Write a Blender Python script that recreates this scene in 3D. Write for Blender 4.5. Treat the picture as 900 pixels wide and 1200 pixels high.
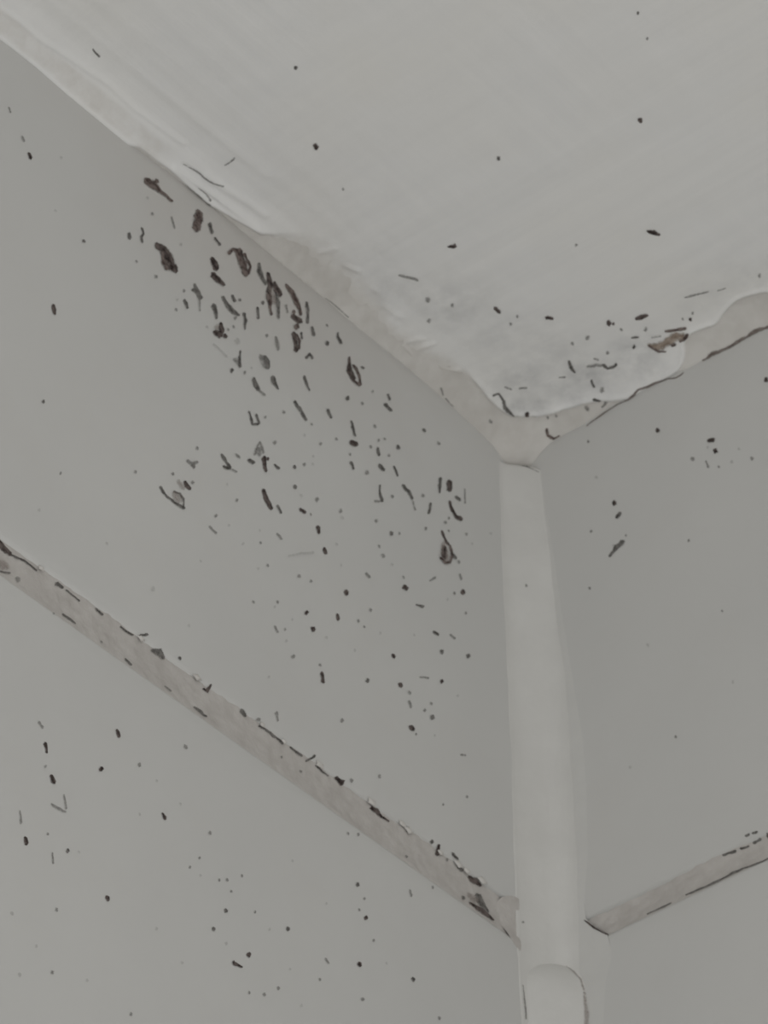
import bpy, math, random
import numpy as np
from mathutils import Matrix, Vector
from mathutils.bvhtree import BVHTree

for o in list(bpy.data.objects):
    bpy.data.objects.remove(o, do_unlink=True)
scene = bpy.context.scene
COL = scene.collection
MM = 0.001
random.seed(7)
RNG = np.random.default_rng(7)

# ------------------------------------------------------------------ camera
cam_data = bpy.data.cameras.new('camera')
cam = bpy.data.objects.new('camera', cam_data)
COL.objects.link(cam)
CAM_POS = Vector((325.891, -466.762, -499.865)) * MM
YAW, PITCH, ROLL, FPX = 2.2217532, 0.7072282, -0.0415806, 5078.506
fwd = Vector((math.cos(PITCH) * math.cos(YAW), math.cos(PITCH) * math.sin(YAW), math.sin(PITCH)))
rgt = fwd.cross(Vector((0, 0, 1))).normalized()
upv = rgt.cross(fwd)
r2 = math.cos(ROLL) * rgt + math.sin(ROLL) * upv
u2 = -math.sin(ROLL) * rgt + math.cos(ROLL) * upv
m = Matrix((r2, u2, -fwd)).transposed().to_4x4()
m.translation = CAM_POS
cam.matrix_world = m
cam_data.sensor_fit = 'VERTICAL'
cam_data.sensor_height = 24.0
cam_data.sensor_width = 18.0
cam_data.lens = FPX * 24.0 / 1200.0
cam_data.dof.use_dof = True          # hand-held close-up, focused a little short of the corner
cam_data.dof.focus_distance = 0.56
cam_data.dof.aperture_fstop = 95.0
cam_data.clip_start = 0.02
cam_data.clip_end = 20
scene.camera = cam

# ------------------------------------------------------------------ light: soft ambient light filling the room, unseen area light added behind the viewer
world = bpy.data.worlds.new('room_light')
scene.world = world
world.use_nodes = True
bg = world.node_tree.nodes['Background']
bg.inputs[0].default_value = (1.0, 0.985, 0.96, 1)
bg.inputs[1].default_value = 0.62
area_fill = bpy.data.lights.new('added_area_light', 'AREA')
area_fill.shape = 'RECTANGLE'
area_fill.size, area_fill.size_y = 0.9, 1.1
area_fill.energy = 2.7
area_fill.color = (0.97, 0.985, 1.0)
wo = bpy.data.objects.new('added_area_light', area_fill)
COL.objects.link(wo)
wo.location = (0.7, -1.0, -1.3)
wo.rotation_euler = (Vector((0.0, 0.0, -0.05)) - wo.location).to_track_quat('-Z', 'Y').to_euler()
scene.view_settings.view_transform = 'Standard'
scene.view_settings.look = 'None'
scene.view_settings.gamma = 1.0
scene.view_settings.use_curve_mapping = False
scene.view_settings.exposure = 0.08

# ------------------------------------------------------------------ materials
def new_mat(name):
    mt = bpy.data.materials.new(name)
    mt.use_nodes = True
    nt = mt.node_tree
    return mt, nt, nt.nodes, nt.links, nt.nodes['Principled BSDF']

def noise(nt, vec, scale, detail=3.0, rough=0.5):
    n = nt.nodes.new('ShaderNodeTexNoise')
    n.inputs['Scale'].default_value = scale
    n.inputs['Detail'].default_value = detail
    n.inputs['Roughness'].default_value = rough
    nt.links.new(vec, n.inputs['Vector'])
    return n.outputs['Fac']

def coords(nt, scale=(1, 1, 1)):
    t = nt.nodes.new('ShaderNodeNewGeometry')
    mp = nt.nodes.new('ShaderNodeMapping')
    mp.inputs['Scale'].default_value = scale
    nt.links.new(t.outputs['Position'], mp.inputs['Vector'])
    return mp.outputs['Vector']

def ramp(nt, fac, stops):
    r = nt.nodes.new('ShaderNodeValToRGB')
    el = r.color_ramp.elements
    while len(el) < len(stops):
        el.new(0.5)
    for e, (p, c) in zip(el, stops):
        e.position = p
        e.color = (*c, 1)
    nt.links.new(fac, r.inputs[0])
    return r.outputs[0]

def mix(nt, fac, a, b):
    n = nt.nodes.new('ShaderNodeMix')
    n.data_type = 'RGBA'
    for s, v in ((0, fac), (6, a), (7, b)):
        if isinstance(v, (tuple, float, int)):
            n.inputs[s].default_value = (*v, 1) if isinstance(v, tuple) else v
        else:
            nt.links.new(v, n.inputs[s])
    return n.outputs[2]

def math_node(nt, op, a, b=None, c=None, clamp=False):
    n = nt.nodes.new('ShaderNodeMath')
    n.operation = op
    n.use_clamp = clamp
    for i, v in enumerate((a, b, c)):
        if v is None:
            continue
        if isinstance(v, (int, float)):
            n.inputs[i].default_value = v
        else:
            nt.links.new(v, n.inputs[i])
    return n.outputs[0]

def bump(nt, height, strength, dist, bsdf, normal=None):
    b = nt.nodes.new('ShaderNodeBump')
    b.inputs['Strength'].default_value = strength
    b.inputs['Distance'].default_value = dist
    nt.links.new(height, b.inputs['Height'])
    if normal is not None:
        nt.links.new(normal, b.inputs['Normal'])
    if bsdf is not None:
        nt.links.new(b.outputs[0], bsdf.inputs['Normal'])
    return b.outputs[0]

def attr(nt, name):
    n = nt.nodes.new('ShaderNodeAttribute')
    n.attribute_name = name
    return n.outputs['Fac']

def mat_tile():
    mt, nt, N, Lk, p = new_mat('glazed_tile')
    v = coords(nt)
    c = ramp(nt, noise(nt, v, 22, 2), [(0.3, (0.585, 0.585, 0.57)), (0.7, (0.612, 0.611, 0.594))])
    film = ramp(nt, noise(nt, v, 55, 4, 0.6), [(0.5, (0, 0, 0)), (0.8, (1, 1, 1))])
    c = mix(nt, math_node(nt, 'MULTIPLY', film, 0.2), c, (0.56, 0.535, 0.505))
    Lk.new(c, p.inputs['Base Color'])
    p.inputs['Roughness'].default_value = 0.42
    p.inputs['Specular IOR Level'].default_value = 0.35
    # brownish mildew film around the cluster under the ceiling (left wall only: y well below zero)
    g = nt.nodes.new('ShaderNodeVectorMath')
    g.operation = 'SUBTRACT'
    g.inputs[1].default_value = (0.0, -0.070, -0.006)
    nt.links.new(v, g.inputs[0])
    sc = nt.nodes.new('ShaderNodeVectorMath')
    sc.operation = 'MULTIPLY'
    sc.inputs[1].default_value = (20.0, 17.0, 30.0)
    nt.links.new(g.outputs[0], sc.inputs[0])
    ln = nt.nodes.new('ShaderNodeVectorMath')
    ln.operation = 'LENGTH'
    nt.links.new(sc.outputs[0], ln.inputs[0])
    fall = math_node(nt, 'SUBTRACT', 1.15, math_node(nt, 'ADD', ln.outputs['Value'], math_node(nt, 'MULTIPLY', noise(nt, v, 90, 4, 0.6), 0.5)), clamp=True)
    c = mix(nt, math_node(nt, 'MULTIPLY', fall, 0.55), c, (0.50, 0.465, 0.43))
    Lk.new(c, p.inputs['Base Color'])
    bump(nt, noise(nt, v, 60, 2), 0.06, 0.002, p)
    return mt

def mat_grout():
    mt, nt, N, Lk, p = new_mat('aged_grout')
    v = coords(nt)
    c = ramp(nt, noise(nt, v, 260, 5, 0.65), [(0.3, (0.465, 0.442, 0.418)), (0.55, (0.525, 0.503, 0.478)), (0.8, (0.58, 0.563, 0.54))])
    Lk.new(c, p.inputs['Base Color'])
    p.inputs['Roughness'].default_value = 0.9
    p.inputs['Specular IOR Level'].default_value = 0.1
    bump(nt, noise(nt, v, 1500, 4, 0.6), 0.5, 0.0002, p)
    return mt

def mat_sealant(name, c0, c1, rough=0.5):
    mt, nt, N, Lk, p = new_mat(name)
    v = coords(nt)
    c = ramp(nt, noise(nt, v, 140, 4, 0.6), [(0.35, c0), (0.65, c1)])
    Lk.new(c, p.inputs['Base Color'])
    p.inputs['Roughness'].default_value = rough
    p.inputs['Specular IOR Level'].default_value = 0.3
    bump(nt, noise(nt, v, 300, 4, 0.55), 0.25, 0.0006, p)
    return mt

def mat_paint():
    mt, nt, N, Lk, p = new_mat('brushed_ceiling_paint')
    along = coords(nt, (1.0, 0.035, 1.0))
    across = coords(nt, (0.04, 1.0, 1.0))
    v = coords(nt)
    na = noise(nt, along, 420, 4, 0.6)
    nb = noise(nt, across, 330, 4, 0.6)
    sel = ramp(nt, noise(nt, v, 14, 2), [(0.42, (0, 0, 0)), (0.58, (1, 1, 1))])
    st = mix(nt, sel, na, nb)
    col = ramp(nt, st, [(0.3, (0.75, 0.75, 0.74)), (0.7, (0.795, 0.793, 0.78))])
    warm = ramp(nt, noise(nt, v, 30, 3), [(0.45, (0, 0, 0)), (0.7, (1, 1, 1))])
    col = mix(nt, math_node(nt, 'MULTIPLY', warm, 0.35), col, (0.78, 0.765, 0.72))
    grey = math_node(nt, 'MULTIPLY', attr(nt, 'mildew'), math_node(nt, 'MULTIPLY_ADD', noise(nt, v, 260, 4, 0.65), 3.0, -0.95, clamp=True))
    col = mix(nt, grey, col, (0.47, 0.47, 0.47))
    worn = math_node(nt, 'MULTIPLY_ADD', noise(nt, v, 300, 5, 0.65), 1.4, -0.7)
    cv = attr(nt, 'cover_shade')
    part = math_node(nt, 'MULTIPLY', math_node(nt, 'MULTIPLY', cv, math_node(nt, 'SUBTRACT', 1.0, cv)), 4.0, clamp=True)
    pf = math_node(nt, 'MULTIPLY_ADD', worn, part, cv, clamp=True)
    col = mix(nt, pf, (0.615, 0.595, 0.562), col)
    Lk.new(col, p.inputs['Base Color'])
    p.inputs['Roughness'].default_value = 0.6
    p.inputs['Specular IOR Level'].default_value = 0.25
    n1 = bump(nt, st, 0.22, 0.0004, None)
    bump(nt, noise(nt, v, 180, 4, 0.55), 0.18, 0.0008, p, n1)
    return mt

def mat_mould(name, dark, light, alpha, edge=0.45, nscale=2300):
    mt, nt, N, Lk, p = new_mat(name)
    v = coords(nt)
    nz = noise(nt, v, nscale, 3, 0.55)
    n2 = noise(nt, v, nscale * 0.45, 3, 0.6)
    core = attr(nt, 'core')
    c = ramp(nt, math_node(nt, 'MULTIPLY_ADD', core, -0.16, math_node(nt, 'ADD', n2, 0.10)), [(0.36, dark), (0.58, light)])
    Lk.new(c, p.inputs['Base Color'])
    p.inputs['Roughness'].default_value = 0.9
    p.inputs['Specular IOR Level'].default_value = 0.05
    a = math_node(nt, 'ADD', core, math_node(nt, 'MULTIPLY_ADD', nz, 1.5, -0.75))
    a = math_node(nt, 'ADD', a, math_node(nt, 'MULTIPLY_ADD', n2, 0.9, -0.45))
    r = nt.nodes.new('ShaderNodeMapRange')
    r.interpolation_type = 'SMOOTHSTEP'
    r.inputs['From Min'].default_value = 0.0
    r.inputs['From Max'].default_value = edge
    r.inputs['To Min'].default_value = 0.0
    r.inputs['To Max'].default_value = alpha
    nt.links.new(a, r.inputs['Value'])
    # nothing grows past the rim of the colony
    rim = math_node(nt, 'MULTIPLY', core, 6.0, clamp=True)
    Lk.new(math_node(nt, 'MULTIPLY', r.outputs[0], rim), p.inputs['Alpha'])
    return mt

M_TILE = mat_tile()
M_GROUT = mat_grout()
M_SEAL = mat_sealant('old_beige_sealant', (0.54, 0.52, 0.488), (0.63, 0.614, 0.584))
M_BEAD = mat_sealant('white_silicone', (0.615, 0.61, 0.588), (0.64, 0.636, 0.613), 0.45)
M_SMEAR = mat_sealant('thin_silicone_film', (0.608, 0.606, 0.588), (0.63, 0.628, 0.608), 0.45)
M_PAINT = mat_paint()
_m, _nt, _N, _L, _p = new_mat('plaster')
_c = ramp(_nt, noise(_nt, coords(_nt), 90, 4), [(0.3, (0.55, 0.53, 0.5)), (0.7, (0.63, 0.61, 0.58))])
_L.new(_c, _p.inputs['Base Color'])
_p.inputs['Roughness'].default_value = 0.95
M_PLASTER = _m
MOULD = {
    'k': mat_mould('mould_black', (0.040, 0.031, 0.029), (0.15, 0.125, 0.116), 0.97, 0.62),
    'b': mat_mould('mould_brown', (0.070, 0.049, 0.045), (0.22, 0.182, 0.166), 0.93, 0.7),
    'g': mat_mould('mould_grey', (0.082, 0.077, 0.072), (0.22, 0.212, 0.20), 0.88, 0.75),
    'f': mat_mould('mould_pale', (0.19, 0.184, 0.174), (0.30, 0.292, 0.278), 0.6, 0.9),
    'l': mat_mould('mould_line_brown', (0.14, 0.112, 0.10), (0.27, 0.235, 0.215), 0.8, 0.6),
    'w': mat_mould('mould_wash', (0.27, 0.225, 0.205), (0.38, 0.335, 0.31), 0.5, 1.0),
    'r': mat_mould('mould_rust', (0.24, 0.18, 0.135), (0.42, 0.35, 0.29), 0.75, 0.9, 1300),
    'v': mat_mould('mould_trace', (0.22, 0.217, 0.208), (0.30, 0.294, 0.282), 0.25, 1.0),
}

# ------------------------------------------------------------------ mesh helpers (coordinates in millimetres)
def mesh_obj(name, verts, faces, mats, parent=None, smooth=False, attrs=None, mat_idx=None):
    me = bpy.data.meshes.new(name)
    me.from_pydata([tuple(c * MM for c in v) for v in verts] if not isinstance(verts, np.ndarray) else (verts * MM).tolist(), [], faces if not isinstance(faces, np.ndarray) else faces.tolist())
    for mt in (mats if isinstance(mats, (list, tuple)) else [mats]):
        me.materials.append(mt)
    if smooth:
        me.polygons.foreach_set('use_smooth', [True] * len(me.polygons))
    if mat_idx is not None:
        me.polygons.foreach_set('material_index', mat_idx)
    for k, vals in (attrs or {}).items():
        at = me.attributes.new(k, 'FLOAT', 'POINT')
        at.data.foreach_set('value', np.asarray(vals, dtype=np.float32))
    me.update()
    o = bpy.data.objects.new(name, me)
    COL.objects.link(o)
    if parent is not None:
        o.parent = parent
    return o

def box_data(lo, hi):
    x0, y0, z0 = lo
    x1, y1, z1 = hi
    v = [(x0, y0, z0), (x1, y0, z0), (x1, y1, z0), (x0, y1, z0), (x0, y0, z1), (x1, y0, z1), (x1, y1, z1), (x0, y1, z1)]
    f = [(0, 3, 2, 1), (4, 5, 6, 7), (0, 1, 5, 4), (1, 2, 6, 5), (2, 3, 7, 6), (3, 0, 4, 7)]
    return v, f

def label(o, text=None, cat=None, group=None, kind=None):
    if text: o['label'] = text
    if cat: o['category'] = cat
    if group: o['group'] = group
    if kind: o['kind'] = kind
    return o

# ---- shape of the ceiling joint (millimetres): sealant cove and the paint coat lapping over it
EDGE_L = [(-700, 3.2), (-140, 3.4), (-132, 3.2), (-124, 2.9), (-117, 3.3), (-102, 3.3), (-92, 2.6), (-79, 2.1), (-66, 2.2),
          (-52, 2.2), (-44, 2.7), (-35, 2.4), (-25, 2.7), (-18, 3.2), (-10, 4.0), (-4, 4.4), (1, 4.4)]
EDGE_R = [(-1, 3.3), (6, 3.1), (15, 3.3), (20, 2.5), (25, 2.45), (30, 2.3), (34, 3.0), (36, 3.4), (39, 3.5), (44, 3.45), (53, 3.6), (60, 3.8), (700, 3.6)]
def cove(x, y):
    """depth of the sealant cove below the ceiling plane at (x, y)"""
    el = np.interp(y, [p[0] for p in EDGE_L], [p[1] for p in EDGE_L])
    er = np.interp(x, [p[0] for p in EDGE_R], [p[1] for p in EDGE_R])
    l = el * np.clip(1 - np.maximum(x, 0) / 9.0, 0, 1) ** 2.2
    r = er * np.clip(1 + np.minimum(y, 0) / 8.0, 0, 1) ** 2.2
    b = 1.9 * np.exp(-((x - 2.6) ** 2 + (y + 3.2) ** 2) / (2 * 2.6 ** 2))
    return l + r + b

def smooth01(t):
    t = np.clip(t, 0, 1)
    return t * t * (3 - 2 * t)

# outline of the ceiling paint, seen from below: (x, y, feather width)
PAINT = [(-.9, -700, .7), (-.9, -150, .7), (-.8, -140.5, .7), (-.8, -132.6, .7), (-.6, -129, .7), (-.7, -125, .7), (-.8, -120.9, .7), (-.8, -112.9, .7), (-.8, -102.7, .7),
         (.1, -100, .8), (.1, -95.8, .7), (.2, -92.6, .6), (-.1, -87.6, .6), (-.3, -82.5, .6), (.1, -79, .6), (.8, -73.8, .6), (1.15, -71.1, .7), (2.1, -69.2, 1.2),
         (2.6, -65.6, 4), (3.3, -61.9, 5), (3.8, -57.5, 5.5), (3.1, -50, 5.5), (2.2, -42.8, 5), (1.7, -35.7, 4.2), (2.4, -30.7, 4), (3.9, -24.8, 3), (4.9, -20.5, 1.4),
         (4.9, -18.1, .8), (4.35, -14.3, .6), (4.25, -10.6, .6), (4.7, -8, .6), (5.95, -6.2, .6), (8.05, -4.55, .6), (10.2, -3.75, .6), (13.3, -3, .6), (16.4, -2.3, .8),
         (18.6, -1.5, .9), (21.1, -.4, .7), (24, .5, .6), (27, .5, .6), (30.2, .4, .6), (33.1, .3, .6), (35, -.1, .6), (36.5, -.8, .6), (38, -2.1, .6), (38.8, -3.3, .6),
         (40.8, -4.1, .6), (43, -3.9, .6), (45, -3.45, .6), (46.4, -3.7, .6), (47.3, -4.2, .6), (49.1, -4.9, .6), (51.2, -5.4, .6), (53.3, -5.1, .6), (55.3, -4.5, .6),
         (57, -3.7, .6), (62.5, -2.9, .6), (80, -2.5, .8), (120, -2.2, .8), (700, -2.2, .8)]
RIDGES = [  # raised brush strokes in the paint: (height, half width, points)
    (.22, .38, [(3, -700), (3, -200), (2.8, -141.4), (3, -135.8), (3.5, -131.4), (3.3, -126.3), (4, -121.1), (4.3, -117.4), (4.75, -111.9), (4.4, -105.4), (4.7, -100.5), (4.95, -94.5)]),
    (.42, .45, [(1.3, -92.4), (1.35, -88.3), (1.6, -84.4), (1.85, -78.2), (2, -72.3)]),
    (.28, .6, [(3.2, -87.2), (3.5, -82.3), (4.2, -77.8), (4.3, -73.5)]),
    (.30, .35, [(2.2, -34.4), (1.8, -31.4)]), (.28, .35, [(3.15, -31.9), (6.1, -30.8)]), (.28, .35, [(3.4, -25.9), (3.35, -24.6), (5, -22.7)]),
    (.25, .4, [(3, -34.5), (5.4, -33)]), (.2, .5, [(6.5, -48.1), (6.5, -47)]), (.2, .5, [(2.5, -55), (2.3, -53.9)]), (.2, .5, [(5.4, -60.3), (7.7, -59.6)]),
    (.22, .5, [(6.5, -55.1), (7.3, -52.8)]), (.2, .6, [(5.3, -43.5), (5.8, -39.5)]), (.25, .35, [(8.3, -4.9), (9.8, -4.5), (12, -3.8)]),
    (.14, .9, [(9, -700), (9, -150), (9.5, -110), (10, -80)]), (.1, 1.2, [(15, -700), (15, -140), (16, -70)]),
    (-.16, .35, [(.9, -91), (1.0, -87), (1.2, -82)]), (-.2, .3, [(2.3, -91.5), (2.6, -88), (2.5, -84)]),
]
MILDEW = [(6.5, -8, 3, .8), (9.5, -6.5, 3.5, .6), (17, -6, 4, .6), (21, -7, 4.5, .75), (26, -5, 3, .5), (29.5, -4, 4, .6), (31, -7, 4, .7), (15, -9, 3, .5), (14, -36, 6, .45), (8, -45, 5, .35), (16, -25, 6, .35),
          (11, -14, 6, .5), (19, -15, 7, .35), (48, -10, 5, .22), (55, -9, 6, .25), (5, -16, 2.5, .3), (24, -3.5, 3, .3), (9, -52, 5, .2)]

def seg_dist(px, py, pts):
    best = np.full(px.shape, 1e9)
    par = np.zeros(px.shape)
    for i in range(len(pts) - 1):
        ax, ay = pts[i][:2]
        bx, by = pts[i + 1][:2]
        dx, dy = bx - ax, by - ay
        t = np.clip(((px - ax) * dx + (py - ay) * dy) / (dx * dx + dy * dy), 0, 1)
        d = np.hypot(px - ax - t * dx, py - ay - t * dy)
        mk = d < best
        best = np.where(mk, d, best)
        par = np.where(mk, i + t, par)
    return best, par

def paint_fields(px, py):
    d, par = seg_dist(px, py, PAINT)
    poly = PAINT + [(800, -2.2, 1), (800, -800, 1), (-.9, -800, 1)]
    inside = np.zeros(px.shape, bool)
    for i in range(len(poly)):
        x0, y0 = poly[i][:2]
        x1, y1 = poly[(i + 1) % len(poly)][:2]
        if y0 == y1:
            continue
        c = ((y0 > py) != (y1 > py)) & (px < (x1 - x0) * (py - y0) / (y1 - y0) + x0)
        inside ^= c
    sd = np.where(inside, d, -d)
    soft = np.interp(par, range(len(PAINT)), [p[2] for p in PAINT])
    return sd, soft

def paint_surface(px, py):
    """underside of the paint coat (z in mm), cover and mildew fields"""
    sd, soft = paint_fields(px, py)
    hard = np.clip(1.6 - soft, 0, 1)
    th = .42 * smooth01(sd / soft) - .25 * smooth01(-sd / .8)
    th = th + hard * .3 * np.exp(-((sd - .7) / .32) ** 2)
    for h, w, pts in RIDGES:
        d, _ = seg_dist(px, py, pts)
        th = th + h * np.exp(-(d / w) ** 2)
    # slow unevenness and brush drag
    th = th + .05 * np.sin(px * 1.9 + 1.2 * np.sin(py * .11)) * np.exp(-px / 14) + .05 * np.sin(py * .63 + px * .31) * np.sin(px * .41)
    z = -cove(px, py) - th
    cover_shade = smooth01(sd / soft * .9 + .12)
    # shade painted into the coat colour between lip and first stroke, left wall
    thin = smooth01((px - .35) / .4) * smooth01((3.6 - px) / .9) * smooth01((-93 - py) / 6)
    cover_shade = cover_shade * (1 - .42 * thin)
    mil = np.zeros(px.shape)
    for cx, cy, rr, s in MILDEW:
        mil = np.maximum(mil, s * np.exp(-((px - cx) ** 2 + (py - cy) ** 2) / (2 * (rr * .75) ** 2)))
    return z, cover_shade, mil, sd

def axis(stops):
    out = []
    for (a, b, st) in stops:
        out += list(np.arange(a, b, st))
    return np.array(out + [stops[-1][1]])

def grid_mesh(name, xs, ys, zfun, keep, mats, parent=None):
    X, Y = np.meshgrid(xs, ys, indexing='ij')
    px, py = X.ravel(), Y.ravel()
    z, attrs, kp = zfun(px, py)
    nx, ny = len(xs), len(ys)
    idx = np.arange(nx * ny).reshape(nx, ny)
    a, b, c, d = idx[:-1, :-1].ravel(), idx[1:, :-1].ravel(), idx[1:, 1:].ravel(), idx[:-1, 1:].ravel()
    quads = np.stack([a, b, c, d], 1)
    ok = kp[quads].any(axis=1)
    quads = quads[ok][:, ::-1]
    used = np.unique(quads)
    remap = np.full(nx * ny, -1)
    remap[used] = np.arange(len(used))
    quads = remap[quads]
    V = np.stack([px, py, z], 1)[used]
    # make normals face down
    p0, p1, p2 = V[quads[0][0]], V[quads[0][1]], V[quads[0][2]]
    if np.cross(p1 - p0, p2 - p0)[2] > 0:
        quads = quads[:, ::-1]
    return mesh_obj(name, V, quads, mats, parent, True, {k: v[used] for k, v in attrs.items()})

# ------------------------------------------------------------------ the setting
WALL_LEN, WALL_H = 620.0, 540.0
v, f = box_data((-30, -WALL_LEN, .5), (WALL_LEN, 30, 40))
ceiling = mesh_obj('ceiling', v, f, M_PLASTER)
label(ceiling, 'white brush-painted ceiling with a ragged paint edge above the tiled corner', kind='structure')
xs = axis([(-.6, 14, .3), (14, 62, .4), (62, 110, 1.5), (110, WALL_LEN, 15)])
ys = -axis([(-.4, 12, .3), (12, 142, .4), (142, 170, 1.5), (170, WALL_LEN, 15)])
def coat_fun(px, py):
    z, cover_shade, mil, sd = paint_surface(px, py)
    return z, {'cover_shade': cover_shade, 'mildew': mil}, sd > -1.0
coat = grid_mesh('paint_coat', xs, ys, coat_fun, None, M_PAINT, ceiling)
label(coat, 'white brushed paint coat with raised strokes and a ragged edge')

xs = axis([(-.6, 12, .35), (12, 62, .5), (62, 110, 2), (110, WALL_LEN, 15)])
ys = -axis([(-.6, 12, .35), (12, 142, .5), (142, 170, 2), (170, WALL_LEN, 15)])
def cove_fun(px, py):
    lump = .09 * np.sin(px * 1.3 + 2.1 * np.sin(py * .37)) * np.sin(py * .83 + .7) + .05 * np.sin(py * 2.3 + px)
    return -cove(px, py) - .04 + lump * .6, {}, (px < 11) | (py > -10)
seal = grid_mesh('trim_1', xs, ys, cove_fun, None, M_SEAL)
label(seal, 'old beige sealant cove filling the joint between ceiling and tiled walls', kind='structure')

v, f = box_data((-30, -WALL_LEN, -WALL_H), (-9, 0, .4))
wall_l = mesh_obj('wall_left', v, f, M_PLASTER)
label(wall_l, 'left tiled bathroom wall with mould-spotted pale grey tiles', kind='structure')
v, f = box_data((-30, 9, -WALL_H), (WALL_LEN, 30, .4))
wall_r = mesh_obj('wall_right', v, f, M_PLASTER)
label(wall_r, 'right tiled bathroom wall, mostly clean pale grey tiles', kind='structure')

def tile_mesh(w, h, d, rad, seg=4):
    """cushion-edged tile, face at local +Z (depth d behind), w along X, h along Y, corner at origin"""
    prof = [(0.0, -d)]
    for i in range(seg + 1):
        a = math.pi / 2 * i / seg
        prof.append((rad * (1 - math.cos(a)), -rad * (1 - math.sin(a))))
    prof.append((rad * 3.2, .06))
    prof.append((rad * 8, .09))
    V, F = [], []
    for ins, z in prof:
        V += [(ins, ins, z), (w - ins, ins, z), (w - ins, h - ins, z), (ins, h - ins, z)]
    for k in range(len(prof) - 1):
        for j in range(4):
            a = k * 4 + j
            b = k * 4 + (j + 1) % 4
            F.append((a, b, b + 4, a + 4))
    n = (len(prof) - 1) * 4
    F.append((n, n + 1, n + 2, n + 3))
    F.append((3, 2, 1, 0))
    me = bpy.data.meshes.new('tile')
    me.from_pydata([(a * MM, b * MM, c * MM) for a, b, c in V], [], F)
    me.polygons.foreach_set('use_smooth', [True] * (len(F) - 1) + [False])
    me.materials.append(M_TILE)
    return me

TILE_W, PITCH_W = 198.0, 204.0
tm_l = tile_mesh(TILE_W, 101.5, 9, 1.1)
tm_r = tile_mesh(TILE_W, 102.8, 9, 1.1)
near_objs = [coat, seal]
for col_i in range(3):
    for row in range(5):
        o = bpy.data.objects.new('tile', tm_l)
        COL.objects.link(o)
        o.parent = wall_l
        # local X -> +Y world, local Y -> +Z, local Z -> +X
        y0 = -1.0 - TILE_W - PITCH_W * col_i
        z0 = -103.0 - 107.5 * row
        o.matrix_world = Matrix(((0, 0, 1, 0), (1, 0, 0, y0 * MM), (0, 1, 0, z0 * MM), (0, 0, 0, 1)))
        o.matrix_parent_inverse = Matrix()
        if col_i == 0 and row < 2:
            near_objs.append(o)
            o['label'] = ('upper left wall tile peppered with dark mould', 'lower left wall tile with scattered mould dots')[row]
        o = bpy.data.objects.new('tile', tm_r)
        COL.objects.link(o)
        o.parent = wall_r
        x0 = 1.0 + PITCH_W * col_i
        z0 = -104.3 - 106.7 * row
        o.matrix_world = Matrix(((1, 0, 0, x0 * MM), (0, 0, -1, 0), (0, 1, 0, z0 * MM), (0, 0, 0, 1)))
        if col_i == 0 and row < 2:
            near_objs.append(o)
            o['label'] = ('upper right wall tile with a few mould dots', 'lower right wall tile, clean')[row]

def joint(name, wall, side, ztop, zbot, near):
    """horizontal grout joint: a slightly hollow, gritty strip"""
    step = .5 if near else 20
    us = axis([(0, 145, step), (145, WALL_LEN, 20)]) if near else axis([(0, WALL_LEN, 40)])
    ws = np.linspace(ztop + 1.0, zbot - 1.0, 21 if near else 7)
    U, W = np.meshgrid(us, ws, indexing='ij')
    t = (W - zbot) / (ztop - zbot)
    dep = -.34 - .22 * np.clip(1 - (2 * t - 1) ** 2, 0, 1)
    if near:
        nz = RNG.normal(0, 1, U.shape)
        for _ in range(2):
            nz = (nz + np.roll(nz, 1, 0) + np.roll(nz, -1, 0) + np.roll(nz, 1, 1) + np.roll(nz, -1, 1)) / 5
        dep = dep + nz * .16 + .12 * np.sin(U * .21 + 1.3) * np.sin(U * .047)
    nu, nw = U.shape
    idx = np.arange(nu * nw).reshape(nu, nw)
    q = np.stack([idx[:-1, :-1].ravel(), idx[1:, :-1].ravel(), idx[1:, 1:].ravel(), idx[:-1, 1:].ravel()], 1)
    if side == 'L':
        V = np.stack([dep.ravel(), -U.ravel(), W.ravel()], 1)
    else:
        V = np.stack([U.ravel(), -dep.ravel(), W.ravel()], 1)
    base = len(V)
    # solid back so that the joint fills the gap
    back = V.copy()
    back[:, 0 if side == 'L' else 1] = -9 if side == 'L' else 9
    ring = np.concatenate([idx[0, :], idx[1:, -1], idx[-1, -2::-1], idx[-2:0:-1, 0]])
    V = np.concatenate([V, back[ring]])
    n = len(ring)
    rq = np.array([(ring[i], ring[(i + 1) % n], base + (i + 1) % n, base + i) for i in range(n)])
    quads = np.concatenate([q, rq])
    o = mesh_obj(name, V, quads, M_GROUT, wall, True)
    import bmesh
    bm = bmesh.new()
    bm.from_mesh(o.data)
    bmesh.ops.recalc_face_normals(bm, faces=bm.faces)
    bm.faces.ensure_lookup_table()
    f0 = bm.faces[len(q) // 2]
    if (side == 'L' and f0.normal.x < 0) or (side == 'R' and f0.normal.y > 0):
        bmesh.ops.reverse_faces(bm, faces=bm.faces)
    bm.to_mesh(o.data)
    bm.free()
    return o
for row in range(5):
    o = joint('grout_joint', wall_l, 'L', -103 - 107.5 * row, -109 - 107.5 * row, row == 0)
    if row == 0:
        near_objs.append(o); o['label'] = 'beige grout joint edged with dark mould on the left wall'
    o = joint('grout_joint', wall_r, 'R', -104.3 - 106.7 * row, -108.2 - 106.7 * row, row == 0)
    if row == 0:
        near_objs.append(o); o['label'] = 'beige grout joint with a dark lower line on the right wall'
for k in (1, 2, 3):
    for wall, side in ((wall_l, 'L'), (wall_r, 'R')):
        c = 1.0 + PITCH_W * k - 6
        if side == 'L':
            v, f = box_data((-9, -c - 6.4, -WALL_H), (-.55, -c + .4, -1))
        else:
            v, f = box_data((c - .4, .55, -WALL_H), (c + 6.4, 9, -1))
        mesh_obj('vertical_grout_joint', v, f, M_GROUT, wall)

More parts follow.
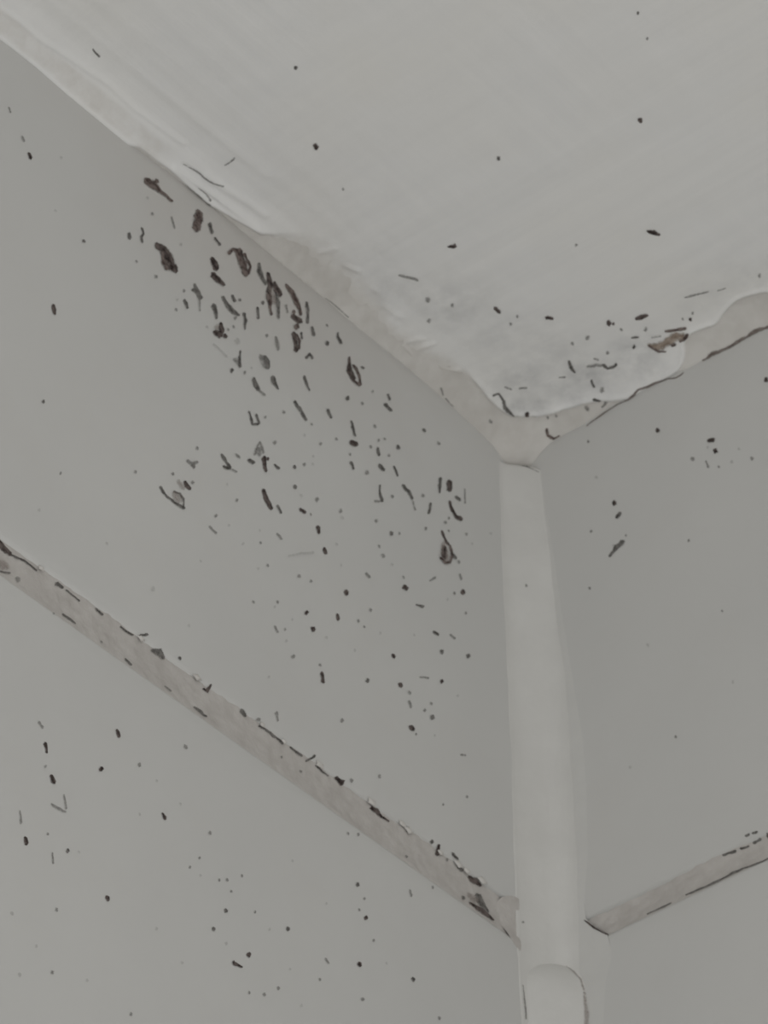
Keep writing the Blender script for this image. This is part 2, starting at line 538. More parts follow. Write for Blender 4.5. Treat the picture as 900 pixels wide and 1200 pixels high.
# ------------------------------------------------------------------ silicone bead in the corner
BEAD_L = [(-4, 5.1), (-7.7, 5.3), (-18, 5.2), (-37, 5.8), (-56, 5.95), (-74, 6.5), (-91, 7.1), (-101, 7.3), (-106, 7.5), (-117, 8), (-540, 8)]
BEAD_R = [(-4, 4.75), (-7.5, 4.7), (-17.8, 4.9), (-29, 5.35), (-39, 5.6), (-48, 5.8), (-59, 5.75), (-73, 5.4), (-90, 4.9), (-100, 4.6), (-114, 3.9), (-540, 3.9)]
SMEAR = [(-4, 4.85), (-7.6, 4.9), (-18, 5.45), (-28, 6.2), (-37.7, 6.8), (-49, 7.7), (-62.5, 9), (-68, 9.6), (-78.6, 9.7), (-92, 8.8), (-101, 7.1), (-104, 7.2),
         (-106.6, 9.2), (-108.6, 11), (-112, 11.6), (-117.4, 10.7), (-125, 9.4), (-133, 8), (-150, 7.5), (-540, 7.5)]
def tab(t, z):
    return float(np.interp(-z, [-p[0] for p in t], [p[1] for p in t]))

def bead_section(a, b, fl, fr, bulge):
    """smooth strip across the corner: feathers onto the left wall over fl and onto the right wall over fr"""
    A, B = Vector((.04, -a)), Vector((b, -.04))
    nrm = Vector((a, -b)).normalized()
    P0, P3 = Vector((.04, -a - fl)), Vector((b + fr, -.04))
    C1, C2 = A.lerp(B, min(.42, .12 + fl * .12)), B.lerp(A, min(.42, .05 + fr * .16))
    pts = [Vector((-.3, -a - fl))]
    n = 7
    for i in range(n + 1):
        t = i / n
        pts.append(P0 * (1 - t) ** 2 + A * 2 * t * (1 - t) + C1 * t * t)
    for i in (1, 2):
        pts.append(C1.lerp(C2, i / 3))
    for i in range(n + 1):
        t = i / n
        pts.append(C2 * (1 - t) ** 2 + B * 2 * t * (1 - t) + P3 * t * t)
    pts.append(Vector((b + fr, .3)))
    L = len(pts) - 1
    return [p + nrm * bulge * (4 * (k / L) * (1 - k / L)) ** 1.5 for k, p in enumerate(pts)]

def bead_mesh(name, ztop, zbot, fa, fb, ffl, ffr, bulge, parent=None, roundtop=0.0, tilt=0.0):
    zs = list(np.arange(ztop, -140, -.6)) + [-160, -220, -320, -430, zbot]
    if roundtop:
        zs = [ztop - roundtop * (1 - math.cos(q)) for q in np.linspace(0, math.pi / 2, 9)][:-1] + [z for z in zs if z < ztop - roundtop]
    rows = []
    for z in zs:
        fl, fr = ffl(z), ffr(z)
        a, b = fa(z) - .3 * fl, fb(z) - .4 * fr
        k = 1.0
        if roundtop and z > ztop - roundtop:
            t = (ztop - z) / roundtop
            k = math.sqrt(max(0.0, 1 - (1 - t) ** 2)) * .85 + .15
        wob = .10 * math.sin(z * .19) + .06 * math.sin(z * .47 + 1)
        sec = bead_section(a * k, b * k, fl * k, fr * k, (bulge + wob) * k)
        n = len(sec)
        rows.append([(p.x, p.y, z - tilt * (j / (n - 1)) * math.exp((z - ztop) / 5.0)) for j, p in enumerate(sec)])
    V = [p for r in rows for p in r]
    n = len(rows[0])
    F = []
    for i in range(len(rows) - 1):
        for j in range(n - 1):
            q = i * n + j
            F.append((q, q + n, q + n + 1, q + 1))
    V.append((-.6, .6, rows[0][0][2])); c0 = len(V) - 1
    V.append((-.6, .6, rows[-1][0][2])); c1 = len(V) - 1
    e = (len(rows) - 1) * n
    for j in range(n - 1):
        F.append((c0, j, j + 1))
        F.append((c1, e + j + 1, e + j))
    return mesh_obj(name, V, F, M_BEAD, parent, True)

bead = bead_mesh('sealant_bead', -6.5, -540, lambda z: tab(BEAD_L, z), lambda z: tab(BEAD_R, z),
                 lambda z: tab([(-5, .5), (-15, 1.2), (-40, 1.8), (-90, 2.2), (-540, 2.2)], z),
                 lambda z: tab([(-5, .2), (-25, .3), (-40, .8), (-60, 3.0), (-75, 4.2), (-100, 4.2), (-540, 4.0)], z), .25, tilt=1.9)
label(bead, 'smooth off-white silicone bead running down the corner between the two tiled walls', 'sealant')

def film(name, rows, parent, th=.06):
    """thin smear of silicone on a wall; rows = (edge point, inner point) pairs in wall coordinates"""
    V, F = [], []
    m = 6
    for fn in rows:
        for i in range(m + 1):
            V.append(fn(i / m, th * (1 - (i / m) ** 6) + .02))
    for r in range(len(rows) - 1):
        for i in range(m):
            q = r * (m + 1) + i
            F.append((q, q + m + 1, q + m + 2, q + 1))
    return mesh_obj(name, V, F, M_SMEAR, parent, True)
zs = np.arange(-10, -150, -.7)
smear = film('sealant_smear', [(lambda t, h, z=z, b=tab(BEAD_R, z) - 1.5, c=max(tab(SMEAR, z), tab(BEAD_R, z) + .2): (b + (c - b) * t, -h - .05, z)) for z in zs], bead)
smear['label'] = 'thin wiped film of silicone on the right wall tile'
PATCH = [(-100.5, 8), (-101.5, 10.5), (-103, 12.6), (-105, 13.6), (-107, 13.2), (-109, 11.6), (-111, 9.6), (-113, 8)]
def patch_point(t, h, z):
    w = math.exp(-((z + 106) / 2.6) ** 4)
    return (.14 - (.8 * t ** 2) * w - .14 * t ** 4, -(6 + (tab(PATCH, z) - 6) * t), z)
patch = film('sealant_patch', [(lambda t, h, z=z: patch_point(t, h, z)) for z in np.arange(-100.5, -113.1, -.4)], bead, .05)
patch.data.materials[0] = M_GROUT
patch['label'] = 'small wiped patch of silicone over the left joint end'

LOW_L = [(-110, 6.2), (-114.7, 7.3), (-119.7, 7.75), (-124.5, 7.7), (-540, 7.7)]
LOW_R = [(-108, 4.6), (-112, 5.2), (-115, 5.6), (-119, 5.7), (-123, 5.6), (-540, 5.6)]
low = bead_mesh('lower_bead', -110.0, -540, lambda z: tab(LOW_L, z), lambda z: tab(LOW_R, z), lambda z: .3, lambda z: .8, .75, bead, roundtop=7.0)
low['label'] = 'thicker second layer of silicone starting below the grout joint'
near_objs += [bead, low, smear, patch]

# pale crumbs of grout left on the upper rim of the left joint
for (y, z, r) in ((-120, -103.2, .5), (-98.5, -102.9, .6), (-86, -102.7, .7), (-71, -102.8, .5), (-57.5, -102.6, .8), (-45, -102.6, .9), (-37.5, -102.5, .7), (-36, -102.9, .8),
                  (-28, -102.8, .6), (-23.5, -102.5, .9), (-21.3, -102.7, .7), (-17.5, -102.4, .9), (-66, -103, .5)):
    V, F = [], []
    n = 8
    for k, (rr, h) in enumerate(((1, 0), (.85, .16), (.45, .28))):
        for i in range(n):
            a = 2 * math.pi * i / n
            q = r * rr * (1 + .3 * math.sin(3 * i + y)) 
            V.append((h, q * math.cos(a) * 1.2, q * math.sin(a) * .7))
    V.append((.3, 0, 0))
    for k in range(2):
        for i in range(n):
            F.append((k * n + i, k * n + (i + 1) % n, (k + 1) * n + (i + 1) % n, (k + 1) * n + i))
    for i in range(n):
        F.append((2 * n + i, 2 * n + (i + 1) % n, 3 * n))
    o = mesh_obj('grout_crumb', V, F, M_SEAL, wall_l, True)
    o.location = Vector((-.02, y, z)) * MM

# ------------------------------------------------------------------ mould: every colony and speck lies on the surface it grows on
bpy.context.view_layer.update()
BV, BF = [], []
for o in near_objs:
    mw = o.matrix_world
    b0 = len(BV)
    BV += [mw @ vv.co for vv in o.data.vertices]
    BF += [tuple(b0 + i for i in p.vertices) for p in o.data.polygons]
bvh = BVHTree.FromPolygons(BV, BF)
DIRS = {'L': Vector((-1, 0, 0)), 'M': Vector((-1, 0, 0)), 'J': Vector((-1, 0, 0)), 'R': Vector((0, 1, 0)), 'K': Vector((0, 1, 0)), 'C': Vector((0, 0, 1)), 'B': Vector((-.6, .8, 0))}
def start(pl, a, b):
    if pl in 'LMJ': return Vector((12, a, b)) * MM
    if pl in 'RK': return Vector((a, -12, b)) * MM
    if pl == 'C': return Vector((max(a, .15), min(b, -.15), -16)) * MM
    return Vector((.8 * a + .6 * 10, .6 * a - .8 * 10, b)) * MM

def place(pl, a, b, h):
    s, d = start(pl, a, b), DIRS[pl]
    loc, nrm, i, dist = bvh.ray_cast(s, d, 0.05)
    if loc is None:
        loc, nrm = s + d * 0.012, -d
    if nrm.dot(d) > 0:
        nrm = -nrm
    n2 = (nrm * .5 - d * .5).normalized()
    return (loc + n2 * (h * MM)) / MM

# one line per colony: surface~name~label~tone:strokes; a stroke is (a b da db) in mm along its spine, on the plane of that surface
TABLE = """
L~mould_colony~tadpole-shaped brown mould colony nearest the ceiling paint lip, topmost of the cluster~b:-98.69 -8.69 -.05 -.1 -98.46 -8.6 -.26 -.52 -98.27 -8.81 -.48 -.96 -98 -8.77 -.63 -1.26 -96.42 -8.59 -.8 -1.46 -94.84 -8.75 -.43 -.81 -93.2 -8.56 -.26 -.51 -92.56 -8.75 -.28 -.5 -91.86 -8.78 -.3 -.54 -91.71 -8.7 -.22 -.39 -91.62 -8.76 -.14 -.26 -91.53 -8.75 -.03 -.05;-95.96 -6.69 -.06 -.08 -95.86 -6.75 -.25 -.34 -95.79 -6.93 -.42 -.57 -95.61 -6.94 -.61 -.84 -95.52 -7.14 -.52 -.71 -95.39 -7.21 -.49 -.66 -95.18 -7.21 -.31 -.42 -95.09 -7.27 -.05 -.07
L~mould_colony~reddish brown oval mould colony just below the cracked ceiling paint lip~b:-85.41 -5.64 -.12 -.09 -85.49 -5.99 -.59 -.45 -85.26 -6.25 -.93 -.71 -85.3 -6.67 -1.29 -1 -85.35 -8.12 -1.63 -1.1 -85.92 -10.37 -1.28 -.77 -85.73 -10.69 -1.05 -.63 -85.88 -11.25 -.61 -.37 -85.9 -11.59 -.13 -.08|k:-85.19 -7.18 -.05 -.03 -85.17 -7.28 -.28 -.17 -85.2 -7.47 -.37 -.23 -85.28 -7.67 -.53 -.32 -85.37 -8.52 -.49 -.31 -85.47 -9.36 -.45 -.3 -85.53 -9.55 -.37 -.23 -85.57 -9.75 -.28 -.17 -85.55 -9.86 -.05 -.03
L~mould_colony~largest blackish brown mould colony at the left end of the cluster~k:-95.98 -21.12 -.05 -.1 -95.83 -21.19 -.35 -.64 -95.6 -21.29 -.51 -.94 -95.33 -21.28 -.63 -1.17 -93.93 -21.03 -.89 -1.29 -92.82 -21.9 -1.36 -1.65 -92.2 -23.53 -1.39 -1.77 -91.02 -23.39 -.72 -1.04 -90.87 -23.56 -.56 -.82 -90.69 -23.72 -.41 -.59 -90.54 -23.8 -.07 -.1|k:-92.87 -21 -.08 -.07 -92.8 -21.11 -.33 -.27 -92.76 -21.33 -.54 -.45 -92.7 -21.51 -.76 -.63 -92.58 -23.12 -.75 -.87 -91.45 -23.51 -.55 -.9 -91.15 -23.39 -.46 -.75 -90.91 -23.41 -.32 -.53 -90.77 -23.45 -.07 -.11|b:-94.28 -21.87 -.04 -.03 -94.3 -22 -.22 -.18 -94.25 -22.13 -.45 -.37 -94.2 -22.23 -.41 -.35 -94.02 -23.1 -.41 -.33 -94.09 -24.05 -.54 -.51 -93.61 -24.25 -.42 -.53 -93.21 -24.71 -.58 -.74 -93.08 -24.75 -.51 -.64 -93 -24.9 -.29 -.36 -92.91 -24.95 -.06 -.07
L~mould_colony~short dark mould streak standing just above the slanting black wedge in the cluster~k:-82.2 -14.06 -.06 -.07 -82.17 -14.19 -.25 -.3 -82.11 -14.35 -.53 -.64 -81.95 -14.39 -.53 -.63 -81.49 -14.87 -.88 -.97 -80.95 -15.74 -.93 -.97 -80.9 -15.97 -.76 -.8 -80.79 -16.18 -.4 -.41 -80.64 -16.24 -.1 -.1
L~mould_colony~slanting black wedge of mould in the left half of the cluster~k:-82.28 -17.62 -.07 -.1 -82.1 -17.58 -.31 -.44 -81.89 -17.61 -.56 -.81 -81.85 -17.84 -.66 -.96 -80.62 -18.08 -.63 -1.05 -79.16 -18.11 -.31 -.6 -79.06 -18.17 -.28 -.53 -78.84 -18.03 -.14 -.26 -78.75 -18.05 -.03 -.06
L~mould_colony~comma-shaped brown mould colony with a pale gap along its right side~b:-78.05 -10.7 .05 -0 -77.91 -10.52 .26 -.01 -77.76 -10.24 .45 -.02 -77.69 -9.98 .53 -.03 -76.76 -8.44 .11 -.39 -75.05 -7.7 -.29 -1.2 -74.69 -7.42 -.22 -.91 -74.29 -7.14 -.11 -.46 -74.05 -7.08 -.03 -.11;-75.5 -7.81 -.11 -.12 -75.39 -7.96 -.46 -.46 -75.3 -8.25 -.95 -.96 -75.29 -8.58 -.87 -.89 -74.3 -9.81 -1.23 -1.24 -73.61 -11.8 -.87 -.87 -73.51 -11.97 -.8 -.8 -73.46 -12.24 -.39 -.39 -73.39 -12.37 -.1 -.1;-74.13 -7.31 -.05 -.06 -74.09 -7.4 -.22 -.27 -73.9 -7.36 -.42 -.52 -73.83 -7.45 -.51 -.61 -73.42 -8.09 -.3 -.38 -72.78 -8.52 -.41 -.48 -72.37 -9.23 -.42 -.3 -72.72 -10.24 -.47 -.16 -73.05 -11.21 -.62 -.25 -73.25 -11.51 -.53 -.17 -73.23 -11.74 -.32 -.11 -73.35 -11.95 -.06 -.02|k:-74.94 -7.22 -.07 -.06 -74.88 -7.32 -.27 -.25 -74.82 -7.49 -.59 -.55 -74.93 -7.78 -.67 -.64 -74.61 -8.37 -.55 -.51 -74.37 -9.08 -.52 -.47 -74.36 -9.23 -.48 -.45 -74.31 -9.36 -.28 -.26 -74.31 -9.47 -.06 -.05
L~mould_colony~thin grey mould streak leading into the dense dark knot of the cluster~g:-70.09 -6.49 -.05 -.04 -70.09 -6.6 -.28 -.2 -70.04 -6.75 -.47 -.34 -70.05 -6.91 -.45 -.33 -70.04 -8.43 -.84 -.73 -69.65 -9.06 -.74 -.81 -69.26 -9.66 -.6 -.69 -68.52 -10.21 -.47 -.57 -68.57 -10.43 -.38 -.46 -68.42 -10.46 -.2 -.25 -68.34 -10.49 -.04 -.05
L~mould_colony~dense dark knot of mould streaks in the middle of the cluster under the ceiling~k:-67.89 -7.03 -.04 -.04 -67.91 -7.16 -.29 -.26 -67.89 -7.33 -.48 -.42 -67.74 -7.35 -.58 -.51 -67.54 -8.7 -.88 -.82 -67.27 -9.78 -.9 -.64 -67.78 -11.41 -.81 -.42 -67.8 -12.4 -.46 -.29 -67.83 -12.58 -.46 -.29 -67.85 -12.77 -.27 -.17 -67.84 -12.88 -.05 -.03;-66.42 -8.13 -.05 -.05 -66.39 -8.22 -.27 -.3 -66.25 -8.26 -.39 -.43 -66.24 -8.41 -.45 -.51 -65.67 -9.45 -.99 -1.09 -64.93 -10.05 -.8 -.87 -64.78 -10.17 -.77 -.84 -64.64 -10.34 -.4 -.44 -64.63 -10.54 -.07 -.08|w:-67.86 -10.28 -.1 -.11 -67.85 -10.51 -.47 -.49 -67.53 -10.55 -.87 -.91 -67.67 -11.02 -.85 -.89 -67.15 -12.21 -1.68 -1.73 -66.41 -12.74 -1.02 -1.02 -66.31 -12.96 -.75 -.75 -66.33 -13.33 -.45 -.45 -66.19 -13.44 -.11 -.11|b:-67.57 -13.67 -.05 -.04 -67.53 -13.75 -.29 -.24 -67.57 -13.96 -.48 -.39 -67.61 -14.14 -.52 -.4 -67.49 -15.2 -.37 -.3 -67.2 -16.12 -.46 -.39 -67.23 -16.3 -.38 -.31 -67.2 -16.45 -.23 -.18 -67.22 -16.58 -.06 -.05;-67.85 -11.6 -.08 -.07 -67.89 -11.8 -.4 -.33 -67.85 -12.03 -.74 -.61 -67.82 -12.24 -.79 -.63 -67.7 -13.19 -.85 -.69 -67.45 -14.07 -.62 -.52 -67.5 -14.29 -.59 -.48 -67.45 -14.46 -.27 -.22 -67.46 -14.61 -.07 -.06|g:-65.63 -11.75 -.06 -.05 -65.6 -11.86 -.28 -.22 -65.52 -12 -.5 -.39 -65.48 -12.14 -.67 -.51 -65.47 -13.93 -.54 -.42 -65.45 -15.65 -.42 -.33 -65.34 -15.71 -.44 -.34 -65.38 -15.89 -.24 -.18 -65.37 -15.98 -.05 -.04;-65.83 -10.36 -.06 -.05 -65.86 -10.5 -.29 -.24 -65.85 -10.67 -.43 -.35 -65.8 -10.78 -.57 -.46 -65.72 -11.54 -.51 -.41 -65.56 -12.34 -.58 -.47 -65.65 -12.56 -.46 -.38 -65.52 -12.63 -.27 -.22 -65.55 -12.77 -.05 -.04
L~mould_colony~curved brown mould arc ending in a black blot beside the dense knot~b:-63.34 -6.43 -.03 -.05 -63.29 -6.47 -.18 -.24 -63.22 -6.54 -.26 -.36 -63.16 -6.6 -.36 -.49 -62.42 -6.95 -.63 -.86 -61.71 -7.22 -.77 -.96 -60.68 -8.46 -.89 -.96 -59.75 -9.77 -.59 -.56 -59.58 -10.77 -.55 -.5 -59.56 -10.91 -.45 -.41 -59.48 -11.01 -.24 -.22 -59.48 -11.13 -.05 -.04|k:-62.1 -12.56 -.06 -.12 -61.96 -12.61 -.25 -.46 -61.64 -12.52 -.53 -.98 -61.45 -12.61 -.48 -.88 -59.78 -12.43 -.58 -1.07 -59.54 -12.43 -.41 -.76 -59.23 -12.34 -.24 -.45 -59.04 -12.32 -.05 -.09|b:-60.36 -13.25 -.09 -.04 -60.45 -13.49 -.38 -.17 -60.52 -13.81 -.59 -.25 -60.72 -14.15 -.91 -.39 -60.69 -14.46 -.88 -.38 -60.92 -14.82 -.72 -.31 -60.94 -15.12 -.42 -.18 -61.01 -15.35 -.07 -.03;-61.22 -10.83 -.05 -.02 -61.27 -10.98 -.25 -.11 -61.3 -11.18 -.49 -.21 -61.34 -11.37 -.53 -.23 -61.37 -11.58 -.52 -.23 -61.49 -11.8 -.41 -.18 -61.55 -12.02 -.29 -.13 -61.62 -12.18 -.06 -.02
L~mould_colony~thin upright grey mould streak at the right edge of the curved arc~g:-57.88 -6.52 -.04 -.04 -57.89 -6.63 -.27 -.23 -57.85 -6.75 -.46 -.39 -57.8 -6.85 -.42 -.35 -57.84 -7.63 -.61 -.52 -57.53 -8.21 -.5 -.37 -57.67 -9.83 -.46 -.31 -57.79 -11.29 -.57 -.39 -57.87 -11.49 -.44 -.29 -57.82 -11.62 -.28 -.19 -57.86 -11.76 -.06 -.04
L~mould_colony~upright dark mould loop just below the black blot of the arc~k:-61.59 -15.91 -.06 -.06 -61.52 -15.99 -.27 -.24 -61.5 -16.17 -.48 -.42 -61.52 -16.36 -.67 -.62 -61.33 -17.25 -.67 -.58 -61.04 -17.97 -.65 -.55 -61 -18.94 -.59 -.48 -60.98 -19.79 -.77 -.6 -60.9 -19.94 -.54 -.44 -60.81 -20.11 -.39 -.32 -60.75 -20.22 -.08 -.07|b:-61.15 -16.1 -.05 -.05 -61.07 -16.14 -.23 -.28 -61.04 -16.29 -.43 -.5 -60.82 -16.21 -.49 -.59 -60.46 -16.58 -.35 -.41 -60.06 -17.05 -.52 -.47 -60.14 -17.97 -.38 -.24 -60.23 -18.88 -.5 -.3 -60.35 -19.11 -.48 -.3 -60.28 -19.24 -.24 -.15 -60.3 -19.36 -.06 -.04|g:-59.59 -14.63 -.04 -.03 -59.62 -14.75 -.24 -.19 -59.5 -14.8 -.38 -.31 -59.58 -15 -.42 -.33 -59.48 -15.45 -.29 -.23 -59.42 -16.03 -.38 -.31 -59.41 -16.13 -.32 -.26 -59.37 -16.23 -.18 -.14 -59.4 -16.34 -.04 -.03
L~mould_colony~diamond-shaped black mould colony standing alone between the cluster and the corner~k:-46.82 -11.21 -.03 -.02 -46.83 -11.28 -.13 -.09 -46.83 -11.36 -.26 -.18 -46.84 -11.44 -.31 -.22 -46.9 -12.71 -.49 -.34 -47.05 -14.62 -1.1 -.96 -45.92 -15.75 -.81 -.84 -46.02 -16.11 -.64 -.67 -45.78 -16.14 -.34 -.35 -45.76 -16.3 -.07 -.07|b:-46.21 -12.68 -.03 -.05 -46.14 -12.71 -.15 -.23 -46.07 -12.79 -.28 -.42 -45.89 -12.69 -.36 -.54 -45.26 -12.86 -.53 -.65 -44.82 -13.43 -.47 -.49 -44.35 -14 -.47 -.43 -44.28 -14.86 -.39 -.31 -44.2 -15.78 -.54 -.45 -44.11 -15.84 -.48 -.38 -44.16 -16.04 -.26 -.21 -44.14 -16.13 -.04 -.03;-46.14 -16.13 -.02 -.04 -46.07 -16.14 -.15 -.24 -45.92 -16.1 -.24 -.39 -45.84 -16.13 -.25 -.39 -45.14 -16.15 -.36 -.58 -44.47 -16.13 -.27 -.47 -44.43 -16.24 -.26 -.43 -44.25 -16.15 -.16 -.27 -44.17 -16.16 -.03 -.05|g:-43.98 -11.62 -.02 -.04 -43.87 -11.54 -.09 -.24 -43.72 -11.47 -.14 -.36 -43.63 -11.54 -.16 -.42 -43.17 -11.37 -.16 -.4 -43.04 -11.32 -.16 -.42 -42.89 -11.25 -.08 -.2 -42.79 -11.19 -.02 -.05
L~mould_colony~triangular black brown mould blot at the lower left of the cluster~k:-79.99 -26.86 -.05 -.04 -79.99 -26.98 -.25 -.2 -79.9 -27.09 -.46 -.36 -79.98 -27.32 -.57 -.45 -79.82 -28.45 -.97 -.59 -80.35 -30.07 -.9 -.38 -80.38 -30.38 -.67 -.28 -80.45 -30.74 -.4 -.17 -80.58 -31.01 -.1 -.04;-82.04 -30.35 -.03 -.07 -81.88 -30.28 -.16 -.37 -81.65 -30.19 -.29 -.64 -81.46 -30.15 -.36 -.81 -80.4 -30.04 -.4 -.89 -80.16 -29.93 -.31 -.7 -79.95 -29.97 -.18 -.4 -79.77 -29.9 -.04 -.08;-79.21 -28.8 -.05 -.06 -79.15 -28.89 -.3 -.33 -79.07 -29.03 -.51 -.55 -79.06 -29.23 -.53 -.57 -78.92 -29.34 -.61 -.66 -78.78 -29.39 -.57 -.61 -78.68 -29.51 -.28 -.3 -78.63 -29.62 -.06 -.06|f:-78.44 -27.08 -.04 -.04 -78.42 -27.16 -.2 -.2 -78.4 -27.3 -.34 -.34 -78.28 -27.32 -.46 -.46 -78.19 -27.43 -.46 -.46 -78.25 -27.63 -.32 -.32 -78.11 -27.65 -.18 -.18 -78.1 -27.74 -.05 -.05|w:-80.94 -27.92 -.09 -.06 -80.94 -28.13 -.54 -.36 -80.96 -28.47 -.75 -.5 -80.92 -28.73 -1.01 -.67 -81.11 -29.23 -.83 -.55 -80.93 -29.39 -.72 -.47 -81.14 -29.85 -.4 -.27 -81.09 -30.03 -.09 -.06
L~mould_colony~grey x-shaped mould mark with a faint hanging tail~g:-86.46 -23.04 -.04 -.04 -86.41 -23.08 -.18 -.18 -86.31 -23.12 -.33 -.35 -86.36 -23.3 -.35 -.37 -85.76 -24.23 -.64 -.71 -84.92 -25.11 -.7 -.81 -84.81 -25.22 -.57 -.66 -84.71 -25.36 -.27 -.31 -84.63 -25.44 -.06 -.07;-87.23 -24.84 -.02 -.05 -87.13 -24.84 -.11 -.27 -86.98 -24.84 -.2 -.51 -86.82 -24.76 -.21 -.52 -85.97 -24.49 -.25 -.62 -85.8 -24.39 -.21 -.53 -85.68 -24.47 -.12 -.31 -85.55 -24.4 -.03 -.06|f:-85.23 -25.5 -.04 -.03 -85.23 -25.59 -.22 -.17 -85.27 -25.75 -.35 -.26 -85.19 -25.81 -.37 -.28 -85.18 -26.99 -.29 -.22 -85.12 -28.18 -.25 -.19 -85.08 -28.22 -.19 -.15 -85.11 -28.33 -.12 -.09 -85.09 -28.37 -.02 -.02
L~mould_colony~long slanting grey mould streak in the middle of the cluster~g:-79.75 -20.96 -.04 -.05 -79.69 -21.02 -.2 -.25 -79.56 -21.07 -.43 -.55 -79.42 -21.1 -.51 -.63 -78.92 -21.52 -.43 -.55 -78.39 -21.97 -.52 -.72 -77.73 -22.18 -.61 -.9 -76.99 -22.45 -.52 -.91 -75.57 -22.29 -.28 -.56 -75.42 -22.22 -.25 -.5 -75.25 -22.16 -.12 -.24 -75.16 -22.16 -.03 -.06
L~mould_colony~small hooked grey mould mark above the long slanting streak~g:-77.24 -18.89 -.05 -.05 -77.17 -18.92 -.21 -.25 -77.07 -18.98 -.36 -.42 -77 -19.04 -.43 -.49 -76.56 -19.8 -.48 -.56 -76.35 -19.77 -.54 -.62 -76.31 -19.96 -.24 -.28 -76.21 -20 -.06 -.07;-75.07 -18.15 -.04 -.02 -75.07 -18.25 -.17 -.09 -75.16 -18.44 -.34 -.17 -75.13 -18.55 -.42 -.21 -75.14 -18.71 -.44 -.22 -75.2 -18.87 -.36 -.18 -75.26 -19.04 -.17 -.09 -75.3 -19.16 -.04 -.02
L~mould_colony~grey mould drip with a pointed lower end beside the long slanting streak~g:-74.36 -20.72 -.05 -.05 -74.35 -20.84 -.28 -.26 -74.25 -20.93 -.52 -.49 -74.15 -21.01 -.56 -.54 -73.97 -21.53 -.37 -.35 -73.78 -22.18 -.67 -.52 -73.97 -23.23 -.43 -.28 -73.98 -24.2 -.24 -.16 -74.01 -24.3 -.2 -.13 -74 -24.37 -.12 -.08 -74.03 -24.45 -.03 -.02
L~mould_colony~tapering grey mould wedge right above the triangular blot~g:-81.76 -24.02 -.08 -.08 -81.76 -24.19 -.4 -.36 -81.63 -24.35 -.68 -.62 -81.72 -24.66 -.82 -.74 -81.25 -25.41 -.64 -.57 -81.05 -26.77 -.4 -.34 -81.03 -26.89 -.42 -.36 -80.99 -27.01 -.24 -.21 -80.98 -27.1 -.04 -.04
L~mould_colony~rounded grey mould patch dark along its right side, below the dense knot~f:-70.47 -27.21 -.06 -.09 -70.35 -27.26 -.26 -.35 -70.25 -27.44 -.53 -.73 -70.11 -27.52 -.56 -.78 -69.02 -27.57 -1.25 -1.4 -68.92 -28.91 -.93 -.87 -68.75 -29.02 -.84 -.79 -68.61 -29.19 -.42 -.39 -68.55 -29.34 -.09 -.08|g:-69.46 -26.76 -.05 -.06 -69.34 -26.76 -.27 -.32 -69.2 -26.83 -.43 -.52 -69.08 -26.9 -.53 -.63 -68.37 -27.54 -.73 -.73 -68.35 -28.61 -.72 -.59 -68.31 -28.78 -.51 -.42 -68.19 -28.9 -.34 -.27 -68.19 -29.04 -.07 -.06
L~mould_colony~teardrop grey mould spot just below the rounded grey patch~g:-67.38 -29.66 -.07 -.07 -67.32 -29.76 -.3 -.3 -67.2 -29.89 -.65 -.64 -67.08 -29.99 -.72 -.71 -66.87 -30.98 -.74 -.81 -65.87 -31.61 -.24 -.28 -65.76 -31.58 -.22 -.26 -65.75 -31.68 -.12 -.14 -65.7 -31.7 -.03 -.03
L~mould_colony~short dark mould bar with a faint tail at the foot of the cluster~g:-72.07 -33.27 -.05 -.05 -72.04 -33.37 -.26 -.26 -71.96 -33.49 -.52 -.51 -71.98 -33.7 -.52 -.51 -71.44 -34.71 -.76 -.8 -70.81 -35.17 -.56 -.64 -70.67 -35.19 -.41 -.47 -70.65 -35.38 -.27 -.31 -70.56 -35.43 -.06 -.07|f:-70.69 -35.23 -.03 -.04 -70.59 -35.2 -.15 -.25 -70.5 -35.25 -.22 -.37 -70.4 -35.27 -.27 -.46 -69.4 -35.3 -.33 -.55 -69.25 -35.29 -.29 -.48 -69.09 -35.3 -.17 -.28 -68.99 -35.32 -.04 -.06
L~mould_colony~stubby grey mould spot with a thin upper stem at the cluster left edge~g:-75.4 -30.98 -.06 -.04 -75.37 -31.08 -.27 -.2 -75.42 -31.31 -.48 -.35 -75.42 -31.48 -.49 -.37 -75.39 -32.36 -.43 -.31 -75.42 -33.2 -.63 -.44 -75.34 -33.35 -.52 -.37 -75.37 -33.6 -.32 -.23 -75.33 -33.72 -.08 -.05;-75.18 -29.64 -.03 -.02 -75.19 -29.7 -.14 -.09 -75.21 -29.82 -.25 -.15 -75.18 -29.89 -.29 -.19 -75.31 -30.74 -.24 -.15 -75.42 -31.53 -.4 -.24 -75.39 -31.63 -.36 -.22 -75.43 -31.78 -.18 -.11 -75.43 -31.86 -.03 -.02|f:-77.29 -32.85 -.04 -.06 -77.19 -32.89 -.21 -.36 -77 -32.9 -.32 -.54 -76.74 -32.74 -.47 -.79 -75.79 -32.87 -.43 -.73 -75.73 -33.05 -.38 -.64 -75.48 -32.93 -.17 -.3 -75.38 -32.96 -.04 -.07
L~mould_colony~blurred upright grey mould mark below the middle of the dense knot~f:-66.15 -20.11 -.05 -.04 -66.13 -20.19 -.19 -.17 -66.15 -20.35 -.4 -.36 -66.14 -20.48 -.44 -.39 -65.78 -21.83 -.78 -.64 -65.66 -22.86 -.48 -.34 -65.74 -23.05 -.43 -.3 -65.68 -23.16 -.26 -.18 -65.71 -23.29 -.04 -.03
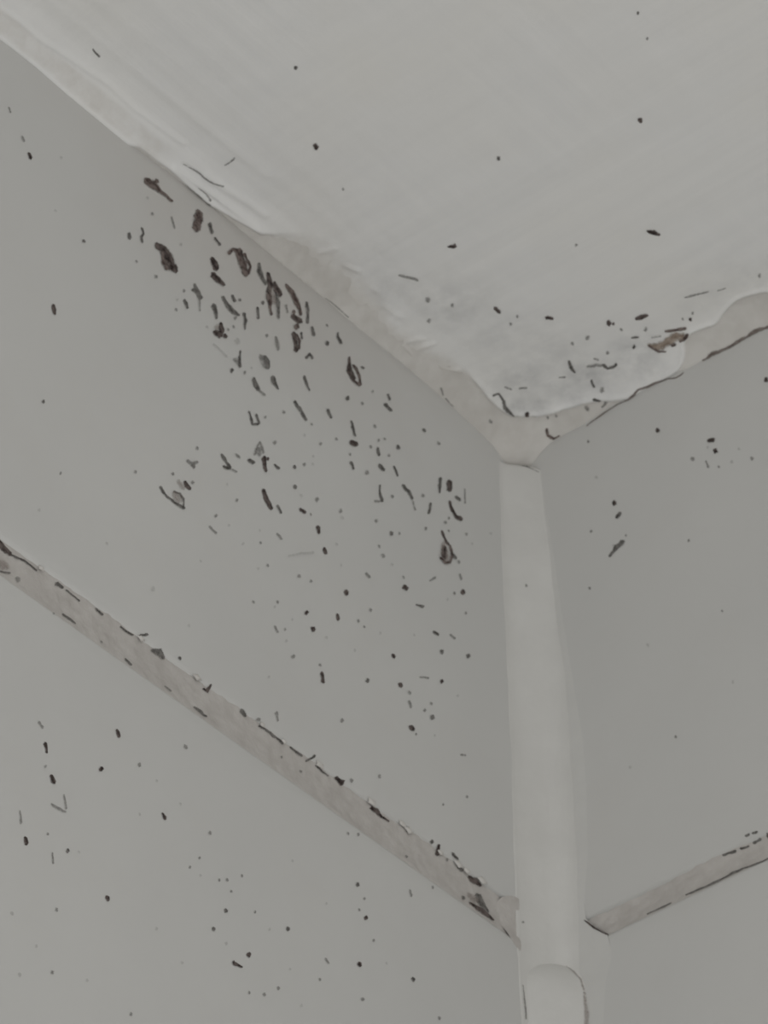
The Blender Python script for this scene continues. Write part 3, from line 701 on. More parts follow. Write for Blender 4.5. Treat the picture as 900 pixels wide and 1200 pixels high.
L~mould_colony~slanting grey mould stroke alone below the right end of the cluster~g:-61.87 -31.32 -.04 -.05 -61.76 -31.34 -.25 -.3 -61.67 -31.46 -.38 -.47 -61.61 -31.58 -.45 -.54 -61.11 -31.96 -.42 -.52 -60.47 -32.16 -.53 -.64 -59.69 -32.89 -.48 -.56 -58.86 -33.6 -.38 -.44 -58.77 -33.64 -.3 -.35 -58.64 -33.64 -.19 -.23 -58.6 -33.7 -.04 -.04
L~mould_colony~thin pale slanting mould stroke left of the black diamond colony~g:-59.07 -23.93 -.05 -.04 -59.06 -24.02 -.25 -.23 -59.02 -24.14 -.37 -.34 -59.03 -24.29 -.49 -.43 -58.79 -24.79 -.46 -.42 -58.52 -25.29 -.51 -.5 -58.23 -25.88 -.29 -.31 -57.74 -26.4 -.2 -.23 -57.67 -26.4 -.18 -.19 -57.65 -26.46 -.11 -.12 -57.63 -26.49 -.02 -.03
L~mould_colony~exclamation-shaped mould mark with a black round foot below the diamond colony~g:-46.95 -25.59 -.03 -.02 -46.94 -25.63 -.14 -.11 -46.96 -25.74 -.25 -.2 -46.94 -25.81 -.29 -.25 -46.71 -26.25 -.41 -.32 -46.68 -26.93 -.6 -.5 -46.41 -27.71 -.39 -.36 -46.11 -28.42 -.4 -.36 -46.06 -28.5 -.39 -.36 -46.05 -28.64 -.21 -.2 -46.02 -28.72 -.05 -.05|k:-47.89 -30.85 -.03 -.09 -47.68 -30.77 -.16 -.4 -47.37 -30.65 -.28 -.73 -47.13 -30.62 -.35 -.9 -45.99 -30.2 -.35 -.9 -45.72 -30.12 -.32 -.81 -45.42 -30.05 -.16 -.4 -45.21 -29.96 -.03 -.09
L~mould_colony~brownish ring-like mould stain with a tail above the left grout joint~g:-94.55 -71 -.04 -.04 -94.54 -71.09 -.19 -.2 -94.5 -71.2 -.3 -.31 -94.41 -71.24 -.37 -.38 -93.84 -71.85 -.37 -.43 -93.38 -72.01 -.21 -.31 -92.94 -72.17 -.21 -.37 -92.26 -72.08 -.17 -.32 -91.62 -72.16 -.22 -.36 -91.21 -72.21 -.21 -.35 -90.59 -72.13 -.22 -.44 -89.92 -72.02 -.22 -.49 -89.17 -71.99 -.26 -.56 -88.96 -71.86 -.24 -.52 -88.79 -71.85 -.12 -.26 -88.69 -71.87 -.03 -.06;-91.63 -70.19 -.01 -.04 -91.55 -70.19 -.07 -.2 -91.42 -70.14 -.1 -.3 -91.3 -70.1 -.14 -.37 -90.68 -69.88 -.09 -.26 -89.97 -69.65 -.21 -.37 -89.61 -69.98 -.22 -.27 -89.16 -70.12 -.33 -.31 -89.1 -70.85 -.2 -.13 -89.21 -71.68 -.35 -.21 -89.22 -71.78 -.28 -.18 -89.2 -71.86 -.14 -.09 -89.19 -71.92 -.03 -.02|w:-91.8 -70.36 -.05 -.07 -91.7 -70.43 -.27 -.37 -91.49 -70.44 -.4 -.55 -91.36 -70.53 -.53 -.73 -90.36 -70.89 -1.18 -1.61 -90.07 -71.02 -.94 -1.28 -89.74 -71.17 -.56 -.77 -89.49 -71.23 -.1 -.14
L~mould_colony~dark slanting mould dash above the brownish ring-like stain~k:-89.02 -66.34 -.04 -.05 -88.96 -66.37 -.19 -.23 -88.85 -66.41 -.36 -.42 -88.8 -66.49 -.35 -.41 -88.42 -66.91 -.52 -.64 -87.75 -67.11 -.42 -.54 -87.66 -67.21 -.42 -.54 -87.51 -67.24 -.2 -.26 -87.46 -67.33 -.05 -.06|w:-90.75 -67.24 -.06 -.08 -90.62 -67.26 -.28 -.36 -90.45 -67.33 -.5 -.64 -90.38 -67.49 -.52 -.67 -89.44 -68.11 -.6 -.76 -89.17 -68.06 -.51 -.65 -89 -68.18 -.36 -.45 -88.92 -68.29 -.06 -.08|f:-87.12 -65.03 -.05 -.04 -87.1 -65.12 -.21 -.15 -87.06 -65.25 -.4 -.28 -87.07 -65.39 -.53 -.37 -86.99 -65.52 -.54 -.37 -87.09 -65.72 -.4 -.28 -87.06 -65.86 -.26 -.18 -87.05 -65.96 -.05 -.04
L~mould_colony~small grey y-shaped mould mark left of the zigzag mark~f:-88.56 -61.85 -.03 -.06 -88.45 -61.84 -.14 -.27 -88.25 -61.77 -.28 -.54 -88.12 -61.8 -.3 -.59 -87.17 -61.73 -.11 -.65 -85.97 -60.64 .12 -.35 -85.82 -60.48 .11 -.31 -85.62 -60.39 .05 -.14 -85.51 -60.28 .01 -.03|g:-86.79 -61.37 -.06 -.04 -86.82 -61.51 -.29 -.19 -86.84 -61.71 -.46 -.3 -86.91 -61.92 -.62 -.4 -86.8 -62.07 -.49 -.32 -86.76 -62.22 -.44 -.28 -86.85 -62.46 -.28 -.18 -86.82 -62.57 -.05 -.03
L~mould_colony~grey zigzag mould mark in the middle of the upper left tile~g:-80.25 -55 -.04 -.05 -80.19 -55.06 -.22 -.26 -80.13 -55.16 -.33 -.4 -80.05 -55.24 -.38 -.48 -79.45 -55.48 -.48 -.57 -79.03 -55.96 -.32 -.37 -78.45 -56.22 -.44 -.5 -78.12 -56.61 -.53 -.58 -78.06 -56.72 -.37 -.42 -77.95 -56.79 -.25 -.28 -77.91 -56.88 -.04 -.05;-79.97 -57.48 -.01 -.05 -79.86 -57.44 -.07 -.25 -79.66 -57.28 -.13 -.47 -79.53 -57.31 -.13 -.46 -78.46 -56.92 -.14 -.49 -78.29 -56.83 -.11 -.4 -78.09 -56.71 -.08 -.27 -77.96 -56.64 -.02 -.06|f:-77.87 -56.71 -.01 -.03 -77.8 -56.7 -.07 -.17 -77.71 -56.69 -.12 -.29 -77.6 -56.6 -.14 -.33 -77.06 -56.51 -.13 -.31 -76.57 -56.37 -.15 -.32 -76.48 -56.36 -.13 -.3 -76.38 -56.37 -.07 -.16 -76.31 -56.34 -.01 -.03
L~mould_colony~grey u-shaped mould mark below the foot of the cluster~g:-73.37 -41.43 -.03 -.03 -73.36 -41.49 -.14 -.13 -73.28 -41.54 -.29 -.27 -73.23 -41.58 -.34 -.33 -72.95 -42.2 -.23 -.22 -72.72 -42.78 -.45 -.4 -72.55 -43.3 -.38 -.35 -72.42 -43.69 -.21 -.43 -71.74 -43.19 .03 -.38 -71.07 -42.75 .01 -.33 -70.95 -42.64 .02 -.25 -70.81 -42.55 .01 -.14 -70.73 -42.47 0 -.03;-71.64 -40.8 -.04 -.04 -71.6 -40.86 -.2 -.19 -71.53 -40.93 -.28 -.27 -71.48 -41 -.41 -.4 -71.17 -41.67 -.33 -.32 -70.79 -42.34 -.39 -.37 -70.83 -42.52 -.32 -.31 -70.76 -42.6 -.2 -.19 -70.72 -42.67 -.04 -.04
L~mould_colony~pale grey triangular mould stain above the two dark specks~f:-70.59 -46.01 -.04 -.01 -70.64 -46.11 -.16 -.03 -70.74 -46.28 -.3 -.06 -70.72 -46.39 -.32 -.06 -71.28 -47.47 -.26 -.05 -71.65 -48.38 -.47 -.18 -71.76 -49.09 -.43 -.19 -72.02 -49.76 -.4 -.14 -72.15 -49.94 -.4 -.17 -72.1 -50.07 -.2 -.09 -72.16 -50.2 -.04 -.02;-70.69 -46.01 -.03 -.02 -70.69 -46.08 -.16 -.14 -70.63 -46.14 -.27 -.25 -70.64 -46.24 -.35 -.33 -70.26 -47.12 -.48 -.44 -69.95 -48.02 -.47 -.41 -69.88 -48.09 -.38 -.34 -69.87 -48.22 -.22 -.19 -69.82 -48.27 -.05 -.04;-71.17 -47.5 -.08 -.06 -71.13 -47.63 -.36 -.29 -71.15 -47.89 -.72 -.58 -71.12 -48.08 -.8 -.65 -70.87 -48.98 -.65 -.52 -70.94 -49.26 -.6 -.49 -70.78 -49.37 -.39 -.31 -70.78 -49.54 -.07 -.06
L~mould_colony~dark upright mould stroke at the foot of the pale triangular stain~k:-69.56 -48.27 -.08 -.05 -69.61 -48.46 -.37 -.24 -69.61 -48.71 -.58 -.39 -69.73 -49 -.82 -.55 -69.63 -50 -.58 -.4 -69.58 -50.8 -.54 -.44 -69.3 -51.43 -.46 -.39 -69.32 -51.56 -.32 -.26 -69.27 -51.66 -.18 -.15 -69.24 -51.73 -.04 -.03;-68.75 -48.09 -.04 -.03 -68.76 -48.19 -.25 -.16 -68.71 -48.3 -.42 -.26 -68.73 -48.44 -.37 -.23 -68.85 -48.68 -.4 -.26 -68.79 -48.76 -.33 -.21 -68.78 -48.89 -.24 -.15 -68.8 -49 -.04 -.03
L~mould_speck~round dark mould speck at the left foot of the pale triangular stain~g:-73.93 -52.07 -.02 -.05 -73.78 -52.01 -.12 -.3 -73.6 -51.98 -.21 -.52 -73.4 -51.87 -.25 -.63 -72.53 -51.76 -.29 -.72 -72.29 -51.67 -.28 -.71 -72.01 -51.54 -.15 -.37 -71.83 -51.48 -.03 -.08
L~mould_colony~long black double-lobed mould streak in the middle of the upper left tile~k:-70.12 -55.54 -.08 -.07 -70.09 -55.67 -.33 -.3 -69.96 -55.78 -.57 -.53 -69.98 -56.01 -.57 -.53 -69.5 -57.05 -.65 -.64 -68.82 -57.79 -.65 -.67 -68.17 -58.43 -.56 -.54 -68.08 -58.51 -.47 -.46 -68.12 -58.72 -.27 -.26 -68.04 -58.77 -.05 -.05|g:-66.73 -56.67 -.03 -.03 -66.7 -56.73 -.19 -.19 -66.61 -56.78 -.31 -.32 -66.63 -56.93 -.41 -.43 -66.13 -57.35 -.32 -.33 -65.77 -57.8 -.36 -.36 -65.78 -57.91 -.26 -.27 -65.71 -57.97 -.17 -.17 -65.66 -57.99 -.03 -.03
L~mould_colony~thin upright grey mould stroke left of the round black spot near the corner~g:-23.08 -22.13 -.07 -.04 -23.14 -22.29 -.29 -.17 -23.09 -22.44 -.48 -.28 -23.16 -22.66 -.63 -.37 -23.22 -23.45 -.49 -.29 -23.39 -24.33 -.67 -.39 -23.49 -25.17 -.49 -.31 -23.6 -26.13 -.3 -.2 -23.57 -26.19 -.3 -.19 -23.64 -26.33 -.14 -.09 -23.62 -26.38 -.03 -.02
L~mould_colony~round black mould spot near the corner bead, top of the small group~k:-20.76 -21.22 -.11 -.08 -20.73 -21.42 -.54 -.39 -20.64 -21.68 -.92 -.66 -20.66 -21.98 -1.01 -.73 -20.65 -23.29 -.94 -.68 -20.78 -23.67 -1.01 -.73 -20.61 -23.87 -.48 -.35 -20.64 -24.11 -.12 -.09
L~mould_colony~black boot-shaped mould streak near the corner bead~k:-20.99 -26.08 -.05 -.05 -21 -26.19 -.24 -.22 -20.88 -26.23 -.37 -.34 -20.79 -26.28 -.48 -.42 -20.6 -27.16 -.45 -.41 -20.19 -27.76 -.54 -.55 -19.68 -28.14 -.47 -.48 -19.2 -28.59 -.48 -.71 -17.99 -28.16 -.3 -.78 -17.78 -28.22 -.26 -.67 -17.45 -28.07 -.19 -.48 -17.22 -27.94 -.03 -.08
L~mould_colony~purplish brown teardrop mould colony with a dark core near the corner bead~k:-23.52 -34.23 -.04 -.04 -23.47 -34.27 -.16 -.15 -23.44 -34.37 -.3 -.28 -23.46 -34.49 -.38 -.35 -23.19 -35 -.44 -.4 -22.85 -35.58 -.38 -.36 -22.41 -36.02 -.4 -.43 -21.81 -36.27 -.38 -.43 -21.83 -36.42 -.33 -.35 -21.71 -36.43 -.18 -.19 -21.68 -36.5 -.04 -.04|w:-23.16 -36.22 -.1 -.07 -23.17 -36.44 -.57 -.38 -23.05 -36.7 -.93 -.62 -23.23 -37.11 -1.03 -.69 -23 -39.15 -1.88 -1.46 -22.52 -40.73 -.88 -.79 -22.54 -40.97 -.66 -.59 -22.29 -41.01 -.41 -.37 -22.27 -41.16 -.08 -.07|k:-23.25 -37.27 -.09 -.06 -23.28 -37.45 -.35 -.25 -23.2 -37.62 -.68 -.48 -23.13 -37.78 -.78 -.56 -23.18 -38.83 -.93 -.66 -23.18 -39.85 -1.01 -.7 -22.99 -39.96 -.79 -.55 -23.12 -40.31 -.45 -.31 -23.09 -40.47 -.09 -.07|b:-21.63 -36.18 -.04 -.04 -21.63 -36.26 -.17 -.15 -21.58 -36.33 -.33 -.29 -21.48 -36.36 -.33 -.28 -21.26 -37.17 -.54 -.47 -21.03 -37.94 -.55 -.37 -21.3 -39.02 -.49 -.2 -21.8 -40.26 -.3 .12 -22.95 -41.02 .22 .54 -23.75 -40.94 .36 .47 -24.38 -40.83 .31 .41 -24.46 -40.78 .25 .33 -24.55 -40.74 .17 .23 -24.59 -40.69 .03 .04|g:-21.08 -37.77 -.05 -.06 -20.97 -37.78 -.25 -.3 -20.79 -37.8 -.41 -.49 -20.77 -37.99 -.52 -.62 -20.01 -38.19 -.39 -.47 -19.92 -38.23 -.28 -.33 -19.87 -38.33 -.18 -.21 -19.8 -38.35 -.03 -.04
L~mould_colony~slanting dark mould dash with a faint hanging tail left of the corner group~g:-33.95 -30.97 -.04 -.05 -33.86 -31.01 -.19 -.26 -33.75 -31.08 -.33 -.45 -33.55 -31.02 -.47 -.59 -32.98 -31.44 -.47 -.64 -32.12 -31.45 -.58 -.71 -31.66 -31.9 -.44 -.45 -31.28 -32.34 -.45 -.47 -31.3 -32.52 -.45 -.46 -31.16 -32.54 -.26 -.27 -31.13 -32.63 -.05 -.05|f:-31.17 -32.73 -.03 -.02 -31.16 -32.77 -.15 -.12 -31.14 -32.84 -.21 -.18 -31.11 -32.89 -.25 -.2 -30.94 -33.68 -.27 -.22 -30.61 -34.42 -.31 -.27 -30.63 -34.53 -.31 -.26 -30.61 -34.61 -.16 -.13 -30.58 -34.66 -.03 -.02
L~mould_colony~short grey mould dash leaning left of the boot-shaped streak~g:-26.11 -29.81 -.05 -.02 -26.13 -29.92 -.23 -.11 -26.23 -30.11 -.41 -.19 -26.26 -30.26 -.44 -.22 -26.46 -31.44 -.43 -.2 -26.82 -32.59 -.49 -.21 -26.91 -32.79 -.47 -.22 -27.04 -33.04 -.29 -.14 -27.06 -33.17 -.06 -.03
L~mould_colony~grey anchor-shaped mould mark left of the slanting dash~g:-39.93 -34.92 -.03 -.02 -39.91 -34.98 -.19 -.13 -39.98 -35.15 -.31 -.2 -39.99 -35.25 -.33 -.21 -40.06 -36.21 -.31 -.2 -39.98 -37.18 -.43 -.35 -39.57 -38.11 -.63 -.58 -39.59 -38.33 -.6 -.55 -39.42 -38.39 -.37 -.34 -39.41 -38.54 -.07 -.06|f:-41.92 -39.92 -0 -.04 -41.8 -39.85 -.01 -.18 -41.61 -39.72 -.02 -.34 -41.44 -39.55 -.02 -.44 -40.42 -39 -.02 -.33 -40.27 -38.89 -.02 -.32 -40.1 -38.73 -.01 -.16 -39.99 -38.67 -0 -.04
L~mould_speck~small black mould dot well below the anchor-shaped mark~k:-49.89 -63.44 -.07 -.05 -49.81 -63.53 -.41 -.29 -49.94 -63.85 -.61 -.43 -49.86 -63.99 -.78 -.56 -49.8 -64.24 -.66 -.47 -49.78 -64.43 -.61 -.44 -49.71 -64.6 -.37 -.26 -49.75 -64.77 -.08 -.06
L~mould_speck~small black mould dot lower left of the purplish teardrop colony~k:-34.71 -52.96 -.07 -.08 -34.56 -53 -.41 -.41 -34.52 -53.24 -.76 -.77 -34.49 -53.47 -.74 -.74 -34.08 -53.38 -.81 -.81 -33.99 -53.53 -.73 -.73 -33.98 -53.81 -.37 -.37 -33.89 -53.91 -.08 -.08
L~mould_speck~small black mould dash lower right of the double-lobed black streak~k:-56.71 -54.47 -.07 -.06 -56.64 -54.56 -.32 -.26 -56.63 -54.75 -.57 -.46 -56.51 -54.83 -.66 -.53 -56.36 -55.9 -.43 -.34 -56.36 -56.03 -.32 -.25 -56.34 -56.15 -.24 -.2 -56.29 -56.2 -.05 -.04
L~mould_speck~small black mould dot well lower right of the double-lobed black streak~k:-55.34 -58.14 -.05 -.05 -55.31 -58.23 -.24 -.24 -55.14 -58.25 -.42 -.41 -55.2 -58.46 -.52 -.51 -54.75 -58.96 -.52 -.52 -54.73 -59.11 -.42 -.41 -54.52 -59.1 -.31 -.31 -54.52 -59.23 -.06 -.06
L~mould_speck~small black mould dash right of the double-lobed black streak~k:-61.24 -53.92 -.03 -.06 -61.13 -53.92 -.16 -.3 -60.93 -53.83 -.25 -.46 -60.85 -53.95 -.28 -.52 -59.87 -53.82 -.35 -.64 -59.68 -53.77 -.31 -.58 -59.52 -53.81 -.19 -.35 -59.38 -53.77 -.03 -.06
L~mould_speck~small black mould dot well upper right of the star-shaped joint spot~k:-59.04 -76.63 -.06 -.08 -58.98 -76.72 -.26 -.32 -58.81 -76.79 -.44 -.52 -58.55 -76.7 -.61 -.73 -58.48 -76.91 -.52 -.62 -58.27 -76.89 -.55 -.66 -58.22 -77.1 -.28 -.33 -58.09 -77.11 -.05 -.06
L~mould_speck~small black mould dot well below the double-lobed black streak~k:-59.9 -73.8 -.06 -.03 -59.9 -73.93 -.27 -.13 -59.88 -74.11 -.56 -.28 -59.91 -74.29 -.6 -.3 -60.07 -74.58 -.65 -.32 -60.14 -74.78 -.45 -.22 -60.13 -74.96 -.31 -.15 -60.15 -75.1 -.05 -.03
L~mould_speck~tiny black mould dash well lower left of the purplish teardrop colony~k:-52.36 -69.84 -.05 -.04 -52.36 -69.94 -.2 -.15 -52.35 -70.07 -.36 -.28 -52.27 -70.14 -.46 -.36 -52.07 -70.87 -.47 -.36 -52.13 -71.06 -.41 -.32 -52.04 -71.13 -.24 -.19 -52.04 -71.23 -.05 -.04
L~mould_speck~small black mould dot well lower left of the purplish teardrop colony~k:-38.59 -69.62 -.07 -.07 -38.49 -69.67 -.28 -.27 -38.43 -69.82 -.55 -.54 -38.25 -69.83 -.52 -.52 -38.21 -70.05 -.56 -.56 -38.07 -70.1 -.51 -.5 -38.01 -70.26 -.28 -.27 -37.93 -70.32 -.07 -.06
L~mould_speck~small black mould dot below the purplish teardrop colony~k:-18.59 -43.8 -.07 -.06 -18.54 -43.91 -.33 -.25 -18.44 -44.07 -.68 -.51 -18.53 -44.34 -.67 -.5 -18.51 -44.58 -.79 -.59 -18.39 -44.7 -.74 -.55 -18.46 -44.98 -.44 -.33 -18.38 -45.07 -.09 -.07
L~mould_speck~small black mould dot well upper right of the black joint blot, the farther~k:-37.15 -74.66 -.05 -.06 -37.09 -74.75 -.31 -.34 -36.86 -74.73 -.53 -.58 -36.75 -74.82 -.62 -.69 -36.69 -75.02 -.58 -.64 -36.5 -75.02 -.48 -.53 -36.41 -75.16 -.32 -.35 -36.29 -75.18 -.06 -.07
L~mould_speck~small black mould dot well below the purplish teardrop colony~k:-25.53 -66.99 -.05 -.02 -25.58 -67.13 -.31 -.14 -25.62 -67.32 -.48 -.22 -25.6 -67.46 -.58 -.26 -25.71 -67.73 -.54 -.25 -25.76 -67.91 -.43 -.19 -25.77 -68.08 -.3 -.13 -25.86 -68.24 -.05 -.02
L~mould_speck~small black mould dot well upper right of the black joint blot, the nearer~k:-35.01 -81.99 -.07 -.09 -34.93 -82.09 -.33 -.43 -34.62 -82 -.52 -.68 -34.42 -82.01 -.58 -.75 -33.89 -82.13 -.51 -.67 -33.75 -82.19 -.42 -.55 -33.61 -82.28 -.27 -.35 -33.52 -82.33 -.06 -.07
L~mould_speck~small black mould dash well above the black joint blot~k:-56.69 -84.05 -.06 -.04 -56.7 -84.17 -.26 -.19 -56.61 -84.29 -.42 -.3 -56.68 -84.49 -.59 -.45 -56.44 -85.15 -.49 -.35 -56.46 -86.03 -.58 -.39 -56.31 -86.08 -.53 -.38 -56.34 -86.27 -.27 -.19 -56.29 -86.34 -.05 -.04
L~mould_speck~tiny black mould dash well left of the tadpole-shaped colony~k:-125.48 -23.34 -.05 -.05 -125.43 -23.41 -.19 -.21 -125.42 -23.58 -.31 -.34 -125.25 -23.55 -.37 -.42 -124.88 -24.3 -.45 -.5 -124.84 -24.4 -.35 -.39 -124.83 -24.56 -.19 -.21 -124.76 -24.59 -.04 -.05
L~mould_speck~small black mould dash well lower left of the largest black colony~k:-119.16 -50.88 -.06 -.05 -119.11 -50.97 -.25 -.23 -119.06 -51.12 -.49 -.46 -119.05 -51.28 -.48 -.47 -118.79 -51.83 -.54 -.5 -118.67 -52.6 -.36 -.31 -118.59 -52.66 -.32 -.29 -118.51 -52.74 -.19 -.18 -118.51 -52.85 -.04 -.03
L~mould_speck~small grey mould dash just lower right of the reddish brown oval~g:-82.55 -6.44 -.05 -.05 -82.47 -6.51 -.29 -.27 -82.43 -6.68 -.48 -.45 -82.53 -6.97 -.65 -.61 -82.26 -7.75 -.47 -.44 -81.96 -8.39 -.59 -.53 -81.93 -8.55 -.53 -.49 -81.9 -8.73 -.33 -.31 -81.91 -8.88 -.06 -.06
L~mould_speck~tiny grey mould dash lower right of the reddish brown oval~g:-81.47 -9.16 -.04 -.06 -81.4 -9.2 -.21 -.3 -81.23 -9.18 -.38 -.53 -81.2 -9.34 -.36 -.53 -80.58 -9.51 -.26 -.37 -80.02 -9.77 -.42 -.57 -80.01 -9.92 -.32 -.45 -79.86 -9.92 -.18 -.25 -79.81 -9.98 -.04 -.05
L~mould_speck~tiny grey mould streak upper left of the largest black colony~g:-99.18 -19.98 -.04 -.04 -99.15 -20.05 -.21 -.2 -99.13 -20.16 -.28 -.27 -99.03 -20.18 -.36 -.37 -98.83 -20.63 -.34 -.33 -98.71 -21.25 -.38 -.17 -99.21 -22.2 -.43 -.18 -99.09 -22.62 -.39 -.38 -98.95 -23.1 -.33 -.33 -98.91 -23.17 -.28 -.27 -98.92 -23.32 -.16 -.16 -98.88 -23.37 -.04 -.04
L~mould_speck~small grey mould dash upper left of the largest black colony~g:-102.11 -23.19 -.05 -.04 -102.05 -23.27 -.29 -.24 -102.09 -23.48 -.44 -.37 -102.14 -23.69 -.52 -.43 -101.88 -24.42 -.53 -.44 -101.95 -24.64 -.39 -.32 -101.9 -24.79 -.22 -.18 -101.9 -24.9 -.06 -.05
L~mould_speck~tiny grey mould dash just lower left of the x-shaped mark~g:-88.97 -28.16 -.04 -.04 -88.93 -28.22 -.18 -.19 -88.9 -28.35 -.34 -.36 -88.88 -28.47 -.41 -.46 -88.4 -28.89 -.5 -.53 -88.16 -29.61 -.39 -.38 -88.07 -29.67 -.35 -.37 -88.01 -29.78 -.23 -.24 -87.97 -29.85 -.04 -.04
L~mould_speck~tiny grey mould streak just lower left of the dense dark knot~g:-70.78 -16.92 -.05 -.04 -70.76 -17.01 -.26 -.21 -70.76 -17.16 -.38 -.3 -70.69 -17.24 -.49 -.41 -70.57 -18.29 -.38 -.3 -70.49 -19.28 -.47 -.35 -70.53 -19.45 -.44 -.35 -70.55 -19.63 -.25 -.19 -70.54 -19.73 -.05 -.04
L~mould_speck~tiny grey mould dot just lower left of the dense dark knot~g:-69.17 -14.43 -.06 -.03 -69.24 -14.59 -.29 -.17 -69.2 -14.75 -.41 -.24 -69.34 -14.99 -.57 -.33 -69.34 -15.19 -.46 -.27 -69.31 -15.33 -.5 -.3 -69.33 -15.53 -.24 -.14 -69.38 -15.68 -.05 -.03
L~mould_speck~small grey mould dot upper left of the dark bar with faint tail~g:-77.27 -34.9 -.06 -.04 -77.33 -35.07 -.28 -.15 -77.25 -35.22 -.53 -.29 -77.34 -35.45 -.58 -.32 -77.44 -35.76 -.54 -.3 -77.53 -35.99 -.5 -.27 -77.5 -36.18 -.29 -.16 -77.51 -36.32 -.07 -.04
L~mould_speck~small grey mould dash lower right of the curved brown arc~g:-56.78 -11.37 -.05 -.05 -56.7 -11.41 -.27 -.26 -56.65 -11.53 -.46 -.43 -56.63 -11.66 -.45 -.46 -56.39 -12.26 -.48 -.45 -56.23 -12.93 -.66 -.58 -56.16 -13.06 -.49 -.46 -56.1 -13.22 -.3 -.28 -56.02 -13.28 -.06 -.06
L~mould_speck~small grey mould dot upper left of the black diamond colony~g:-52.84 -11.85 -.07 -.06 -52.84 -12 -.29 -.27 -52.76 -12.15 -.49 -.44 -52.64 -12.23 -.7 -.63 -52.75 -12.57 -.55 -.5 -52.65 -12.68 -.61 -.55 -52.59 -12.84 -.35 -.31 -52.53 -12.93 -.06 -.06
L~mould_speck~tiny grey mould streak upper left of the black diamond colony~g:-49.69 -7.73 -.03 -.02 -49.7 -7.79 -.11 -.08 -49.66 -7.84 -.23 -.16 -49.74 -7.96 -.27 -.17 -49.81 -8.57 -.39 -.27 -49.71 -9.14 -.52 -.52 -49.23 -9.36 -.48 -.61 -49 -9.71 -.45 -.57 -48.84 -9.68 -.38 -.49 -48.74 -9.77 -.22 -.27 -48.65 -9.79 -.05 -.06
L~mould_speck~small grey mould dash right of the rounded grey patch~g:-58.69 -20.15 .04 -.01 -58.6 -19.98 .23 -.04 -58.44 -19.72 .32 -.06 -58.26 -19.5 .39 -.07 -57.45 -18.2 -.05 -.59 -56.78 -18.48 -.41 -.53 -56.8 -18.68 -.34 -.45 -56.65 -18.68 -.19 -.25 -56.58 -18.72 -.04 -.06
L~mould_speck~small grey mould dot below the black diamond colony~g:-47.42 -20.38 -.06 -.02 -47.48 -20.57 -.28 -.1 -47.54 -20.83 -.47 -.16 -47.71 -21.1 -.59 -.2 -47.71 -21.38 -.7 -.24 -47.87 -21.65 -.62 -.21 -47.97 -21.92 -.3 -.1 -48.08 -22.12 -.06 -.02
L~mould_speck~tiny grey mould dash lower right of the black diamond colony~g:-36.78 -12.69 -.04 -.03 -36.74 -12.74 -.19 -.18 -36.77 -12.89 -.37 -.34 -36.65 -12.89 -.39 -.36 -36.26 -13.68 -.47 -.44 -36.31 -13.87 -.45 -.42 -36.26 -13.98 -.26 -.24 -36.21 -14.04 -.05 -.04
L~mould_speck~small grey mould dash upper right of the exclamation-shaped mark~g:-38.03 -15.81 -.04 -.06 -37.92 -15.84 -.22 -.35 -37.73 -15.82 -.42 -.67 -37.51 -15.72 -.49 -.79 -36.75 -15.85 -.35 -.55 -36.04 -15.99 -.38 -.58 -35.88 -15.95 -.32 -.5 -35.75 -15.98 -.2 -.31 -35.62 -15.94 -.03 -.05
L~mould_speck~small grey mould dash right of the lone slanting stroke~g:-53.38 -27.36 -.05 -.05 -53.29 -27.37 -.2 -.22 -53.24 -27.5 -.44 -.48 -53.1 -27.51 -.51 -.53 -52.8 -28.13 -.44 -.48 -52.35 -28.53 -.45 -.52 -52.26 -28.61 -.42 -.46 -52.16 -28.71 -.24 -.26 -52.09 -28.77 -.05 -.06
L~mould_speck~tiny grey mould dash below the exclamation-shaped mark~g:-47.56 -34.87 -.05 -.05 -47.53 -34.94 -.21 -.2 -47.48 -35.06 -.4 -.38 -47.4 -35.13 -.48 -.5 -47.06 -35.5 -.45 -.43 -46.91 -36.11 -.44 -.39 -46.82 -36.16 -.44 -.42 -46.83 -36.33 -.25 -.24 -46.77 -36.38 -.04 -.04
L~mould_speck~tiny grey mould dash lower right of the exclamation-shaped mark~g:-40.14 -26.84 -.06 -.05 -40.12 -26.93 -.26 -.22 -40.15 -27.12 -.41 -.34 -40.09 -27.22 -.48 -.37 -40.05 -27.95 -.58 -.48 -39.81 -28.43 -.47 -.42 -39.8 -28.58 -.42 -.35 -39.72 -28.68 -.23 -.19 -39.7 -28.78 -.06 -.05
L~mould_speck~small grey mould dash above the anchor-shaped mark~g:-40.08 -30.51 -.05 -.07 -40.02 -30.61 -.26 -.33 -39.81 -30.62 -.46 -.59 -39.7 -30.7 -.56 -.71 -38.92 -31.03 -.55 -.69 -38.69 -30.99 -.54 -.68 -38.54 -31.09 -.28 -.36 -38.47 -31.19 -.06 -.08
L~mould_speck~tiny grey mould dash upper left of the slanting dash with hanging tail~g:-36.09 -28.25 -.05 -.05 -36.05 -28.32 -.2 -.2 -35.99 -28.41 -.39 -.39 -35.86 -28.41 -.37 -.38 -35.42 -29.06 -.37 -.37 -35.05 -29.79 -.37 -.35 -35 -29.86 -.37 -.37 -34.92 -29.91 -.17 -.17 -34.88 -29.97 -.04 -.04
L~mould_speck~small grey mould dot right of the exclamation-shaped mark~g:-34.9 -22.85 -.06 -.07 -34.84 -22.96 -.3 -.36 -34.6 -22.93 -.46 -.56 -34.59 -23.16 -.65 -.78 -34.45 -23.29 -.57 -.69 -34.27 -23.3 -.55 -.66 -34.1 -23.36 -.26 -.32 -33.97 -23.38 -.06 -.07
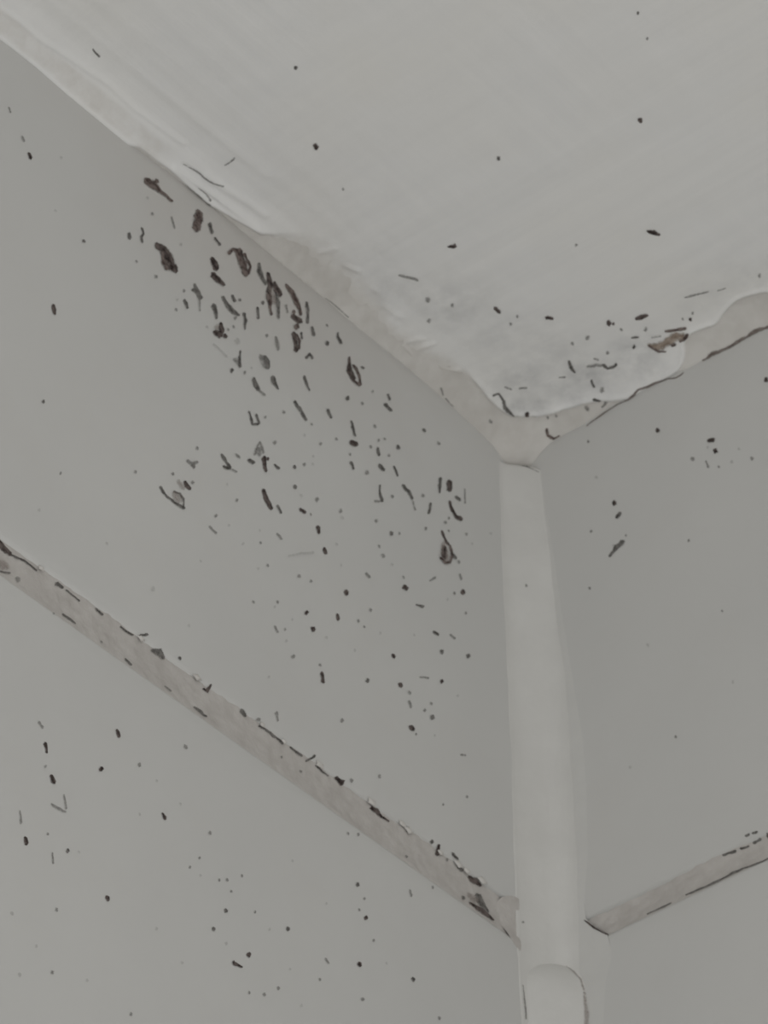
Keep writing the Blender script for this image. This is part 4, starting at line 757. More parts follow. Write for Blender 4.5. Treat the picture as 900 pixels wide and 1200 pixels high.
L~mould_speck~small grey mould dot upper left of the round black corner spot~g:-27.39 -14.17 -.07 -.07 -27.3 -14.21 -.3 -.32 -27.21 -14.33 -.49 -.53 -27.05 -14.34 -.5 -.54 -26.93 -14.48 -.59 -.64 -26.82 -14.56 -.49 -.53 -26.77 -14.72 -.29 -.32 -26.73 -14.82 -.06 -.07
L~mould_speck~tiny grey mould dash just above the boot-shaped streak~g:-19.38 -24.08 -.04 -.06 -19.27 -24.08 -.18 -.29 -19.11 -24.06 -.34 -.56 -18.94 -24.02 -.35 -.57 -17.97 -23.92 -.37 -.6 -17.88 -24.03 -.36 -.58 -17.67 -23.96 -.22 -.36 -17.57 -23.99 -.04 -.06
L~mould_speck~small grey mould dot lower right of the pale triangular stain~g:-62.25 -45.43 -.05 -.05 -62.2 -45.5 -.21 -.2 -62.09 -45.57 -.43 -.4 -62.18 -45.81 -.51 -.48 -62.07 -45.93 -.51 -.47 -61.92 -45.93 -.37 -.34 -61.95 -46.13 -.27 -.25 -61.88 -46.18 -.04 -.04
L~mould_speck~small grey mould dot upper right of the double-lobed black streak~g:-62.34 -49.62 -.05 -.05 -62.26 -49.67 -.3 -.3 -62.26 -49.87 -.49 -.48 -62.07 -49.87 -.51 -.51 -62.13 -50.16 -.57 -.57 -61.95 -50.16 -.43 -.43 -61.85 -50.26 -.24 -.24 -61.83 -50.38 -.06 -.06
L~mould_speck~small grey mould dot below the anchor-shaped mark~g:-37.64 -43.46 -.05 -.05 -37.61 -43.57 -.29 -.28 -37.5 -43.67 -.49 -.46 -37.33 -43.7 -.65 -.62 -37.4 -44.01 -.56 -.53 -37.35 -44.15 -.58 -.55 -37.14 -44.15 -.34 -.32 -37.12 -44.27 -.06 -.05
L~mould_speck~small grey mould dash lower left of the purplish teardrop colony~g:-31.8 -55.35 -.01 -.03 -31.73 -55.33 -.04 -.12 -31.61 -55.26 -.07 -.22 -31.53 -55.25 -.09 -.27 -30.73 -54.96 -.11 -.35 -29.83 -54.6 -.18 -.54 -29.62 -54.47 -.17 -.52 -29.38 -54.32 -.09 -.27 -29.26 -54.32 -.02 -.05
L~mould_speck~small grey mould dot well below the purplish teardrop colony, the nearer~g:-25.53 -60.84 -.07 -.06 -25.47 -60.92 -.37 -.33 -25.41 -61.08 -.62 -.55 -25.21 -61.09 -.7 -.62 -25.28 -61.37 -.57 -.51 -25.14 -61.43 -.5 -.44 -25.13 -61.63 -.28 -.25 -25.04 -61.7 -.07 -.06
L~mould_speck~small grey mould dot well below the purplish teardrop colony, the farther~g:-17.71 -57 -.06 -.02 -17.77 -57.16 -.31 -.09 -17.85 -57.41 -.57 -.17 -18.01 -57.65 -.7 -.21 -18.09 -57.93 -.55 -.16 -18.24 -58.17 -.49 -.14 -18.32 -58.41 -.33 -.1 -18.4 -58.58 -.07 -.02
L~mould_speck~tiny grey mould dash well below the purplish teardrop colony~g:-27.5 -58.27 -.03 -.05 -27.42 -58.28 -.13 -.22 -27.26 -58.26 -.25 -.42 -27.13 -58.23 -.3 -.5 -26.09 -58.1 -.32 -.53 -25.97 -58.14 -.28 -.47 -25.83 -58.14 -.16 -.27 -25.72 -58.14 -.03 -.05
L~mould_speck~small grey mould dot well above the black joint blot~g:-45.11 -78.37 -.05 -.03 -45.12 -78.5 -.34 -.21 -45.19 -78.73 -.5 -.3 -45.11 -78.85 -.55 -.33 -45.24 -79.15 -.57 -.35 -45.19 -79.28 -.52 -.32 -45.15 -79.45 -.28 -.17 -45.16 -79.58 -.05 -.03
L~mould_speck~small grey mould dot well upper right of the slanting joint smear~g:-28.47 -75.92 -.07 -.03 -28.46 -76.05 -.35 -.15 -28.64 -76.34 -.61 -.25 -28.66 -76.54 -.7 -.29 -28.68 -76.79 -.78 -.32 -28.8 -77.02 -.64 -.26 -28.85 -77.26 -.34 -.14 -28.92 -77.43 -.06 -.02
L~mould_speck~tiny grey mould dash lower right of the pale triangular stain~g:-67.35 -48.63 -.03 -.05 -67.29 -48.69 -.18 -.29 -67.1 -48.62 -.27 -.43 -67.02 -48.7 -.28 -.45 -66.19 -48.78 -.37 -.58 -65.99 -48.69 -.35 -.56 -65.86 -48.72 -.16 -.26 -65.78 -48.77 -.03 -.05
L~mould_speck~small grey mould dot well left of the largest black colony~g:-112.78 -32.66 -.04 -.05 -112.75 -32.74 -.22 -.27 -112.61 -32.77 -.31 -.38 -112.64 -32.98 -.43 -.51 -112.42 -32.96 -.42 -.51 -112.36 -33.05 -.32 -.39 -112.28 -33.15 -.19 -.23 -112.26 -33.26 -.05 -.05
L~mould_speck~small grey mould dot well above the dark crust on the joint~g:-120.64 -71.24 -.04 -.03 -120.65 -71.35 -.2 -.14 -120.57 -71.44 -.34 -.24 -120.69 -71.65 -.35 -.25 -120.65 -71.81 -.46 -.32 -120.63 -71.92 -.39 -.27 -120.61 -72.05 -.19 -.14 -120.59 -72.14 -.04 -.03
L~mould_speck~tiny faint mould dot below the tadpole-shaped colony~f:-96.86 -14.9 -.04 -.05 -96.78 -14.93 -.19 -.24 -96.71 -15.02 -.31 -.39 -96.7 -15.18 -.46 -.58 -96.58 -15.24 -.42 -.53 -96.48 -15.28 -.35 -.44 -96.36 -15.33 -.21 -.27 -96.31 -15.38 -.04 -.05
L~mould_speck~tiny faint mould streak left of the reddish brown oval~f:-92.08 -12.31 -.04 -.04 -92.04 -12.36 -.2 -.2 -91.96 -12.42 -.29 -.29 -91.94 -12.53 -.34 -.34 -91.55 -13.36 -.3 -.3 -91.2 -14.36 -.31 -.3 -91.23 -14.51 -.3 -.3 -91.2 -14.61 -.19 -.19 -91.15 -14.65 -.03 -.03
L~mould_speck~tiny faint mould dot just left of the x-shaped mark~f:-89 -26.08 -.04 -.03 -89 -26.18 -.24 -.19 -88.97 -26.31 -.35 -.29 -88.96 -26.44 -.48 -.39 -88.92 -26.58 -.39 -.32 -88.97 -26.76 -.42 -.35 -88.9 -26.85 -.22 -.18 -88.89 -26.94 -.04 -.03
L~mould_speck~tiny faint mould dot lower left of the x-shaped mark~f:-91.11 -31.66 -.04 -.05 -91.05 -31.72 -.21 -.23 -91 -31.84 -.35 -.39 -90.93 -31.92 -.45 -.5 -90.9 -32.09 -.4 -.44 -90.75 -32.08 -.35 -.39 -90.7 -32.21 -.19 -.21 -90.66 -32.28 -.04 -.04
L~mould_speck~small faint mould dot just lower left of the largest black colony~f:-95.97 -28 -.05 -.06 -95.93 -28.1 -.25 -.32 -95.78 -28.12 -.36 -.46 -95.64 -28.14 -.41 -.52 -95.64 -28.38 -.51 -.65 -95.55 -28.45 -.37 -.47 -95.4 -28.48 -.24 -.3 -95.32 -28.53 -.05 -.07
L~mould_speck~tiny faint mould dash just left of the curved brown arc~f:-63.5 -11.21 -.05 -.05 -63.45 -11.28 -.21 -.2 -63.38 -11.36 -.43 -.41 -63.32 -11.45 -.51 -.51 -63.16 -12.06 -.27 -.25 -62.97 -12.6 -.4 -.35 -63 -12.76 -.35 -.33 -62.93 -12.84 -.19 -.18 -62.89 -12.89 -.04 -.04
L~mould_speck~tiny faint mould dot just lower right of the long slanting streak~f:-76.22 -22.89 -.05 -.02 -76.23 -23.01 -.28 -.13 -76.32 -23.23 -.48 -.23 -76.39 -23.43 -.55 -.26 -76.48 -23.66 -.52 -.25 -76.45 -23.81 -.43 -.2 -76.47 -24 -.27 -.13 -76.55 -24.15 -.06 -.03
L~mould_speck~tiny faint mould dot just right of the triangular brown blot~f:-76.84 -25.23 -.04 -.03 -76.86 -25.34 -.19 -.14 -76.87 -25.5 -.33 -.24 -76.85 -25.62 -.45 -.33 -76.78 -25.76 -.4 -.29 -76.78 -25.9 -.38 -.28 -76.86 -26.11 -.22 -.16 -76.83 -26.18 -.05 -.03
L~mould_speck~small faint mould dot just upper left of the dark bar with faint tail~f:-73.95 -33.19 -.04 -.02 -74.02 -33.34 -.27 -.1 -74.12 -33.56 -.41 -.15 -74.16 -33.74 -.42 -.16 -74.26 -34 -.48 -.18 -74.32 -34.18 -.44 -.17 -74.31 -34.36 -.25 -.1 -74.38 -34.51 -.06 -.02
L~mould_speck~small faint mould dot above the rounded grey patch~f:-68.25 -21.13 -.06 -.03 -68.31 -21.28 -.26 -.13 -68.38 -21.49 -.48 -.24 -68.41 -21.67 -.52 -.26 -68.52 -21.94 -.5 -.25 -68.47 -22.08 -.41 -.2 -68.51 -22.27 -.23 -.11 -68.57 -22.42 -.04 -.02
L~mould_speck~tiny faint mould dot just lower right of the lone slanting stroke~f:-57.74 -33.38 -.03 -.04 -57.66 -33.4 -.17 -.21 -57.59 -33.5 -.3 -.36 -57.55 -33.6 -.4 -.47 -57.38 -33.6 -.35 -.41 -57.32 -33.68 -.34 -.4 -57.26 -33.78 -.2 -.23 -57.17 -33.79 -.04 -.05
L~mould_speck~tiny faint mould dot lower right of the curved brown arc~f:-52.88 -8.16 -.04 -.05 -52.81 -8.18 -.19 -.25 -52.71 -8.23 -.34 -.42 -52.65 -8.3 -.36 -.46 -52.54 -8.36 -.31 -.4 -52.43 -8.36 -.33 -.42 -52.36 -8.44 -.21 -.26 -52.33 -8.51 -.04 -.05
L~mould_speck~small faint mould dot above the exclamation-shaped mark~f:-43.93 -19.31 -.05 -.04 -43.91 -19.4 -.28 -.24 -43.92 -19.59 -.43 -.37 -43.83 -19.67 -.46 -.4 -43.74 -19.81 -.47 -.4 -43.77 -19.99 -.4 -.34 -43.72 -20.12 -.28 -.24 -43.72 -20.23 -.06 -.05
L~mould_speck~tiny faint mould dot lower right of the black diamond colony~f:-40.86 -14.65 -.05 -.04 -40.89 -14.76 -.24 -.19 -40.82 -14.84 -.38 -.29 -40.89 -15.01 -.37 -.29 -40.85 -15.15 -.45 -.35 -40.85 -15.27 -.36 -.28 -40.81 -15.37 -.22 -.17 -40.8 -15.45 -.04 -.03
L~mould_speck~tiny faint mould dot just below the exclamation-shaped mark~f:-47.76 -33.13 -.05 -.04 -47.77 -33.24 -.2 -.19 -47.67 -33.3 -.42 -.39 -47.6 -33.36 -.43 -.4 -47.63 -33.58 -.39 -.36 -47.6 -33.68 -.41 -.38 -47.48 -33.72 -.24 -.22 -47.47 -33.81 -.04 -.04
L~mould_speck~small faint mould dot upper left of the anchor-shaped mark~f:-43.14 -33.85 -.06 -.03 -43.19 -34.02 -.37 -.19 -43.16 -34.22 -.63 -.32 -43.27 -34.48 -.61 -.31 -43.28 -34.74 -.71 -.36 -43.41 -35 -.57 -.29 -43.42 -35.21 -.37 -.19 -43.5 -35.4 -.06 -.03
L~mould_speck~tiny faint mould dot just right of the exclamation-shaped mark~f:-41.02 -22.46 -.05 -.05 -40.92 -22.48 -.25 -.29 -40.78 -22.52 -.4 -.46 -40.79 -22.72 -.57 -.66 -40.69 -22.83 -.47 -.54 -40.5 -22.79 -.41 -.47 -40.37 -22.85 -.26 -.3 -40.34 -22.96 -.05 -.06
L~mould_speck~small faint mould dot right of the exclamation-shaped mark~f:-39.59 -24.64 -.05 -.02 -39.6 -24.76 -.24 -.1 -39.77 -25 -.36 -.14 -39.78 -25.15 -.53 -.21 -39.84 -25.4 -.41 -.16 -39.98 -25.61 -.38 -.15 -39.96 -25.77 -.27 -.11 -40.04 -25.91 -.05 -.02
L~mould_speck~tiny faint mould dot right of the exclamation-shaped mark~f:-38.32 -23.52 -.05 -.05 -38.3 -23.61 -.22 -.23 -38.18 -23.65 -.38 -.4 -38.22 -23.84 -.43 -.45 -38.08 -23.88 -.41 -.43 -37.98 -23.93 -.42 -.44 -37.91 -24.02 -.2 -.21 -37.86 -24.08 -.04 -.04
L~mould_speck~tiny faint mould dot just lower right of the exclamation-shaped mark~f:-42.17 -27.78 -.05 -.04 -42.14 -27.87 -.3 -.25 -42.13 -28.02 -.49 -.41 -42.08 -28.13 -.46 -.38 -42.04 -28.28 -.58 -.48 -41.97 -28.37 -.43 -.35 -42.02 -28.58 -.27 -.23 -41.96 -28.64 -.06 -.05
L~mould_speck~tiny faint mould dot lower right of the exclamation-shaped mark~f:-37.43 -26.62 -.04 -.05 -37.36 -26.65 -.18 -.21 -37.23 -26.66 -.39 -.47 -37.23 -26.82 -.46 -.55 -37.13 -26.91 -.44 -.53 -36.94 -26.83 -.35 -.42 -36.87 -26.93 -.22 -.27 -36.82 -26.98 -.04 -.04
L~mould_speck~tiny faint mould dot above the round black corner spot~f:-23.39 -14.44 -.06 -.07 -23.36 -14.55 -.25 -.28 -23.25 -14.63 -.45 -.52 -23.13 -14.68 -.47 -.54 -23.02 -14.77 -.49 -.56 -22.86 -14.77 -.42 -.48 -22.78 -14.88 -.25 -.29 -22.71 -14.94 -.05 -.06
L~mould_speck~small faint mould dot right of the pale triangular stain~f:-59.37 -42.98 -.06 -.03 -59.38 -43.1 -.24 -.11 -59.51 -43.35 -.42 -.19 -59.56 -43.53 -.59 -.27 -59.63 -43.79 -.59 -.27 -59.69 -43.98 -.46 -.21 -59.64 -44.14 -.29 -.13 -59.73 -44.3 -.06 -.03
L~mould_speck~tiny faint mould dot left of the exclamation-shaped mark~f:-55.22 -35.86 -.05 -.03 -55.18 -35.94 -.21 -.15 -55.21 -36.1 -.4 -.27 -55.21 -36.23 -.47 -.32 -55.28 -36.44 -.48 -.33 -55.19 -36.52 -.37 -.25 -55.22 -36.69 -.22 -.15 -55.23 -36.79 -.05 -.03
L~mould_speck~tiny faint mould dot just left of the exclamation-shaped mark~f:-51.42 -32.35 -.04 -.05 -51.31 -32.34 -.23 -.28 -51.23 -32.43 -.39 -.49 -51.14 -32.46 -.37 -.46 -51.07 -32.58 -.37 -.46 -50.9 -32.53 -.31 -.39 -50.87 -32.67 -.17 -.21 -50.78 -32.68 -.04 -.06
L~mould_speck~tiny faint mould streak just lower right of the round black corner spot~f:-16.38 -20.39 -.03 -.02 -16.36 -20.44 -.19 -.13 -16.41 -20.58 -.28 -.19 -16.35 -20.63 -.34 -.24 -16.4 -22.15 -.26 -.18 -16.45 -23.75 -.31 -.2 -16.43 -23.82 -.24 -.16 -16.45 -23.93 -.14 -.09 -16.45 -23.99 -.04 -.02
L~mould_speck~small faint mould dot just lower right of the purplish teardrop colony~f:-19.17 -37.83 -.07 -.04 -19.21 -37.98 -.3 -.17 -19.28 -38.21 -.49 -.29 -19.28 -38.37 -.56 -.33 -19.27 -38.61 -.65 -.37 -19.23 -38.75 -.52 -.3 -19.32 -38.99 -.31 -.18 -19.35 -39.13 -.06 -.03
L~mould_speck~tiny faint mould dot just lower left of the boot-shaped streak, the farther~f:-22.56 -31.51 -.05 -.04 -22.55 -31.62 -.29 -.24 -22.48 -31.73 -.51 -.42 -22.41 -31.83 -.61 -.5 -22.38 -32 -.52 -.43 -22.31 -32.1 -.51 -.42 -22.36 -32.32 -.25 -.21 -22.31 -32.39 -.06 -.05
L~mould_speck~tiny faint mould dot just lower left of the boot-shaped streak, the nearer~f:-21.21 -29.73 -.04 -.02 -21.28 -29.86 -.25 -.1 -21.29 -30.02 -.35 -.15 -21.29 -30.16 -.47 -.19 -21.39 -30.37 -.52 -.22 -21.46 -30.54 -.38 -.16 -21.57 -30.74 -.22 -.09 -21.6 -30.86 -.05 -.02
L~mould_speck~tiny faint mould dot just below the boot-shaped streak~f:-21.77 -33.01 -.04 -.03 -21.74 -33.06 -.21 -.21 -21.71 -33.17 -.33 -.32 -21.56 -33.14 -.42 -.41 -21.55 -33.27 -.35 -.35 -21.48 -33.32 -.38 -.37 -21.48 -33.45 -.19 -.18 -21.42 -33.47 -.04 -.04
L~mould_speck~tiny faint mould dot just right of the slanting dash with hanging tail~f:-28.68 -29.61 -.05 -.05 -28.58 -29.63 -.23 -.27 -28.43 -29.67 -.47 -.55 -28.42 -29.85 -.58 -.67 -28.23 -29.85 -.56 -.65 -28.08 -29.86 -.49 -.57 -28 -29.98 -.26 -.3 -27.97 -30.09 -.06 -.07
L~mould_speck~tiny faint mould dot upper left of the purplish teardrop colony~f:-27.95 -36.3 -.06 -.04 -27.92 -36.38 -.25 -.17 -27.92 -36.54 -.47 -.32 -27.9 -36.68 -.48 -.32 -28 -36.91 -.48 -.32 -27.93 -37.01 -.51 -.34 -27.95 -37.19 -.23 -.16 -27.96 -37.3 -.05 -.03
L~mould_speck~tiny faint mould dot lower right of the boot-shaped streak~f:-16.76 -30.35 -.05 -.04 -16.69 -30.39 -.24 -.23 -16.67 -30.54 -.42 -.39 -16.51 -30.54 -.49 -.46 -16.49 -30.69 -.46 -.42 -16.54 -30.89 -.41 -.38 -16.43 -30.95 -.27 -.25 -16.36 -31 -.05 -.05
L~mould_speck~tiny faint mould dash lower right of the purplish teardrop colony~f:-19.23 -40.92 -.04 -.04 -19.21 -40.99 -.19 -.17 -19.13 -41.05 -.39 -.35 -19.14 -41.19 -.43 -.41 -18.9 -41.54 -.44 -.4 -18.74 -41.85 -.46 -.38 -18.67 -41.89 -.32 -.29 -18.67 -42.02 -.2 -.18 -18.61 -42.06 -.04 -.03
L~mould_speck~small faint mould dot right of the double-lobed black streak~f:-56.55 -48.35 -.06 -.04 -56.52 -48.46 -.31 -.2 -56.62 -48.74 -.58 -.37 -56.53 -48.87 -.61 -.39 -56.61 -49.15 -.74 -.47 -56.67 -49.38 -.55 -.35 -56.56 -49.52 -.34 -.22 -56.62 -49.7 -.08 -.05
L~mould_speck~tiny faint mould dot right of the double-lobed black streak~f:-58.47 -53.05 -.04 -.03 -58.41 -53.08 -.2 -.19 -58.42 -53.22 -.35 -.34 -58.31 -53.23 -.34 -.33 -58.29 -53.37 -.33 -.32 -58.26 -53.46 -.28 -.28 -58.17 -53.5 -.17 -.17 -58.14 -53.56 -.03 -.03
L~mould_speck~small faint mould dot left of the anchor-shaped mark~f:-50.39 -46.82 -.06 -.02 -50.41 -46.97 -.34 -.1 -50.58 -47.25 -.57 -.18 -50.59 -47.45 -.52 -.16 -50.66 -47.74 -.57 -.17 -50.8 -47.98 -.53 -.16 -50.92 -48.24 -.28 -.09 -51.02 -48.41 -.06 -.02
L~mould_speck~small faint mould dot below the anchor-shaped mark, the nearest~f:-41.24 -43.12 -.06 -.03 -41.26 -43.25 -.28 -.17 -41.21 -43.4 -.51 -.3 -41.3 -43.61 -.57 -.34 -41.32 -43.84 -.6 -.35 -41.39 -44.04 -.48 -.28 -41.35 -44.2 -.33 -.19 -41.39 -44.34 -.05 -.03
L~mould_speck~tiny faint mould dot below the slanting dash with hanging tail~f:-35.38 -42.15 -.05 -.04 -35.37 -42.24 -.21 -.18 -35.31 -42.34 -.34 -.29 -35.24 -42.41 -.4 -.33 -35.27 -42.6 -.4 -.33 -35.17 -42.65 -.45 -.38 -35.13 -42.76 -.24 -.2 -35.15 -42.87 -.04 -.04
L~mould_speck~small faint mould dot below the anchor-shaped mark, the middle one~f:-41.05 -48.55 -.04 -.04 -40.98 -48.59 -.22 -.21 -40.92 -48.69 -.38 -.36 -40.79 -48.72 -.5 -.48 -40.82 -48.95 -.42 -.4 -40.77 -49.05 -.4 -.38 -40.66 -49.11 -.24 -.23 -40.63 -49.19 -.05 -.05
L~mould_speck~small faint mould dot below the anchor-shaped mark, the farthest~f:-40.32 -50.01 -.06 -.07 -40.25 -50.08 -.26 -.3 -40.05 -50.08 -.47 -.54 -39.93 -50.15 -.53 -.6 -39.77 -50.22 -.48 -.55 -39.72 -50.37 -.46 -.53 -39.56 -50.42 -.28 -.32 -39.52 -50.53 -.06 -.06
L~mould_speck~small faint mould dot well below the double-lobed black streak~f:-61.85 -67.77 -.06 -.05 -61.77 -67.8 -.24 -.23 -61.8 -68.01 -.42 -.4 -61.65 -68.02 -.55 -.52 -61.69 -68.26 -.54 -.51 -61.49 -68.23 -.45 -.43 -61.45 -68.37 -.25 -.24 -61.42 -68.46 -.04 -.04
L~mould_speck~tiny faint mould dash well below the anchor-shaped mark~f:-44.91 -56.91 -.04 -.06 -44.79 -56.88 -.2 -.29 -44.64 -56.88 -.3 -.44 -44.51 -56.87 -.38 -.57 -43.72 -57.06 -.35 -.52 -43.62 -57.11 -.31 -.47 -43.42 -57.04 -.19 -.28 -43.34 -57.06 -.04 -.06
L~mould_speck~tiny faint mould dot just right of the anchor-shaped mark~f:-36.97 -35.2 -.04 -.05 -36.92 -35.27 -.2 -.23 -36.87 -35.39 -.35 -.39 -36.8 -35.47 -.52 -.58 -36.62 -35.49 -.44 -.49 -36.49 -35.51 -.4 -.44 -36.41 -35.6 -.22 -.24 -36.38 -35.68 -.05 -.05
L~mould_speck~tiny faint mould dot lower left of the purplish teardrop colony~f:-34.98 -51.24 -.05 -.05 -34.92 -51.29 -.24 -.26 -34.81 -51.33 -.36 -.38 -34.77 -51.45 -.38 -.41 -34.62 -51.5 -.45 -.48 -34.61 -51.63 -.41 -.43 -34.45 -51.63 -.23 -.25 -34.43 -51.72 -.04 -.04
L~mould_speck~small faint mould dot well lower left of the purplish teardrop colony~f:-43.74 -63.45 -.06 -.04 -43.78 -63.58 -.31 -.2 -43.72 -63.71 -.43 -.28 -43.68 -63.83 -.58 -.38 -43.82 -64.12 -.5 -.33 -43.69 -64.17 -.45 -.29 -43.73 -64.37 -.24 -.15 -43.73 -64.48 -.05 -.03
L~mould_speck~tiny faint mould dot well lower left of the purplish teardrop colony, the farther~f:-46.99 -67.71 -.05 -.03 -46.99 -67.81 -.21 -.13 -47.04 -67.98 -.41 -.26 -46.96 -68.06 -.51 -.33 -47.07 -68.29 -.42 -.27 -46.92 -68.33 -.47 -.3 -46.99 -68.52 -.21 -.13 -47 -68.62 -.04 -.03
L~mould_speck~tiny faint mould dot well lower left of the purplish teardrop colony, the nearer~f:-45.75 -68.26 -.03 -.03 -45.73 -68.33 -.18 -.2 -45.64 -68.35 -.29 -.33 -45.61 -68.44 -.33 -.36 -45.49 -68.49 -.36 -.4 -45.39 -68.49 -.29 -.32 -45.31 -68.54 -.15 -.17 -45.28 -68.59 -.03 -.04
L~mould_speck~tiny faint mould dash well below the purplish teardrop colony, the nearer~f:-22.96 -56.1 -.03 -.05 -22.88 -56.12 -.18 -.25 -22.73 -56.09 -.29 -.41 -22.59 -56.07 -.29 -.41 -21.6 -56.2 -.34 -.48 -21.45 -56.17 -.29 -.41 -21.35 -56.26 -.2 -.29 -21.25 -56.26 -.03 -.05
L~mould_speck~tiny faint mould dot below the purplish teardrop colony~f:-20.78 -45.75 -.05 -.03 -20.84 -45.89 -.29 -.15 -20.89 -46.07 -.41 -.21 -20.83 -46.18 -.56 -.29 -20.96 -46.42 -.54 -.28 -20.91 -46.54 -.46 -.24 -21 -46.74 -.26 -.13 -21.01 -46.85 -.05 -.03
L~mould_speck~tiny faint mould dot well below the purplish teardrop colony~f:-17.99 -48.26 -.05 -.03 -18.01 -48.36 -.24 -.14 -17.99 -48.49 -.43 -.26 -18.11 -48.68 -.52 -.31 -18.02 -48.79 -.4 -.24 -18.07 -48.94 -.41 -.24 -18.06 -49.07 -.26 -.16 -18.08 -49.17 -.05 -.03
L~mould_speck~tiny faint mould dash lower left of the purplish teardrop colony~f:-27.79 -48.02 .02 -.01 -27.72 -47.93 .08 -.05 -27.61 -47.79 .15 -.09 -27.46 -47.7 .15 -.13 -26.81 -46.94 .17 -.11 -26 -46.06 .27 -.14 -25.93 -45.89 .18 -.11 -25.75 -45.74 .12 -.07 -25.66 -45.63 .02 -.01
L~mould_speck~tiny faint mould dot upper left of the brownish ring-like stain~f:-100.33 -71.58 -.04 -.04 -100.3 -71.65 -.21 -.19 -100.3 -71.81 -.36 -.32 -100.17 -71.82 -.44 -.4 -100.19 -72.03 -.44 -.4 -100.12 -72.1 -.38 -.34 -100.04 -72.18 -.22 -.2 -100.03 -72.28 -.04 -.04
L~mould_speck~tiny faint mould dot just above the y-shaped mark~f:-86.06 -57.35 -.04 -.04 -86.02 -57.44 -.23 -.19 -86.04 -57.62 -.48 -.4 -85.9 -57.65 -.46 -.38 -86 -57.92 -.54 -.45 -85.88 -57.97 -.48 -.4 -85.82 -58.09 -.21 -.17 -85.84 -58.22 -.05 -.04
L~mould_speck~tiny faint mould dot just lower left of the y-shaped mark~f:-91.58 -66.26 -.04 -.02 -91.61 -66.38 -.23 -.14 -91.58 -66.49 -.36 -.21 -91.68 -66.67 -.47 -.28 -91.59 -66.77 -.44 -.26 -91.65 -66.93 -.39 -.23 -91.62 -67.05 -.21 -.12 -91.65 -67.16 -.04 -.03
L~mould_speck~tiny faint mould dash just upper right of the zigzag mark~f:-76.94 -52.79 -.03 -.04 -76.88 -52.84 -.16 -.26 -76.72 -52.78 -.21 -.34 -76.64 -52.82 -.29 -.47 -75.78 -52.84 -.34 -.56 -75.69 -52.89 -.26 -.43 -75.57 -52.92 -.15 -.25 -75.48 -52.93 -.03 -.05
L~mould_speck~tiny faint mould dot just right of the u-shaped mark~f:-69.16 -39.52 -.04 -.03 -69.17 -39.63 -.24 -.14 -69.13 -39.75 -.38 -.23 -69.23 -39.94 -.42 -.25 -69.25 -40.13 -.46 -.27 -69.23 -40.25 -.45 -.27 -69.32 -40.46 -.26 -.15 -69.28 -40.54 -.05 -.03
L~mould_speck~small faint mould dot just right of the pale triangular stain~f:-66.66 -43.12 -.06 -.02 -66.72 -43.29 -.32 -.11 -66.83 -43.54 -.5 -.17 -66.91 -43.76 -.57 -.19 -67.03 -44.03 -.59 -.2 -67.13 -44.26 -.54 -.18 -67.14 -44.48 -.27 -.09 -67.22 -44.65 -.06 -.02
L~mould_speck~tiny faint mould dot left of the double-lobed black streak~f:-76.63 -61.8 -.04 -.03 -76.64 -61.91 -.2 -.16 -76.55 -61.98 -.38 -.31 -76.49 -62.06 -.47 -.39 -76.58 -62.32 -.49 -.4 -76.54 -62.43 -.41 -.34 -76.41 -62.47 -.21 -.18 -76.41 -62.57 -.04 -.03
L~mould_speck~tiny faint mould dot lower right of the brownish ring-like stain~f:-81.42 -68.02 -.05 -.02 -81.46 -68.16 -.23 -.09 -81.44 -68.33 -.45 -.18 -81.56 -68.53 -.5 -.19 -81.68 -68.77 -.54 -.21 -81.68 -68.92 -.42 -.16 -81.76 -69.13 -.25 -.1 -81.78 -69.26 -.05 -.02
L~mould_speck~tiny faint mould dash lower right of the brownish ring-like stain~f:-83.32 -71.72 -.03 -.04 -83.22 -71.7 -.17 -.25 -83.09 -71.7 -.29 -.44 -83.01 -71.76 -.3 -.43 -82.33 -72.01 -.26 -.39 -81.62 -72.06 -.27 -.41 -81.5 -72.06 -.26 -.38 -81.41 -72.12 -.17 -.25 -81.34 -72.15 -.03 -.04
L~mould_speck~tiny faint mould dot below the double-lobed black streak~f:-70.94 -66.83 -.04 -.03 -70.93 -66.91 -.2 -.12 -70.97 -67.07 -.37 -.22 -71 -67.22 -.49 -.3 -70.93 -67.35 -.42 -.25 -70.97 -67.49 -.42 -.25 -71.03 -67.67 -.21 -.12 -71 -67.75 -.04 -.02
L~mould_speck~tiny faint mould dash below the double-lobed black streak~f:-67.02 -62.69 -.03 -.03 -66.96 -62.71 -.12 -.15 -66.88 -62.73 -.25 -.33 -66.83 -62.79 -.31 -.4 -66.32 -62.89 -.33 -.43 -65.82 -63.22 -.28 -.37 -65.68 -63.15 -.21 -.28 -65.65 -63.25 -.15 -.2 -65.58 -63.25 -.03 -.03
L~mould_speck~small faint mould dot below the double-lobed black streak~f:-69.58 -70.58 -.04 -.04 -69.54 -70.64 -.23 -.24 -69.4 -70.65 -.39 -.41 -69.45 -70.85 -.44 -.47 -69.26 -70.86 -.35 -.37 -69.15 -70.89 -.35 -.37 -69.14 -71.03 -.21 -.23 -69.08 -71.08 -.04 -.05
L~mould_speck~tiny faint mould dot well lower right of the double-lobed black streak~f:-58.82 -66.95 -.04 -.03 -58.83 -67.06 -.21 -.15 -58.72 -67.13 -.35 -.26 -58.71 -67.25 -.48 -.36 -58.79 -67.47 -.52 -.39 -58.73 -67.55 -.38 -.28 -58.68 -67.67 -.22 -.16 -58.68 -67.77 -.04 -.03
